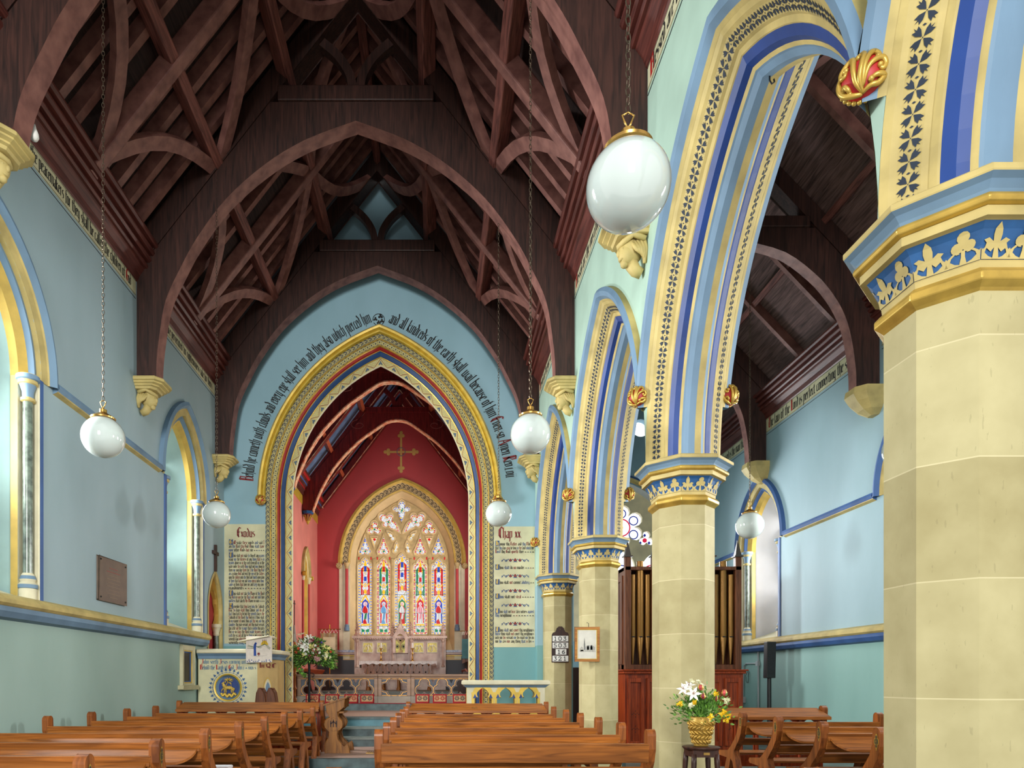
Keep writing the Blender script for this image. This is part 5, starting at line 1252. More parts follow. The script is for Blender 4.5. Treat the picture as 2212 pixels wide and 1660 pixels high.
# central gabled niche
m = MB(); xc1, _ = R_(865, 0); gz = lambda y: R_(0, y)[1]
outer = [(R_(849, 0)[0], gz(1412)), (R_(881.5, 0)[0], gz(1412)), (R_(881.5, 0)[0], gz(1376)), (xc1, gz(1349)), (R_(849, 0)[0], gz(1376))]
ho = [(xc1+x, z) for x, z in parch(.155, .06, gz(1384), gz(1411), 8)]
m.plate([outer, ho], XZ, RY-.34, RY-.16); 
for k in range(6):
    for s_ in (-1, 1):
        q = k/6; m.sphere((xc1+s_*(.27*(1-q)), RY-.3, gz(1376)+(gz(1349)-gz(1376))*q+.03), .032, 7, 5)
m.lathe([(.03, 0), (.06, .05), (.03, .10), (.05, .13), (.008, .19)], 8, (xc1, RY-.26, gz(1349)))
m.build('gabled_canopy', ALAB, t)
m = MB(); m.box(xc1-.23, xc1+.23, RY-.17, RY-.155, gz(1411), gz(1374)); m.build('gilt_niche_back', paint('gilt_green', (176, 164, 72), .4, metal=.3, var=.2, scale=12), t)
m = MB(); m.box(xc1-.03, xc1+.03, RY-.24, RY-.17, gz(1408), gz(1374)); m.box(xc1-.12, xc1+.12, RY-.24, RY-.17, gz(1386), gz(1381)); m.plate([circ(xc1, gz(1383.5), .10, 20), circ(xc1, gz(1383.5), .07, 20)], XZ, RY-.235, RY-.18); m.box(xc1-.08, xc1+.08, RY-.26, RY-.17, gz(1410), gz(1405)); m.build('stone_cross', STONE_G, t)
m = MB()
for s_ in (-1, 1): m.plate([circ(xc1+s_*.10, gz(1397.5), .065, 18), circ(xc1+s_*.10, gz(1397.5), .05, 18)], XZ, RY-.18, RY-.17); m.plate([foil(xc1+s_*.10, gz(1397.5), .02, .02, 4)], XZ, RY-.18, RY-.17)
m.build('roundel', INK, t)
for i, px in enumerate((794.5, 825, 904, 933.5)):
    x, z = R_(px, 1399.5); m = MB(); h_ = .17
    m.plate([[(x-h_, z-h_), (x+h_, z-h_), (x+h_, z+h_), (x-h_, z+h_)], [(x-h_*.86, z-h_*.86), (x+h_*.86, z-h_*.86), (x+h_*.86, z+h_*.86), (x-h_*.86, z+h_*.86)]], XZ, RY-.18, RY-.14); f_ = m.build('panel_frame', STONE_W, t)
    m = MB(); m.box(x-h_*.87, x+h_*.87, RY-.156, RY-.15, z-h_*.87, z+h_*.87, 1)
    m.sphere((x+.01, RY-.17, z+.07), .035, 8, 6, 0, (1, .6, 1)); m.tube([(x, RY-.165, z+.04), (x+.02, RY-.165, z-.05), (x-.03, RY-.165, z-.12)], [.04, .05, .06], 7, 0, flatk=.6)
    for s_ in (-1, 1): m.tube([(x, RY-.165, z+.03), (x+s_*.07, RY-.165, z+.07), (x+s_*.12, RY-.165, z-.02), (x+s_*.09, RY-.165, z-.09)], [.02, .03, .025, .01], 6, 0)
    m.build('carved_angel', [STONE_W, paint('gilt_ground', (176, 158, 70), .4, metal=.3, var=.15, scale=14)], f_)
# altar, cloth, candlesticks
AY = 21.1; ax0, _, az = W(783, 1428, AY); ax1 = W(937, 0, AY)[0]
t = thing('altar', 'carved wooden altar table in front of the reredos', 'altar', ((ax0+ax1)/2, AY+.3, 1.0))
zt = az-.02
m = MB(); m.box(ax0-.02, ax1+.02, AY, AY+.7, zt-.05, zt); m.build('tabletop', OAK, t)
m = MB(); m.box(ax0+.08, ax1-.08, AY+.05, AY+.12, zt-.40, zt-.05)
n = 11
for k in range(n):
    x = ax0+.16+(ax1-ax0-.32)*k/(n-1)
    for a, b in (((-.10, -.36), (0, -.12)), ((.10, -.36), (0, -.12))): m.beam([(x+a[0], AY+.03, zt+a[1]), (x+b[0], AY+.03, zt+b[1])], .04, .03, (0, 1, 0))
    m.sphere((x, AY+.03, zt-.10), .035, 8, 6)
m.build('carved_apron', wood('apron_wood', (158, 98, 56), (84, 48, 26), 'z'), t)
for x in (ax0+.15, ax0+.62, (ax0+ax1)/2, ax1-.62, ax1-.15):
    for y in (AY+.1, AY+.6):
        m = MB(); m.lathe([(.055, 0), (.055, .06), (.04, .1), (.04, zt-1.5), (.055, zt-1.43), (.055, zt-1.05)], 10, (x, y, 1.0)); m.build('leg', OAK, t)
m = MB()
P = [(ax0-.10+(ax1-ax0+.2)*k/60, zt-.085-.018*math.sin(k*1.05)-(.05 if k in (0, 60) else 0)) for k in range(61)]
m.plate([[(ax0-.10, zt+.004)]+P[0:1]+P[1:]+[(ax1+.10, zt+.004)]], XZ, AY-.012, AY-.004, 0); m.box(ax0-.10, ax1+.10, AY-.012, AY+.6, zt+.002, zt+.009)
for s_, x in ((-1, ax0-.10), (1, ax1+.10)): m.box(x-.004, x+.004, AY-.012, AY+.6, zt-.2, zt+.009)
o = m.build('altar_cloth', paint('white_linen', (240, 240, 238), .8, var=.08, scale=20, rgb2=(214, 208, 204))); tag(o, 'white lace-edged cloth laid over the altar', 'cloth')
for px, l in ((823, 'left brass candlestick with white candle on the altar'), (891, 'right brass candlestick with white candle on the altar')):
    x, _, _ = W(px, 0, AY+.3); t = thing('candlestick', l, 'candlestick', (x, AY+.3, zt+.01))
    m = MB(); m.lathe([(.075, 0), (.075, .015), (.04, .04), (.02, .07), (.03, .10), (.02, .13), (.014, .20), (.035, .235), (.014, .27), (.014, .33), (.03, .36), (.055, .40), (.06, .41), (.02, .415)], 14, (x, AY+.3, zt+.01)); m.build('stem', BRASS, t, smooth=True, smooth_angle=.7)
    m = MB(); m.lathe([(.022, .41), (.022, .57), (.004, .575)], 12, (x, AY+.3, zt+.01)); m.build('candle', WHITE, t)
# ================================================================ low screen with trefoils and gates
SY = 15.62
WOODP = paint('painted_screen_wood', (150, 120, 98), .5, var=.1, scale=5, stretch=(.3, 1, 2))
GREYB = paint('screen_grey_blue', (68, 74, 86), .5, var=.1)
def sw(px, py): p = W(px, py, SY); return p[0], p[2]
def panel(px0, px1, n, label, k4=False):
    x0 = sw(px0, 0)[0]; x1 = sw(px1, 0)[0]; zt = 1.465; zb2 = .80
    t = thing('chancel_screen', label, 'low screen', ((x0+x1)/2, SY, zb2))
    m = MB(); m.box(x0, x1, SY-.10, SY+.10, zb2, zb2+.16); m.build('plinth', STONE_G if False else paint('grey_stone_plinth', (150, 142, 128), .6, var=.1), t)
    m = MB(); m.box(x0-.02, x1+.02, SY-.11, SY+.11, zt-.05, zt); m.box(x0, x1, SY-.08, SY+.08, zt-.09, zt-.05); m.build('rail', WOODP, t, bevel=.012)
    px_, pz0, pz1 = .10, zb2+.17, zt-.10
    xa, xb = x0+px_, x1-px_; st = (xb-xa)/n; hs = []; cz = (pz0+pz1)/2
    gs = []
    for i in range(n):
        cx_ = xa+st*(i+.5)
        if k4: hs.append((cx_, cz+.0, foil(cx_, cz+.0, .125, .112, 4, PI/2, 10, 1.3, .85)))
        else: hs.append((cx_, cz-.02, foil(cx_, cz-.02, .098, .090, 3, PI/2, 10)))
    m = MB(); m.plate([[(x0, zb2+.16), (x1, zb2+.16), (x1, zt-.09), (x0, zt-.09)]]+[h for _, _, h in hs]+([] if k4 else [[(xa+st*i-.05, pz1-.015), (xa+st*i+.05, pz1-.015), (xa+st*i, pz1-.12)] for i in range(1, n)]), XZ, SY-.04, SY+.04, 0, 0); m.build('pierced_panel', GREYB, t)
    m = MB()
    fr = [(xa-.035, pz0), (xb+.035, pz0), (xb+.035, pz1), (xa-.035, pz1)]
    m.plate([fr, [(xa-.02, pz0+.015), (xb+.02, pz0+.015), (xb+.02, pz1-.015), (xa-.02, pz1-.015)]], XZ, SY-.046, SY-.038)
    for cx_, cz_, h in hs:
        fo = (lambda d: foil(cx_, cz, .125, .112+d, 4, PI/2, 10, 1.3, .85)) if k4 else (lambda d: foil(cx_, cz-.02, .098, .090+d, 3, PI/2, 10)); big = fo(.042); sm_ = fo(.028)
        m.plate([big, sm_], XZ, SY-.05-.0007*hs.index((cx_, cz_, h)), SY-.04)
    m.build('gilt_line', paint('orange_gilt', (206, 146, 56), .4, metal=.2), t)
    m = MB()
    for cx_, cz_, h in hs:
        sm_ = foil(cx_, cz, .125, .122, 4, PI/2, 10, 1.3, .85) if k4 else foil(cx_, cz-.02, .098, .100, 3, PI/2, 10); m.plate([sm_, h], XZ, SY-.052, SY+.04)
    m.build('moulded_edge', WOODP, t)
    for x in (x0, x1-.085):
        m = MB(); m.box(x, x+.085, SY-.07, SY+.07, zb2+.16, zt-.09); m.build('stile', WOODP, t, bevel=.008)
panel(643, 816.5, 4, 'left run of the low chancel screen pierced with four trefoils')
panel(817, 887.5, 1, 'middle gate of the low chancel screen pierced with one quatrefoil', True)
panel(888, 1061.5, 4, 'right run of the low chancel screen pierced with trefoils')
# kneelers
kcols = [(RED, 0), (INK, 1), (RED, 0), (INK, 1), (INK, 1), (RED, 0), (INK, 1)]
kl = ['red embroidered kneeler at the left end, behind the flower stand', 'black and tan kneeler second from the left', 'red kneeler third from the left', 'black and tan kneeler just left of the gate', 'black and tan kneeler just right of the gate', 'red kneeler right of the gate, between two dark ones', 'dark kneeler at the right end by the stone wall']
KT = paint('tan_wool', (196, 160, 116), .9, var=.06, scale=40); KR = paint('red_wool', (156, 24, 34), .9, var=.08, scale=40)
for (mt, q), px, l in zip(kcols, (675.5, 717, 758.5, 793, 912.5, 950, 993), kl):
    x = (px-947)/F*15.45; t = thing('kneeler', l, 'kneeler', (x, 15.42, .806))
    w_, h_ = .145, .185; tip = lambda u, v, w2=0: (x+u, 15.42+v*.25+w2, .812+v)
    m = MB(); m.plate([[(-w_, 0), (w_, 0), (w_, h_), (-w_, h_)]], tip, 0, .08); m.build('pad', KR, t, bevel=.012)
    m = MB(); m.plate([[(-w_*.88, .03), (w_*.88, .03), (w_*.88, h_-.02), (-w_*.88, h_-.02)]], tip, -.006, 0, 0)
    for cx_ in (-.063, .063):
        for k in range(8):
            a = k*PI/4; P = [(cx_+.008*math.cos(a), .105+.008*math.sin(a)), (cx_+.045*math.cos(a+.28), .105+.045*math.sin(a+.28)), (cx_+.062*math.cos(a), .105+.06*math.sin(a)), (cx_+.045*math.cos(a-.28), .105+.045*math.sin(a-.28))]
            m.plate([P], tip, -.009, -.005, 1)
    m.build('embroidery', [KT, KR if not q else INK], t)
# choir furniture glimpsed behind the screen
for px, l in ((655, 'dark choir desk end behind the left of the screen'), (1010, 'brown choir desk with white paper behind the right of the screen')):
    x = (px-947)/F*18; t = thing('choir_desk', l, 'desk', (x, 18, .8)); s_ = 1 if px < 900 else -1
    for yy_ in (18, 21): m = MB(); m.plate([[(-.25, 0), (.3, 0), (.12, .75), (-.2, .75)]], lambda u, v, w_: (x+s_*u, yy_+w_, .8+v), -.03, .03); m.build('end_panel', DARKW, t)
    m = MB(); m.beam([(x-s_*.02, 18, 1.5), (x-s_*.02, 21, 1.5)], .04, .3, (s_*.5, 0, .8)); m.build('book_board', MAHO, t)
# banners
def banner(px0, px1, py0, py1, Y, cols, label, right=False):
    xa, _, z1 = W(px0, py0, Y); xb, _, z0 = W(px1, py1, Y); t = thing('processional_banner', label, 'banner', ((xa+xb)/2, Y, 1.0))
    m = MB(); m.tube([((xa+xb)/2+.02, Y+.05, 1.0), ((xa+xb)/2+.02, Y+.05, z1+.15)], .018, 8); m.tube([(xa-.08, Y+.02, z1), (xb+.1, Y+.02, z1)], .012, 8); m.build('pole', BRASS, t)
    m = MB(); n = 24
    top = [(xa+(xb-xa)*k/n, Y+.02*math.sin(k*.9), z1-.10-.03*abs(math.sin(k*PI/6))) for k in range(n+1)]; bot_ = [(xa+(xb-xa)*k/n, Y+.03*math.sin(k*.9+.4), z0+.03*math.cos((k-12)/12*PI*1.0)) for k in range(n+1)]
    m.strip(top, bot_, 0); m.strip([(p[0], p[1]+.006, p[2]) for p in bot_], [(p[0], p[1]+.006, p[2]) for p in top], 0); m.build('cloth', cols[0], t, smooth=True)
    m = MB(); mx_ = (xa+xb)/2; hh = z1-z0
    m.flat([[(mx_-.18, z0+.12), (mx_+.2, z0+.12), (mx_+.2, z1-.25), (mx_-.18, z1-.25)]], lambda u, v: (u, Y-.035, v), 1)
    m.flat([[(mx_-.12, z0+.14), (mx_+.10, z0+.14), (mx_+.07, z0+.45), (mx_-.0, z1-.3), (mx_-.06, z0+.45)]], lambda u, v: (u, Y-.038, v), 2)
    m.flat([circ(mx_, z1-.33, .05, 12)], lambda u, v: (u, Y-.041, v), 1)
    m.build('woven_picture', cols[1:], t)
    m = MB()
    for k in range(5):
        a = xa+(xb-xa)*(k+.5)/5; d = (xb-xa)/10
        m.tube([(a-d, Y, z1-.12), (a, Y+.01, z1), (a+d, Y, z1-.12)], .006, 5)
    m.build('cord', WHITE, t)
banner(692, 729, 1360, 1438, 21.4, [paint('faded_tapestry', (168, 148, 118), .9, var=.15, scale=12), paint('tapestry_pink', (196, 132, 104), .9, var=.2, scale=8), paint('tapestry_cream', (214, 204, 174), .9, var=.1), ], 'faded tapestry banner on a pole left of the altar')
banner(998, 1022, 1364, 1432, 21.4, [paint('grey_tapestry', (140, 116, 106), .9, var=.15, scale=12), paint('tapestry_green', (50, 128, 104), .9, var=.15), paint('tapestry_teal', (84, 140, 150), .9, var=.1)], 'grey and green banner right of the altar, half hidden by the arch')
# little wooden statue and grey bell rope weight
x, y, z = W(637, 1404, 15.9); t = thing('carved_figure', 'tall turned wooden standard with gilt knops beside the arch, left', 'standard', (x, y, .8))
m = MB(); m.lathe([(.10, 0), (.10, .04), (.05, .08), (.03, .12), (.028, .3), (.05, .33), (.028, .36), (.028, .62), (.05, .66), (.03, .70), (.05, .78), (.075, .84), (.05, .92), (.03, .96), (.06, 1.05), (.075, 1.15), (.05, 1.25), (.03, 1.28), (.045, 1.33), (.03, 1.40), (.005, 1.42)], 16, (x, y, .8)); m.build('turned_stem', paint('honey_wood', (204, 132, 66), .35, var=.15, scale=14), t, smooth=True, smooth_angle=.8)
x = CX-HW+.03; yb_ = 19.2; z0 = H-(1378-1468)/F*yb_
t = thing('hanging_pennant', 'thin grey hanging with stepped tail on the chancel left wall', 'hanging', (x, yb_, z0-.3))
m = MB(); m.tube([(x, yb_, z0+1.05), (x, yb_, z0+.3)], .012, 6); m.box(x-.01, x+.01, yb_-.14, yb_+.14, z0+.95, z0+.965); m.build('rod', IRON, t)
m = MB(); m.plate([[(yb_-.05, z0+.35), (yb_+.02, z0+.35), (yb_+.32, z0-.20), (yb_-.10, z0-.10), (yb_-.10, z0+.1), (yb_-.05, z0+.1)]], YZ, x-.01, x+.01); m.build('cloth', paint('grey_cloth', (150, 150, 144), .8), t)
# ================================================================ pews
END = [(-.045, .80), (-.012, .70), (.05, .61), (.13, .53), (.175, .485), (.165, .46), (.14, .40), (.06, .18), (.0, 0), (.09, 0), (.15, .18), (.22, .35), (.265, .38), (.33, .24), (.42, 0), (.52, 0), (.45, .22), (.385, .38), (.60, .39), (.62, .42), (.60, .45), (.36, .47), (.27, .53), (.17, .62), (.09, .72), (.055, .81)]+[(.05*math.cos(PI*i/10), .905+.05*math.sin(PI*i/10)) for i in range(11)]
MONO = paint('monogram_black', (26, 34, 36), .5); MONG = paint('monogram_gold', (190, 150, 56), .4)
def pew(x0, x1, y, label, group, ledge=True, rail=True, left=True, right=True, aisle=1):
    """x0..x1 outer faces of the bench ends; aisle=+1 monograms on the right end, -1 on the left end"""
    L_ = x1-x0; t = thing('pew', label, 'pew', (x0, y, 0), group)
    for s_, on in ((0, left), (1, right)):
        if not on: continue
        xa = L_-.062 if s_ else 0
        m = MB(); m.plate([END], lambda u, v, w_: (xa+w_, u, v), 0, .062); e = m.build('bench_end', PEWE, t, world=False, bevel=.010)
        if (s_ == 1) == (aisle == 1):
            m = MB(); xf = xa+.0645 if s_ else xa-.0025; f_ = lambda u, v: (xf, u, v)
            m.flat([[(p[0]*.028, .84+p[1]*.06) for p in foil(0, 0, .55, .5, 4)]], f_, 1)
            xf2 = xf+(.0015 if s_ else -.0015)
            m.flat([[(p[0]*.021, .84+p[1]*.05) for p in foil(0, 0, .55, .5, 4)]], lambda u, v: (xf2, u, v), 0)
            m.flat([circ(0, .772, .007, 6)], f_, 1)
            xf3 = xf2+(.0015 if s_ else -.0015)
            for q in stroke([(-.008, .87), (-.008, .81)], .0015)+stroke([(.006, .87), (.006, .815), (-.006, .81)], .0015)+stroke([(-.01, .845), (.01, .84)], .0015): m.poly([(xf3, u, v) for u, v in q], 1)
            m.build('painted_monogram', [MONO, MONG], e, world=False)
    if rail:
        m = MB(); m.beam([(.05, -.028, .765), (L_-.05, -.028, .765)], .028, .145, (0, -.12, 1)); m.box(.05, L_-.05, -.055, -.015, .832, .845); m.build('back_rail', PEW, t, world=False, bevel=.005)
        m = MB(); m.beam([(.05, .13, .60), (L_-.05, .13, .60)], .022, .10, (0, -.7, 1)); m.build('lower_rail', PEW, t, world=False, bevel=.004)
    if ledge:
        r_ = .15; P = [(.055, 0), (.055, .02)]+[(.055+.02+r_-r_*math.cos(a*PI/16), .02+r_*math.sin(a*PI/16)) for a in range(9)]
        Q = [(L_-x, v) for x, v in reversed(P)]
        m = MB(); m.plate([P+Q], lambda u, v, w_: (u, -.045-v*.86, .800-v*.62+w_), -.010, .010); m.build('book_ledge', PEW, t, world=False, bevel=.005)
    m = MB(); m.box(.05, L_-.05, .26, .60, .425, .45); m.build('seat', PEW, t, world=False, bevel=.006)
    m = MB(); m.box(.05, L_-.05, .10, .13, .20, .28); m.box(.05, L_-.05, .40, .43, .12, .18); m.build('stretcher', PEW, t, world=False)
    return t
rows = [3.59, 4.52, 5.46, 6.39, 7.33, 8.26, 9.20, 10.13]
XLP0, XLP1 = -4.24, -1.84
ll = ['left-block pew nearest the camera, only its end top showing at the bottom edge', 'left-block pew second from the camera', 'left-block pew third from the camera', 'left-block pew fourth from the camera', 'left-block pew fifth from the camera', 'left-block pew sixth from the camera', 'left-block pew seventh from the camera', 'left-block pew directly behind the front book desk']
for y, l in zip(rows, ll): pew(XLP0, XLP1, y, l, 'pews left of the central aisle')
crow = [5.37, 6.22, 7.1, 8.0, 8.9, 9.85]
cl_ = ['centre-block pew nearest the camera with the plain broad back rail', 'centre-block pew second from the camera, worn along its top edge', 'centre-block pew third from the camera', 'centre-block pew fourth from the camera', 'centre-block pew fifth from the camera', 'centre-block pew directly behind the front book desk']
for i, (y, l) in enumerate(zip(crow, cl_)): pew(-.50, 1.70, y, l, 'pews in the centre block', ledge=i > 0, aisle=1)
pew(-.50, 1.70, 3.05, 'pew at the bottom edge whose left end top only peeks in', 'pews in the centre block', aisle=1)
rrow = [5.56, 6.40, 7.23, 8.07]
rl_ = ['right-block pew nearest the camera, beside the large column', 'right-block pew second from the camera', 'right-block pew third from the camera', 'right-block pew farthest from the camera, just right of the flower vase']
for y, l in zip(rrow, rl_): pew(3.58, 6.15 if y < 8 else 5.25, y, l, 'pews in the side aisle', aisle=-1)
pew(3.42, 5.6, 4.48, 'side-aisle pew at the bottom edge, only its end top showing', 'pews in the side aisle', aisle=-1)
# front book desks
def desk(x0, x1, y, zt, label, arcade=True):
    L_ = x1-x0; t = thing('book_desk', label, 'pew front', (x0, y, 0)); dz = zt-.955
    for s_ in (0, 1):
        xa = L_-.062 if s_ else 0
        P = [(a, b+(dz if b > .6 else 0)) for a, b in END]
        m = MB(); m.plate([P], lambda u, v, w_: (xa+w_, u, v), 0, .062); m.build('bench_end', PEWE, t, world=False, bevel=.014)
    m = MB(); m.plate([[(.05, -.20), (L_-.05, -.20), (L_-.09, .05), (.09, .05)]], lambda u, v, w_: (u, v, zt-.045+(v-.05)*.40+w_), -.012, .012); m.build('sloping_top', PEW, t, world=False, bevel=.005)
    m = MB(); m.box(.05, L_-.05, -.225, -.20, zt-.175, zt-.135); m.build('book_stop', PEW, t, world=False)
    zb2 = .25; zt2 = zt-.10; n = max(3, int(L_/.30)); st = (L_-.16)/n; hs = []
    for i in range(n):
        c_ = .08+st*(i+.5); hs.append([(c_+x, z) for x, z in parch(st*.40, .04, zt2-.22, zb2+.1, 7)])
    m = MB(); m.plate([[(.05, zb2), (L_-.05, zb2), (L_-.05, zt2), (.05, zt2)]]+hs, XZ, -.015, .015); m.build('arcaded_front', MAHO, t, world=False, bevel=.004)
    m = MB(); m.box(.05, L_-.05, -.03, .03, .20, .27); m.build('bottom_rail', MAHO, t, world=False)
    m = MB()
    for i in range(n): m.lathe([(.022, .27), (.022, zt2-.02)], 8, (.08+st*i, -.04, 0))
    m.build('colonnette', MAHO, t, world=False)
desk(-4.24, -1.86, 11.06, 1.005, 'light wooden front book desk of the left block with wide sloping top')
desk(-.52, 1.78, 11.05, .985, 'front book desk of the centre block with a small inlaid plate')
m = MB(); y_ = 11.05-.1; m.plate([[(1.0-.047-.0, -.14), (1.0+.045, -.14), (1.0+.045, -.08), (1.0-.047, -.08)]], lambda u, v, w_: (u-.42, 11.05+v, .985-.045+(v-.05)*.40+.0135+w_), 0, .001); o = m.build('inlaid_plate', OAK); tag(o, 'small pale inlaid plate on the centre front book desk', 'plate')
desk(3.55, 5.12, 9.0, 1.0, 'arcaded front book desk in the side aisle before the organ')
# hymn books and hassocks left on pews
hb = [('small pink-covered service book on the seat of the second left pew', -2.15, 5.0, (196, 120, 140)), ('white service sheets on a left pew seat near its aisle end', -2.2, 6.84, (216, 218, 222)), ('white booklet on the seat of the third left pew', -2.25, 5.92, (206, 214, 226)), ('white paper left on the side-aisle pew seat', 3.95, 6.02, (214, 196, 206))]
for l, x, y, c in hb:
    m = MB(); m.box(x-.11, x+.11, y-.08, y+.08, .453, .475); m.box(x-.10, x+.105, y-.075, y+.075, .475, .481); o = m.build('service_book', [paint('book_cover', c, .6)]); tag(o, l, 'book')
# ================================================================ carved reading desk by the aisle
t = thing('prayer_desk', 'carved oak prayer desk on the step, its ends pierced and rounded with a monogram', 'prayer desk', (-1.70, 10.95, .163))
PD = [(-.14, 0), (.25, 0), (.25, .10), (.22, .14), (.17, .12), (.12, .17), (.08, .22), (.06, .30), (.075, .36)]+[(.155*math.cos(a), .47+.13*math.sin(a)) for a in [math.radians(q) for q in (-50, -25, 0, 25, 50)]]+[(.075, .60), (.07, .66), (.12, .70), (.17, .74), (.17, .86), (-.12, .77), (-.12, .72), (-.11, .66), (-.075, .62), (-.07, .58)]+[(.155*math.cos(a), .47+.13*math.sin(a)) for a in [math.radians(q) for q in (130, 155, 180, 205, 230)]]+[(-.075, .34), (-.08, .26), (-.12, .2), (-.14, .15)]
for y in (10.93, 11.42):
    m = MB(); m.plate([PD], lambda u, v, w_: (-1.68+u, y+w_, .163+v), -.03, .03); e = m.build('end_panel', OAK, t, bevel=.012)
    m = MB(); m.plate([circ(-1.68, .633, .115, 28), circ(-1.68, .633, .10, 28)], XZ, y-.04, y-.028); m.build('roundel', OAK, e)
    m = MB()
    for P in ([(-.045, -.05), (-.045, .05)], [(0, -.05), (0, .07)], [(.045, -.05), (.045, .05)], [(-.045, .0), (0, .04), (.045, 0)]):
        for q in stroke([(-1.68+a, .633+b) for a, b in P], .009): m.plate([q], XZ, y-.038, y-.028)
    m.build('monogram', DARKW, e)
m = MB(); m.plate([[(-.16, .76), (.22, .885), (.22, .91), (-.16, .785)]], lambda u, v, w_: (-1.68+u, w_, .163+v), 10.88, 11.48); m.build('sloping_top', OAK, t, bevel=.006)
m = MB(); m.box(-1.68-.02, -1.68+.02, 10.96, 11.39, .30, .42); m.build('stretcher', OAK, t); m = MB(); m.box(-1.66, -1.52, 10.96, 11.39, .80, .83); m.build('shelf', OAK, t)
# small brass object on the landing
x, y, z = W(799, 1629, 10.9); m = MB(); m.box(x-.06, x+.06, y-.03, y+.03, .164, .172)
for k in range(4): m.tube([(x-.05+.03*k, y, .175), (x-.035+.03*k, y+.01, .19), (x-.02+.03*k, y, .175)], .005, 5)
o = m.build('brass_fitting', BRASS); tag(o, 'small brass scroll fitting lying on the landing by the pews', 'fitting')
# ================================================================ pulpit
PY = 12.75
def pq(px, py): p = W(px, py, PY); return p[0], p[2]
xl = -4.50; xr = pq(556, 0)[0]; xs = pq(583, 0)[0]
PULP = paint('pulpit_cream', (206, 202, 164), .6, var=.1, scale=2.5)
t = thing('pulpit', 'painted stone pulpit with a gold lamb in a blue roundel', 'pulpit', ((xl+xr)/2, PY, .64))
zc = pq(0, 1424)[1]; rc = pq(492.5, 1486)
base = [(xl, PY), (xr, PY), (xs, PY+.62), (xs, PY+1.18), (xl, PY+1.18)]
m = MB(); m.plate([[(xl, .64), (xr, .64), (xr, zc), (xl, zc)], circ(rc[0], rc[1], .262, 36)], XZ, PY, PY+.10)
m.build('front_panel', PULP, t)
m = MB(); m.plate([[(xr, PY), (xs, PY+.62), (xs, PY+1.18), (xs-.1, PY+1.18), (xs-.1, PY+.64), (xr-.1, PY+.1)]], lambda u, v, w_: (u, v, w_), .64, zc); m.build('side_panel', paint('pulpit_side', (196, 168, 110), .6, var=.08), t)
sdx, sdy = xs-xr, .62; sl_ = math.hypot(sdx, sdy); sideP = lambda u, v, e=.006: (xr+sdx*u/sl_+sdy/sl_*e, PY+sdy*u/sl_-sdx/sl_*e, v)
m = MB(); uc = sl_*.48; m.flat([[(uc+x, z) for x, z in parch(.13, .1, 1.18, .70, 8)]], lambda u, v: sideP(u, v, .006), 0); m.flat([[(uc+x, z) for x, z in parch(.105, .1, 1.18, .70, 8)]], lambda u, v: sideP(u, v, .008), 1); m.flat([[(uc+x, z) for x, z in parch(.07, .1, 1.16, .70, 8)]], lambda u, v: sideP(u, v, .010), 2)
pen(m, 'In Q C', .0135, lambda u, v: sideP(.06+u, zc-.16+v, .006), 3, 3, fit=sl_-.12); m.build('painted_niche', [OCHRE, STONE_W, BLUE_L, REDD], t)
m = MB()
def offp(k): return [(xl, PY-k), (xr+k*.45, PY-k), (xs+k, PY+.60), (xs+k, PY+1.18+k), (xl, PY+1.18)]
zz = [(0.0, zc-.005), (.02, zc+.0), (.03, zc+.05), (.08, zc+.10), (.10, zc+.115), (.10, zc+.16), (.06, zc+.185)]
m.rings([[(a, b, z) for a, b in offp(k)] for k, z in zz], 0, True, [1, 1, 1, 0, 0, 0]); m.build('coping', [STONE_W, BLUE_L], t)
m = MB(); mats_ = [GOLDP, BLUE_L, BLUE_D]
for r0, r1, d0, d1, mm in ((.262, .255, 0, -.03, 0), (.255, .235, -.03, -.025, 0), (.235, .228, -.025, .0, 0), (.228, .20, 0, .05, 1), (.20, .19, .05, .055, 1)):
    m.strip([(rc[0]+r0*math.cos(a*PI/24), PY+d0, rc[1]+r0*math.sin(a*PI/24)) for a in range(49)], [(rc[0]+r1*math.cos(a*PI/24), PY+d1, rc[1]+r1*math.sin(a*PI/24)) for a in range(49)], mm)
m.flat([circ(rc[0], rc[1], .195, 36)], lambda u, v: (u, PY+.054, v), 2); m.build('roundel', mats_, t)
# the lamb with its banner
m = MB(); cx_, cz_ = rc; yy = PY+.02
m.tube([(cx_-.075, yy, cz_+.01), (cx_-.03, yy, cz_-.005), (cx_+.04, yy, cz_-.01), (cx_+.085, yy, cz_-.015)], [.035, .042, .038, .03], 12, 0, flatk=.7)
m.tube([(cx_-.07, yy, cz_+.01), (cx_-.09, yy, cz_+.05), (cx_-.085, yy, cz_+.07)], [.034, .028, .026], 10)
m.tube([(cx_-.075, yy-.01, cz_+.08), (cx_-.105, yy-.01, cz_+.075), (cx_-.12, yy-.01, cz_+.068)], [.024, .02, .012], 8)
for e in (-.06, -.09): m.sphere((cx_+e, yy, cz_+.098), .012, 7, 5)
for a, b in ((-.07, -.0), (-.05, .01), (.06, 0), (.08, .01)): m.tube([(cx_+a, yy, cz_-.02), (cx_+a+b-.005, yy, cz_-.06), (cx_+a+b, yy, cz_-.10)], [.016, .010, .009], 7)
m.tube([(cx_-.08, yy, cz_-.01), (cx_-.115, yy-.01, cz_-.04), (cx_-.12, yy-.01, cz_-.075)], [.014, .009, .008], 7)
m.tube([(cx_+.085, yy, cz_-.01), (cx_+.11, yy, cz_-.02), (cx_+.105, yy, cz_-.06)], [.012, .012, .008], 7)
random.seed(3)
for k in range(40): m.sphere((cx_-.075+random.random()*.16, yy-.028, cz_-.03+random.random()*.055), .010, 6, 4)
m.build('gilt_lamb', OCHRE, t, smooth=True)
m = MB(); m.tube([(cx_-.06, yy, cz_-.03), (cx_+.0, yy, cz_+.14)], .006, 6)
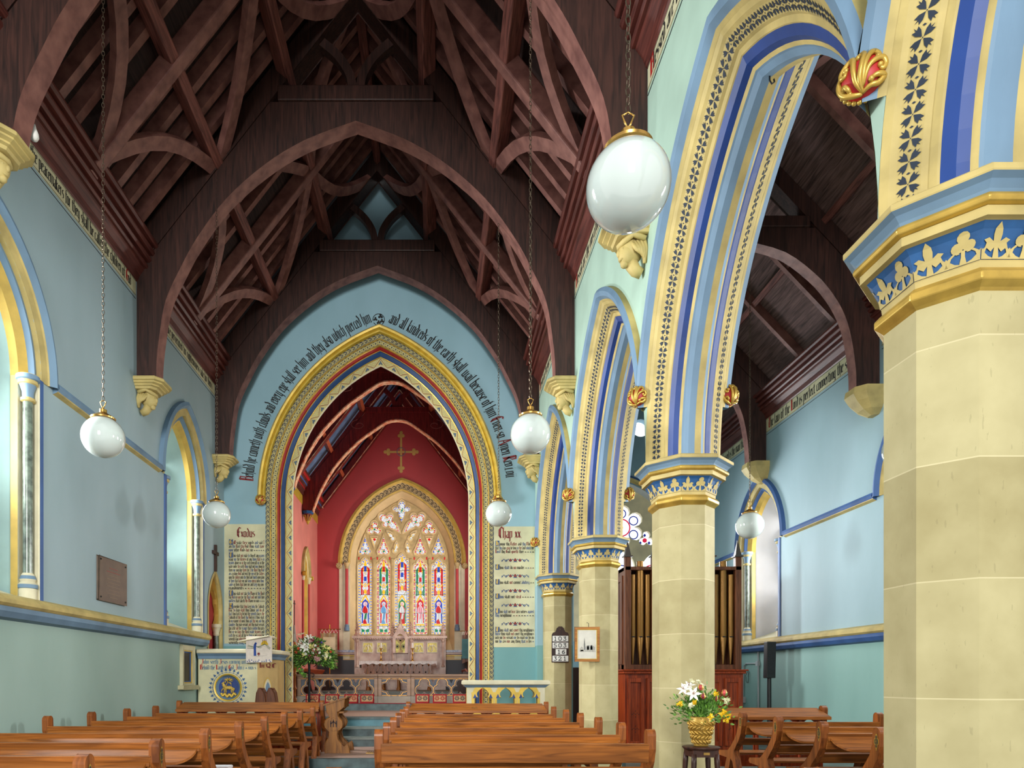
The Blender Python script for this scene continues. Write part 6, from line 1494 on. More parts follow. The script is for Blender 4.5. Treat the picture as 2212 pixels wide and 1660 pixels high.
for k in range(13):
    a = -.15+k*(PI+.3)/12; L_ = .075+.02*(k % 2)
    m.beam([(cx_+.005, yy, cz_+.135), (cx_+.005+L_*math.cos(a), yy, cz_+.135+L_*.55*math.sin(a)+(-.02 if math.sin(a) < .1 else 0))], .008, .014, (0, 1, 0))
m.tube([(cx_+.0, yy, cz_+.09), (cx_+.04, yy, cz_+.085), (cx_+.055, yy, cz_+.05)], [.008, .014, .006], 6)
for k in range(16): x = -.13+.26*k/15; m.sphere((cx_+x, yy+.01, cz_-.115-.02*math.sin(k*1.3)-.035*(1-(x/.14)**2)), .026, 7, 5)
m.build('gilt_rays_and_ground', GOLDP, t)
m = MB(); mp_ = lambda u, v: (u, PY-.004, v)
for k in range(26):
    a = 2*PI*k/26; r_ = .315+.0*k; L_ = .035 if k % 2 else .05
    x, z = rc[0]+r_*math.cos(a), rc[1]+r_*math.sin(a); ca, sa = math.cos(a), math.sin(a)
    m.flat([[(x+ca*u-sa*v, z+sa*u+ca*v) for u, v in [(p[0]*.028+.018, p[1]*.026) for p in foil(0, 0, .55, .5, 3, 0, 5)]]], mp_, 0)
    for q in stroke([(rc[0]+.275*ca, rc[1]+.275*sa), (x, z)], .004): m.poly([mp_(u, v) for u, v in q], 0)
m.plate([circ(rc[0], rc[1], .288, 40), circ(rc[0], rc[1], .282, 40)], XZ, PY-.005, PY-.001)
X0, Z0 = pq(436, 1434.5); 
pen(m, 'John seeth Jesus coming unto him', .0135, lambda u, v: mp_(X0+u, Z0+v), 1, 2, fit=xr-X0-.03)
X0, Z0 = pq(433, 1447); pen(m, 'Behold the Lamb of God. John i ~ xxix s', .0135, lambda u, v: mp_(X0+u, Z0+v), 1, 2, fit=xr-X0-.02)
m.build('lettering', [BLUE_F, paint('blue_grey_letter', (84, 124, 150), .6), paint('bright_red_letter', (186, 34, 34), .6)], t)
# embroidered fall on a bookstand
bx0, bx1 = pq(536.5, 0)[0], pq(592, 0)[0]; _, bz1 = pq(0, 1376); _, bz0 = pq(0, 1433)
t = thing('pulpit_fall', 'cream embroidered pulpit cloth with blue kneeling figure and golden hill', 'cloth', ((bx0+bx1)/2, PY-.16, bz0))
m = MB(); FALL = paint('cream_linen', (206, 196, 184), .85, var=.04, scale=20)
m.plate([[(bx0, bz0), (bx1, bz0+.012), (bx1, bz1-.01), (bx0, bz1)]], XZ, PY-.16, PY-.15); m.build('linen', FALL, t)
m = MB(); w_ = bx1-bx0; h_ = bz1-bz0; fu = lambda u, v: (bx0+u*w_, PY-.163, bz0+v*h_)
E_ = lambda P, mt: m.flat([P], fu, mt)
E_([(.30, .26), (.40, .26), (.385, .5), (.40, .66), (.36, .72), (.31, .70), (.29, .6), (.30, .5)], 0)
E_(circ(.375, .72, .045, 10), 0)
E_([(.44, .30), (.54, .30), (.53, .38), (.45, .38)], 1); 
for q in stroke([(.46, .25), (.52, .3)], .006)+stroke([(.52, .25), (.46, .3)], .006): E_(q, 1)
E_([(.56, .66), (.60, .76), (.68, .83), (.78, .82), (.85, .72), (.86, .66), (.72, .70)], 2)
for k in (.65, .71, .77): 
    for q in stroke([(k, .70), (k, .88)], .007)+stroke([(k-.02, .83), (k+.02, .83)], .006): E_(q, 1)
for P in ([(.05, .62), (.3, .58)], [(.04, .55), (.3, .54)], [(.07, .66), (.28, .6)], [(.4, .6), (.55, .62), (.7, .70), (.82, .66), (.94, .54)], [(.45, .57), (.6, .64), (.74, .69), (.92, .5)], [(.40, .62), (.52, .56), (.6, .6)]):
    for q in stroke(P, .008): E_(q, 3)
for P in ([(.55, .52), (.66, .64), (.78, .58), (.9, .5)], [(.2, .26), (.4, .23), (.6, .26), (.8, .27)], [(.45, .42), (.55, .45), (.65, .43)]):
    for q in stroke(P, .004): E_(q, 4)
for P in ([(.265, .80), (.265, .90)], [(.235, .85), (.295, .85)]):
    for q in stroke(P, .005): E_(q, 5)
for k in range(12): x = .06+.08*k; E_([(x-.03, .03), (x+.03, .03), (x, .08)], 6 if k % 4 != 2 else 5); 
for x in (.12, .22, .5, .78, .9): E_(dia(x, .10, .025, .028), 0)
m.build('embroidery', [paint('embroidery_blue', (28, 64, 140), .8), paint('embroidery_maroon', (110, 34, 34), .8), paint('embroidery_gold', (214, 174, 40), .7), paint('embroidery_green', (84, 108, 70), .8), paint('embroidery_grey', (156, 150, 144), .8), WHITE, BLUE_T], t)
m = MB(); m.beam([(bx0-.13, PY-.02, bz1-.10), (bx1-.02, PY-.10, bz1-.0)], .34, .02, (0, 0, 1))
x_ = bx0; m.box(x_, bx1, PY-.15, PY+.2, bz1-.03, bz1-.008); o = m.build('pulpit_bookboard', STONE_W); tag(o, 'cream sloping bookboard on the pulpit from which the cloth hangs', 'bookboard')
# seat ends beside the pulpit
t = thing('minister_seat', 'dark wooden seat with two rounded ends beside the pulpit', 'seat', (-3.05, 12.5, .48))
for px, w2 in ((566, .09), (588, .085)):
    x, _, z1 = W(px, 1488, 12.33); P = [(-.10, .0), (.11, .0), (.10, z1-.74), (.06, z1-.56), (.02, z1-.49), (-.04, z1-.485), (-.09, z1-.56), (-.11, z1-.74)]
    m = MB(); m.plate([[(x+u, .48+v) for u, v in P]], XZ, 12.28, 12.38); m.build('end_panel', MAHO2, t, bevel=.02)
x0 = W(566, 0, 12.33)[0]; x1 = W(588, 0, 12.33)[0]; m = MB(); m.box(x0, x1, 12.29, 12.6, .95, 1.10); m.build('seat', MAHO2, t)
# ================================================================ low stone wall right of the chancel arch
LY = 13.05
def lq(px, py): p = W(px, py, LY); return p[0], p[2]
x0, x1 = lq(1008, 0)[0], lq(1177, 0)[0]; zt = lq(0, 1486)[1]; zt2 = lq(0, 1470)[1]
t = thing('stone_parapet', 'low cream parapet with gilt cusped arches and blue moulding by the right columns', 'low wall', ((x0+x1)/2, LY, .64))
hs = []; tri_ = []; st = (x1-x0-.18)/3; zb_ = .64; ztop = zt-.07
for i in range(3):
    c_ = x0+.09+st*(i+.5)
    P = [(-.17, .78), (-.17, 1.0), (-.10, 1.02), (-.085, 1.0), (-.115, 1.06), (-.11, 1.10), (-.07, 1.15), (0, 1.20)]
    P = [(a, b-.01) for a, b in P]; hs.append([(c_+a, b) for a, b in P]+[(c_-a, b) for a, b in reversed(P[:-1])])
m = MB(); m.plate([[(x0, zb_), (x1, zb_), (x1, zt), (x0, zt)]]+[[(c[0], c[1]) for c in h] for h in hs], XZ, LY, LY+.22, 0, 1); m.build('arcaded_slab', [STONE_W, GOLDP], t)
m = MB()
for i in range(3):
    c_ = x0+.09+st*(i+.5); a_ = [(c_+x, z) for x, z in parch(.215, .15, .98, .66, 10)]; b_ = hs[i]
    m.plate([a_, [(c_+(x-c_)*1.0, z) for x, z in b_]], XZ, LY-.006, LY-.001, 0)
    for s_ in (-1, 1):
        m.flat([[(c_+s_*.15, 1.07), (c_+s_*.12, 1.0), (c_+s_*.19, .98)]], lambda u, v: (u, LY-.008, v), 1)
for i in range(4):
    c_ = x0+.09+st*i; a = -.13 if i else .0; b = .13 if i < 3 else .0
    m.flat([[(c_+a*.8, zt-.09), (c_+b*.8, zt-.09), (c_+(0.0 if 0 < i < 3 else (.01 if i == 0 else -.01)), zt-.24)]], lambda u, v: (u, LY-.004, v), 0)
m.build('gilt_tracery', [GOLDP, BLUE_D], t)
m = MB(); R = []
for k, z in ((.0, zt-.0), (.02, zt+.005), (.03, zt+.02), (.07, zt+.05), (.09, zt+.065), (.09, zt2-.02), (.06, zt2)):
    R.append([(x0-k, LY-k, z), (x1+k, LY-k, z), (x1+k, LY+.22+k, z), (x0-k, LY+.22+k, z)])
m.rings(R, 0, True, [1, 1, 1, 0, 0, 0]); m.build('coping', [STONE_W, BLUE_L], t)
# ================================================================ organ
OY = 12.6; oxa, oxb = 3.47, 5.62; zb_ = 1.53
t = thing('pipe_organ', 'dark wooden pipe organ with gilt pipes behind the columns', 'organ', ((oxa+oxb)/2, OY+.5, 0))
m = MB(); m.box(oxa-.02, oxb+.02, OY, OY+1.9, .0, zb_-.08); m.build('lower_case', MAHO, t)
m = MB(); m.box(oxa-.06, oxb+.06, OY-.06, OY+1.92, zb_-.08, zb_-.03); m.box(oxa-.09, oxb+.09, OY-.09, OY+1.94, zb_-.03, zb_); m.build('cornice', MAHO, t, bevel=.012)
xw = (oxb-oxa)/6
for i in range(6):
    m = MB(); a, b = oxa+xw*i+.03, oxa+xw*(i+1)-.03
    m.plate([[(a, .12), (b, .12), (b, zb_-.16), (a, zb_-.16)], [(a+.05, .2), (b-.05, .2), (b-.05, zb_-.24), (a+.05, zb_-.24)]], XZ, OY-.03, OY); p_ = m.build('panel', MAHO, t, bevel=.006)
    m = MB(); cx_ = (a+b)/2
    for cz in (.42, .70): 
        for dx, dz in ((0, 0), (.03, .02), (-.03, .02), (.06, .0), (-.06, 0), (0, .06), (0, -.05)): m.plate([circ(cx_+dx, cz+dz, .008, 8)], XZ, OY-.006, OY-.001)
    m.build('drilled_holes', BLK, p_)
for i, x in enumerate((oxa+.05, oxa+.55, oxb-.55, oxb-.05)):
    m = MB(); m.box(x-.055, x+.055, OY+.02, OY+.13, zb_, 3.62); m.build('post', MAHO2, t, bevel=.008)
    m = MB(); c = (x, OY+.075, 3.62); m.rings([[(c[0]+s1*k, c[1]+s2*k, c[2]+z) for s1, s2 in ((-1, -1), (1, -1), (1, 1), (-1, 1))] for k, z in ((.055, 0), (.08, .0), (.08, .025), (.055, .03), (.003, .32))]); m.build('pinnacle', paint('grey_pinnacle', (74, 66, 60), .5, var=.1), t)
m = MB(); m.box(oxa, oxa+.03, OY+.1, OY+1.6, zb_, 3.45); m.box(oxb-.03, oxb, OY+.1, OY+1.6, zb_, 3.45); m.box(oxa, oxb, OY+.45, OY+.48, zb_, 3.4); m.box(oxa, oxb, OY+.02, OY+.5, 3.38, 3.44); m.box(oxa, oxb, OY+.05, OY+.3, zb_, zb_+.09); m.build('upper_case', MAHO2, t)
m = MB(); m.plate([[(OY+.2, zb_+.1), (OY+1.4, zb_+.1), (OY+1.4, 3.3), (OY+.2, 3.3)], [(OY+.3, zb_+.2), (OY+1.3, zb_+.2), (OY+1.3, 3.2), (OY+.3, 3.2)]], YZ, oxa-.02, oxa); m.build('side_frame', MAHO2, t)
PIPE = paint('bronzed_pipe', (160, 116, 56), .35, metal=.5, var=.12, scale=3, stretch=(1, 1, .3))
px_ = [(oxa+.05+.11+.14*k, (3.30, 3.55, 3.30)[k]) for k in range(3)]+[(oxa+.67+.155*k, (3.25, 3.35, 3.5, 3.65, 3.5, 3.35)[k]) for k in range(6)]+[(oxb-.55+.11+.14*k, (3.30, 3.55, 3.30)[k]) for k in range(3)]
for x, zt_ in px_:
    r_ = .052 if zt_ < 3.5 else .062; y = OY+.12; z0 = zb_+.10
    m = MB(); m.lathe([(.012, 0), (r_, .48), (r_*.96, .49), (r_*.96, .52), (r_, .53), (r_, zt_-z0)], 16, (x, y, z0)); p_ = m.build('organ_pipe', PIPE, t, smooth=True, smooth_angle=.7)
    m = MB(); m.box(x-.03, x+.03, y-r_-.004, y-r_+.02, z0+.50, z0+.52); m.build('pipe_mouth', BLK, p_)
# white music sheet edge beside the column
x, _, z = W(1407, 1327, 10.2); m = MB(); m.plate([[(x-.01, z-.15), (x+.03, z-.18), (x+.03, z+.10), (x-.01, z+.08)]], XZ, 10.2, 10.203)
m = MB(); m.box(2.82, 3.42, 14.5, 14.56, 0, 1.56); t = thing('vestry_screen', 'dark wooden panel seen between the hymn-board and picture columns', 'screen', (3.1, 14.53, 0)); m.build('panel', DARKW, t); m = MB(); m.box(2.81, 3.44, 14.48, 14.58, 1.56, 1.60); m.build('top_rail', DARKW, t)
# column loudspeaker on a stand
x, y = 6.20, 12.75; t = thing('column_loudspeaker', 'slim black column loudspeaker on a pole by the aisle wall', 'loudspeaker', (x, y, 0))
m = MB(); m.rings([[(x+a*.085, y+b*.07, z) for a, b in ((-1, -1), (1, -1), (1, 1), (-1, 1))] for z in (1.37, 1.40)]+[[(x+a*.085+.02*(z-1.4), y+b*.07, z) for a, b in ((-1, -1), (1, -1), (1, 1), (-1, 1))] for z in (1.6, 2.05)]); m.build('cabinet', BLK, t, bevel=.01)
m = MB(); m.box(x-.065, x+.075, y-.078, y-.071, 1.45, 2.02); m.build('grille', paint('grille_black', (22, 26, 30), .7, scale=90, var=.3), t)
m = MB(); m.lathe([(.036, .03), (.036, 1.37)], 14, (x, y, 0)); m.build('pole', BLK, t, smooth=True, smooth_angle=.8)
m = MB(); m.lathe([(.20, 0), (.20, .02), (.04, .03)], 20, (x, y, 0)); m.build('base', BLK, t)
# conduit and cables on the aisle wall
X = XR-.02
def aw(px, py): Y = X*F/(px-947); return (X, Y, H-(py-1468)/F*Y)
t = thing('wall_conduit', 'grey electric conduit with junction box on the aisle wall by the organ', 'conduit', aw(1637, 1480))
CON = paint('conduit_grey', (168, 176, 180), .5)
m = MB(); m.tube([aw(1637, 1390), aw(1638, 1435), aw(1638, 1535)], .016, 8); m.tube([aw(1635, 1434), aw(1612, 1434), aw(1607, 1440), aw(1604, 1530)], .014, 8); m.build('pipe', CON, t)
m = MB(); c = aw(1637, 1434); m.box(c[0]-.03, c[0]+.02, c[1]-.05, c[1]+.05, c[2]-.05, c[2]+.05); c = aw(1606, 1512); m.box(c[0]-.04, c[0]+.02, c[1]-.06, c[1]+.06, c[2]-.07, c[2]+.06); m.build('junction_box', CON, t)
m = MB(); m.tube([aw(1628, 1388), aw(1633, 1392), aw(1637, 1388)], .012, 6); m.tube([aw(1617, 1449), aw(1611, 1460), aw(1612, 1474), aw(1616, 1476), aw(1618, 1452)], .006, 5); m.build('cable', BLK, t)
# ================================================================ hymn board and picture
HY = 13.863-.285
def hq(px, py): p = W(px, py, HY-.02); return p[0], p[2]
xa, zb2 = hq(1192, 1431.5); xb, zt3 = hq(1228.5, 1370); xm = (xa+xb)/2
t = thing('hymn_board', 'dark wooden hymn board showing 103 503 16 321 on a column', 'hymn board', (xm, HY, zb2))
_, ztt = hq(0, 1354.5)
P = [(xa, zb2), (xb, zb2), (xb, zt3-.02), (xb-.02, zt3+.02), (xb-.07, zt3+.04), (xb-.09, zt3+.08), (xb-.10, ztt-.03), (xm+.03, ztt), (xm-.03, ztt), (xa+.10, ztt-.03), (xa+.09, zt3+.08), (xa+.07, zt3+.04), (xa+.02, zt3+.02), (xa, zt3-.02)]
m = MB(); m.plate([P, circ(xm, ztt-.05, .009, 8)], XZ, HY-.03, HY-.006); m.build('board', DARKW, t, bevel=.004)
def digits(mb, txt, x, z, h, y, mt=0, wd=.62):
    D = {'0': [[(.5+.42*math.cos(a*PI/8), .5+.5*math.sin(a*PI/8)) for a in range(17)]], '1': [[(.3, .85), (.52, 1), (.52, 0)], [(.28, 0), (.76, 0)]], '2': [[(.1, .75), (.2, .95), (.5, 1), (.82, .85), (.8, .6), (.1, 0), (.88, 0), (.9, .12)]],
         '3': [[(.15, .92), (.85, .98), (.45, .58), (.8, .45), (.88, .22), (.6, 0), (.1, .08)]], '5': [[(.85, 1), (.25, 1), (.18, .55), (.6, .6), (.88, .35), (.75, .05), (.4, 0), (.1, .1)]], '6': [[(.8, .95), (.35, .8), (.12, .4), (.25, .05), (.6, 0), (.88, .25), (.75, .52), (.4, .52), (.15, .35)]]}
    for k, ch in enumerate(txt):
        for pl in D[ch]:
            for q in stroke([(x+(k+u*.72)*h*wd*1.25, z+v*h) for u, v in pl], h*.085): mb.poly([(a, y, b) for a, b in q], mt)
            for u, v in pl: mb.poly([(a, y-.0003, b) for a, b in circ(x+(k+u*.72)*h*wd*1.25, z+v*h, h*.083, 10)], mt)
for i, (tx, py) in enumerate((('103', 1380.5), ('503', 1395), ('16', 1409), ('321', 1423.5))):
    z = hq(0, py)[1]; hh = .056; n = len(tx)
    m = MB(); a = xa+.012 if n == 3 else xa+.075; b = xb-.012 if n == 3 else xb-.05
    m.box(a, b, HY-.036, HY-.03, z-hh, z+hh); c_ = m.build('number_card', WHITE, t)
    m = MB(); digits(m, tx, a+(.02 if n == 3 else .03), z-.038, .076, HY-.038, 0, ((b-a-.03)/n)/(.076*1.25)); m.build('numeral', BLK, c_)
PYc = 10.30-.285
def iq(px, py): p = W(px, py, PYc-.03); return p[0], p[2]
xa, zb2 = iq(1241, 1430); xb, zt3 = iq(1294.5, 1355.5)
t = thing('framed_picture', 'maple-framed engraving of a spired church hanging on a column', 'picture', ((xa+xb)/2, PYc, zb2))
m = MB(); k = .035
m.plate([[(xa, zb2), (xb, zb2), (xb, zt3), (xa, zt3)], [(xa+k, zb2+k), (xb-k, zb2+k), (xb-k, zt3-k), (xa+k, zt3-k)]], XZ, PYc-.05, PYc-.02, 0, 1); m.build('frame', [wood('maple_frame', (196, 134, 58), (140, 84, 30), 'x', .3, .4), DARKW], t, bevel=.006)
m = MB(); m.plate([[(xa+k, zb2+k), (xb-k, zb2+k), (xb-k, zt3-k), (xa+k, zt3-k)], [(xa+k+.008, zb2+k+.008), (xb-k-.008, zb2+k+.008), (xb-k-.008, zt3-k-.008), (xa+k+.008, zt3-k-.008)]], XZ, PYc-.042, PYc-.036); m.build('gilt_slip', GOLDP, t)
m = MB(); m.box(xa+k, xb-k, PYc-.036, PYc-.032, zb2+k, zt3-k); m.build('paper', paint('engraving_paper', (214, 212, 200), .8, var=.05, scale=8), t)
m = MB(); ww = xb-xa; hh = zt3-zb2; eu = lambda u, v: (xa+u*ww, PYc-.038, zb2+v*hh)
for P, mt in (([(.37, .34), (.43, .34), (.43, .50), (.40, .70), (.37, .50)], 0), ([(.43, .34), (.82, .34), (.82, .42), (.70, .48), (.48, .46), (.43, .42)], 1), ([(.50, .34), (.58, .34), (.58, .42), (.54, .48), (.50, .42)], 0), ([(.64, .34), (.72, .34), (.72, .43), (.68, .48), (.64, .43)], 0), ([(.22, .28), (.84, .28), (.82, .34), (.25, .34)], 2), ([(.20, .30), (.36, .30), (.34, .40), (.28, .44), (.22, .38)], 2)): m.flat([P], eu, mt)
m.build('engraved_church', [paint('engraving_dark', (128, 128, 124), .8), paint('engraving_mid', (164, 164, 158), .8), paint('engraving_light', (182, 180, 170), .8, scale=40, var=.12)], t)
m = MB(); xm = (xa+xb)/2+.03; m.tube([(xm, PYc-.01, zt3), (xm, PYc-.008, zt3+.06), (xm-.03, PYc-.008, zt3+.065)], .004, 5); m.build('hanging_wire', IRON, t)
# ================================================================ plaque, niche, crosses on the left wall
def lw(px, py, off=0): Y = (-(XL+off))*F/(947-px); return Y, H-(py-1468)/F*Y
y0, z1 = lw(209, 1200); y1, _ = lw(268.5, 1220); z0 = lw(209, 1295)[1]
t = thing('memorial_plaque', 'bronze memorial plaque on the left wall between the windows', 'plaque', (XL, (y0+y1)/2, z0))
m = MB(); m.plate([[(y0, z0), (y1, z0), (y1, z1), (y0, z1)]], YZ, XL, XL+.035); m.build('plate', paint('bronze_plate', (84, 68, 54), .4, metal=.35, var=.12, scale=8), t, bevel=.01)
m = MB()
for a in (y0+.04, y1-.04):
    for b in (z0+.04, z1-.04): m.sphere((XL+.036, a, b), .013, 8, 6)
m.build('screw', IRON, t)
m = MB()
for i in range(9):
    zz_ = z1-.13-.05*i; n = (.30, .5, .36, .5, .44, .5, .4, .5, .3)[i]; yc = (y0+y1)/2
    m.plate([[(yc-n/2*(y1-y0), zz_), (yc+n/2*(y1-y0), zz_), (yc+n/2*(y1-y0), zz_+.008), (yc-n/2*(y1-y0), zz_+.008)]], YZ, XL+.035, XL+.037, 1 if i in (0, 1) else 0)
m.build('raised_lines', [paint('bronze_letter', (110, 90, 70), .4, metal=.3), paint('red_inlay', (140, 40, 36), .5)], t)
y0, y1 = lw(388, 0)[0], lw(415, 0)[0]; z1, z0 = lw(400, 1395)[1], lw(400, 1484)[1]
t = thing('wall_recess', 'small stone-framed recess with blue and gilt edge low on the left wall', 'recess', (XL, (y0+y1)/2, z0))
m = MB(); m.plate([[(y0, z0), (y1, z0), (y1, z1), (y0, z1)], [(y0+.09, z0+.06), (y1-.09, z0+.06), (y1-.09, z1-.09), (y0+.09, z1-.09)]], YZ, XL, XL+.05); m.build('stone_frame', paint('pale_frame_stone', (196, 190, 156), .6), t, bevel=.01)
for k, mt, nm in ((.09, OCHRE, 'gilt_edge'), (.11, BLUE_M, 'blue_edge')):
    m = MB(); m.plate([[(y0+k, z0+k-.03), (y1-k, z0+k-.03), (y1-k, z1-k), (y0+k, z1-k)], [(y0+k+.02, z0+k-.01), (y1-k-.02, z0+k-.01), (y1-k-.02, z1-k-.02), (y0+k+.02, z1-k-.02)]], YZ, XL+.0, XL+.04-(k-.09)); m.build(nm, mt, t)
m = MB(); m.plate([[(y0+.13, z0+.1), (y1-.13, z0+.1), (y1-.13, z1-.13), (y0+.13, z1-.13)]], YZ, XL+.001, XL+.004); m.build('dark_panel', paint('recess_dark', (66, 58, 44), .5, var=.2), t)
m = MB(); m.plate([[(y0-.08, z0-.05), (y1+.08, z0-.05), (y1+.08, z0+.02), (y0-.08, z0+.02)]], YZ, XL, XL+.10); m.build('sill', paint('pale_sill_stone', (190, 182, 144), .6), t, bevel=.012)
yc = lw(463, 0)[0]; z0 = lw(463, 1235)[1]; z1 = lw(463, 1178)[1]
t = thing('wall_cross', 'plain dark wooden cross on the wall left of the chancel arch', 'cross', (XL, yc, z0))
m = MB(); m.box(XL, XL+.05, yc-.03, yc+.03, z0, z1); m.build('upright', DARKW, t); m = MB(); m.box(XL, XL+.045, yc-.15, yc+.15, z1-.20, z1-.13); m.build('crossbar', DARKW, t)
# ================================================================ flowers
LEAF = paint('leaf_green', (92, 138, 56), .5, var=.3, scale=14); LEAF2 = paint('bright_leaf', (122, 176, 66), .5, var=.2, scale=14); LEAFD = paint('dark_leaf', (42, 70, 34), .5, var=.3, scale=12)
def leafpoly(m, c, d, L_, wd, up, mt=0, curl=.2):
    d = Vector(d).normalized(); s_ = d.cross(Vector(up)); s_ = s_.normalized() if s_.length > .01 else Vector((1, 0, 0)); n = s_.cross(d)
    c = Vector(c); P = []
    for t_, w_ in ((0, .0), (.3, .9), (.6, .8), (1, 0)): P.append((c+d*L_*t_-n*curl*L_*t_*t_, w_*wd/2))
    m.poly([P[0][0], P[1][0]+s_*P[1][1], P[1][0]-n*.0, P[1][0]-s_*P[1][1]], mt)
    m.poly([P[1][0]+s_*P[1][1], P[2][0]+s_*P[2][1], P[3][0], P[2][0]-s_*P[2][1], P[1][0]-s_*P[1][1]], mt)
def rv(a=1): return Vector((random.gauss(0, 1), random.gauss(0, 1), random.gauss(0, 1))).normalized()*a
def lily(par, c, d, r, mat_=None):
    m = MB(); d = Vector(d).normalized(); a = d.cross(Vector((0, 0, 1))); a = a.normalized() if a.length > .01 else Vector((1, 0, 0)); b = a.cross(d)
    for k in range(6):
        q = a*math.cos(k*PI/3)+b*math.sin(k*PI/3)
        leafpoly(m, c, d*.45+q, r, r*.42, d, 0, .25)
    for k in range(4):
        q = a*math.cos(k*1.6)+b*math.sin(k*1.6); p = Vector(c)+d*r*.5+q*r*.12; m.tube([c, p], r*.02, 4, 1); m.sphere(p, r*.05, 5, 4, 1)
    m.build('lily', [mat_ or WHITE, paint('stamen', (150, 92, 40), .6)], par)
def tulip(par, c, r, cols):
    m = MB()
    for k in range(6):
        a = k*PI/3; off = Vector((math.cos(a), math.sin(a), 0))
        P = [Vector(c)+off*r*.25, Vector(c)+off*r*.75+Vector((0, 0, r*.7)), Vector(c)+off*r*.35+Vector((0, 0, r*1.9))]
        s_ = Vector((-math.sin(a), math.cos(a), 0))*r*.42
        m.poly([P[0]-s_*.4, P[1]-s_, P[2], P[1]+s_, P[0]+s_*.4], k % 2)
    m.sphere((c[0], c[1], c[2]+r*.7), r*.6, 10, 8, 0, (1, 1, 1.3)); m.build('tulip', cols, par)
def bloom(par, c, r, mt, nm='bloom'):
    m = MB()
    for k in range(14): 
        d = rv(); d.y = -abs(d.y)*.8; leafpoly(m, c, d, r, r*.7, rv(), 0, .5)
    m.sphere(c, r*.45, 8, 6); m.build(nm, mt, par)
random.seed(11)
# stool with the woven vase
SX, SYY = 2.20, 5.70; zst = .79
t = thing('plant_stool', 'small dark round-topped wooden stool with turned legs carrying the vase', 'stool', (SX, SYY, 0))
m = MB(); m.lathe([(.04, zst-.03), (.14, zst-.025), (.15, zst-.012), (.15, zst-.004), (.14, zst), (.0001, zst-.004)], 32, (SX, SYY, 0)); m.build('round_top', DARKW, t, smooth=True, smooth_angle=.6)
m = MB(); m.rings([[(SX+a*.105, SYY+b*.105, z) for a, b in ((-1, -1), (1, -1), (1, 1), (-1, 1))] for z in (zst-.085, zst-.028)]); m.build('frieze', DARKW, t)
m = MB(); m.box(SX-.02, SX+.03, SYY-.109, SYY-.105, zst-.065, zst-.045); m.build('brass_plate', BRASS, t)
for a in range(4):
    ca, sa = math.cos(a*PI/2+PI/4), math.sin(a*PI/2+PI/4)
    m = MB(); m.tube([(SX+ca*(.13+.05*q), SYY+sa*(.13+.05*q), zst-.06-(zst-.06)*q) for q in (0, .1, .3, .5, .52, .8, 1)], [.02, .022, .018, .016, .022, .016, .013], 10); m.build('leg', DARKW, t, smooth=True)
t = thing('flower_vase', 'gold woven basket vase of lilies, tulips and daffodils on a stool', 'flowers in vase', (SX, SYY, zst))
VS = paint('gilt_basket', (188, 150, 66), .4, metal=.4, var=.15, scale=14); m = MB()
vr = lambda z: .062+.055*(z/.22) if z < .17 else .106-.02*((z-.17)/.03)
n = 20; m.lathe([(.060, 0), (.056, .02), (.067, .07), (.084, .14), (.098, .19), (.096, .21), (.084, .225), (.088, .245), (.078, .245), (.07, .12)], 28, (SX, SYY, zst+.002)); m.build('vase', VS, t, smooth=True)
m = MB()
for row in range(5):
    z = .04+row*.038
    for k in range(16):
        a0 = 2*PI*(k+.5*(row % 2))/16; r0 = .056+.21*z+.004
        P = [(SX+(r0+.004*math.sin(q*PI))*math.cos(a0+(q-.5)*.5), SYY+(r0+.004*math.sin(q*PI))*math.sin(a0+(q-.5)*.5), zst+z+(q-.5)*(.035 if row % 2 else -.035)) for q in (0, .33, .66, 1)]
        m.tube(P, [.004, .009, .009, .004], 6)
m.build('woven_strands', VS, t, smooth=True)
c0 = Vector((SX, SYY, zst+.24))
def fq(px, py, dy=0): p = W(px, py, SYY+dy); return p
m = MB()
for k in range(1500):
    a = random.random()*2*PI; rr = abs(random.gauss(0, .5)); 
    p = Vector((SX+.20*rr*math.cos(a)*1.05, SYY+.16*rr*math.sin(a), zst+.25+.15*random.random()+.04*random.gauss(0, 1)-.02*rr))
    d = (p-c0); d.z += .08; leafpoly(m, p, d+rv(.08), .026+.018*random.random(), .012+.008*random.random(), rv(), random.choice((0, 0, 1)))
m.build('foliage', [LEAF, LEAF2], t)
m = MB()
for px, py in ((1460, 1522), (1470, 1516), (1572, 1530), (1575, 1545), (1560, 1515), (1480, 1505), (1545, 1500)):
    p = fq(px, py); m.tube([c0, (Vector(p)+c0)/2+Vector((0, 0, .03)), p], .003, 4)
    for k in range(14): leafpoly(m, Vector(p).lerp(c0, random.random()*.5), rv()+Vector((0, -.3, .2)), .035, .014, rv(), 0)
m.build('trailing_stems', [LEAF2], t)
random.seed(5)
WL = paint('lily_white', (232, 232, 224), .5, var=.03); YEL = paint('daffodil_yellow', (236, 200, 40), .5, var=.06); TUL = [paint('tulip_pink', (214, 84, 88), .45, var=.15, scale=20), paint('tulip_yellow', (226, 176, 70), .45)]
TUL2 = [paint('tulip_maroon', (140, 36, 60), .45, var=.15, scale=20), TUL[1]]; CREAM = paint('cream_petal', (230, 230, 196), .6, var=.05)
lily(t, fq(1478, 1490, -.05), (-.6, -.6, .5), .065, WL); lily(t, fq(1497, 1500, -.10), (-.1, -1, .3), .07, WL); lily(t, fq(1513, 1480, -.02), (.3, -.3, 1), .05, WL); lily(t, fq(1488, 1482, 0), (-.3, -.6, .9), .06, WL)
tulip(t, fq(1514, 1492, -.08), .030, TUL); tulip(t, fq(1519, 1511, -.12), .028, TUL2); tulip(t, fq(1565, 1504, -.05), .030, TUL); tulip(t, fq(1547, 1514, -.08), .022, TUL2); tulip(t, fq(1480, 1500, -.04), .018, TUL2)
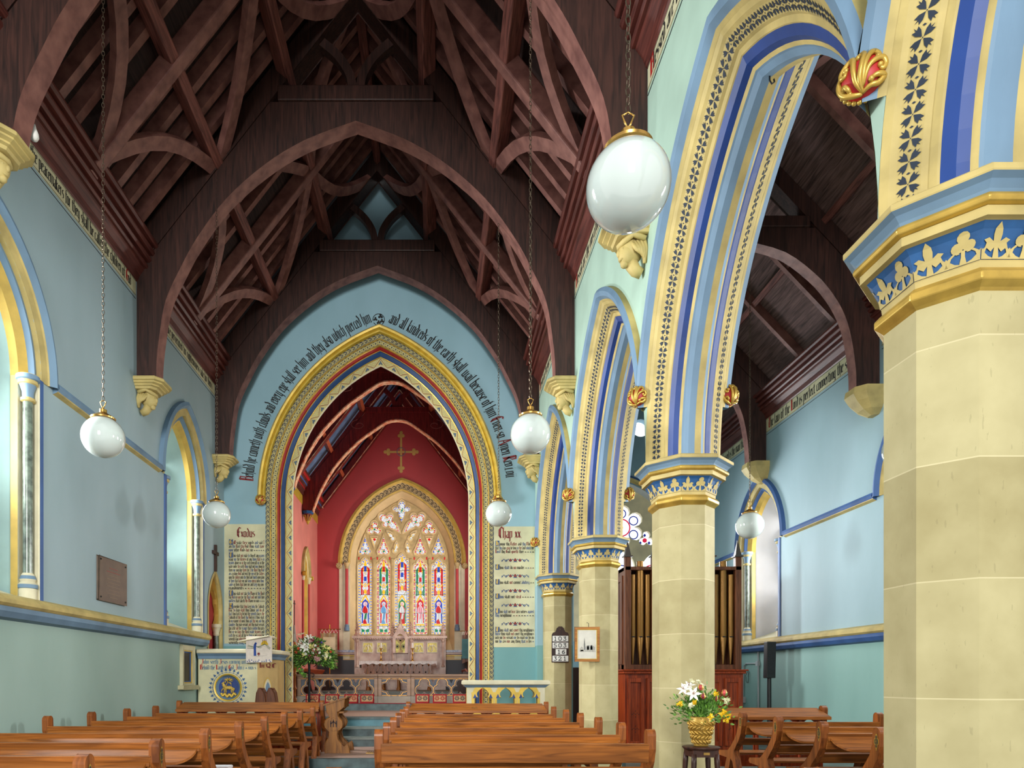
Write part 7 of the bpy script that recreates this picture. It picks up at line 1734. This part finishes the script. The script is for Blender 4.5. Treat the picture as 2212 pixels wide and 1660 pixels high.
for px, py in ((1545, 1500), (1500, 1517), (1559, 1543), (1535, 1549), (1573, 1548), (1569, 1556), (1563, 1538), (1468, 1521)): bloom(t, fq(px, py, -.12), .030, YEL, 'daffodil')
for px, py, q in ((1491, 1523, .035), (1568, 1515, .035), (1571, 1512, .03), (1511, 1475, .03), (1494, 1473, .026)): bloom(t, fq(px, py, -.11), q, CREAM, 'rose')
# wrought iron stand with the large arrangement
FX, FY = (668-947)/F*14.95, 14.95
t = thing('pedestal_arrangement', 'big lily and ivy flower arrangement on a tall black iron stand', 'flower arrangement', (FX, FY, .645))
zt_ = H-(1432-1468)/F*FY
m = MB(); m.tube([(FX, FY, .66), (FX, FY, zt_)], .028, 8)
m.tube([(FX, FY, .66), (FX, FY, .68)], .12, 14)
for s_ in (-1, 1):
    for zc_, sc in ((H-(1459-1468)/F*FY, .06), (zt_-.02, .09), (.84, .08)):
        m.tube([(FX+s_*sc*(1-math.cos(a*.5))*.9, FY, zc_+sc*math.sin(a*.5)*.8) for a in range(0, 10)], .008, 6)
m.lathe([(.02, 0), (.08, .02), (.11, .08)], 14, (FX, FY, zt_-.02)); m.build('iron_stand', IRON, t)
random.seed(21)
def gq(px, py, dy=0): return W(px, py, FY+dy)
m = MB(); cc = Vector(gq(674, 1412))
for k in range(2600):
    a = random.random()*2*PI; rr = math.sqrt(random.random()); ph = random.random()
    p = cc+Vector((.50*rr*math.cos(a), random.gauss(0, .16), .27*rr*math.sin(a)+(.07 if abs(math.cos(a)) < .5 else 0)-.10*abs(math.cos(a))*rr))
    leafpoly(m, p, (p-cc)+rv(.12)+Vector((0, -.05, 0)), .06+.03*random.random(), .026, rv(), random.choice((0, 0, 1, 2)))
for P in ([(640, 1425), (648, 1445), (656, 1455), (658, 1462)], [(700, 1425), (712, 1440), (718, 1446)], [(645, 1418), (641, 1440), (646, 1452)], [(708, 1420), (716, 1436), (726, 1442)]):
    for (a, b), (c_, d_) in zip(P, P[1:]):
        for k in range(16):
            p = Vector(gq(a+(c_-a)*k/16, b+(d_-b)*k/16, -.1)); leafpoly(m, p, rv()+Vector((0, 0, -.5)), .07, .045, rv(), random.choice((0, 1)))
m.build('foliage', [LEAF, LEAF2, LEAFD], t)
for px, py, dr in ((655, 1393, (-.5, -1, .4)), (661, 1400, (.3, -1, .1)), (668, 1378, (.3, -.6, 1)), (648, 1390, (-1, -.6, .5)), (663, 1388, (.2, -1, .5))): lily(t, gq(px, py, -.22), dr, .13, WL)
lily(t, gq(650, 1372, -.05), (-.2, -.4, 1), .12, CREAM)
FLC = [CREAM, paint('cream_yellow', (222, 216, 140), .6), paint('dusty_pink', (196, 150, 150), .6), paint('burgundy_petal', (120, 34, 54), .6), WHITE, paint('violet_petal', (76, 60, 150), .6), paint('orange_red_petal', (200, 74, 40), .6)]
for px, py, k, q in ((673, 1397, 1, .10), (700, 1398, 1, .09), (706, 1417, 0, .10), (710, 1402, 1, .08), (686, 1422, 2, .12), (656, 1415, 1, .07), (660, 1414, 4, .06), (681, 1396, 4, .05), (688, 1404, 0, .07), (671, 1386, 2, .07), (676, 1383, 3, .06), (687, 1386, 3, .05), (695, 1389, 5, .04), (687, 1409, 3, .05), (640, 1410, 6, .06), (645, 1402, 6, .05), (714, 1408, 6, .05), (668, 1417, 3, .04), (676, 1411, 4, .05), (679, 1404, 4, .04), (706, 1410, 1, .07), (713, 1420, 0, .07), (691, 1411, 4, .05), (650, 1405, 4, .04), (703, 1424, 1, .06), (697, 1417, 4, .04)):
    bloom(t, gq(px, py, -.26), q*.72, FLC[k], 'blossom')
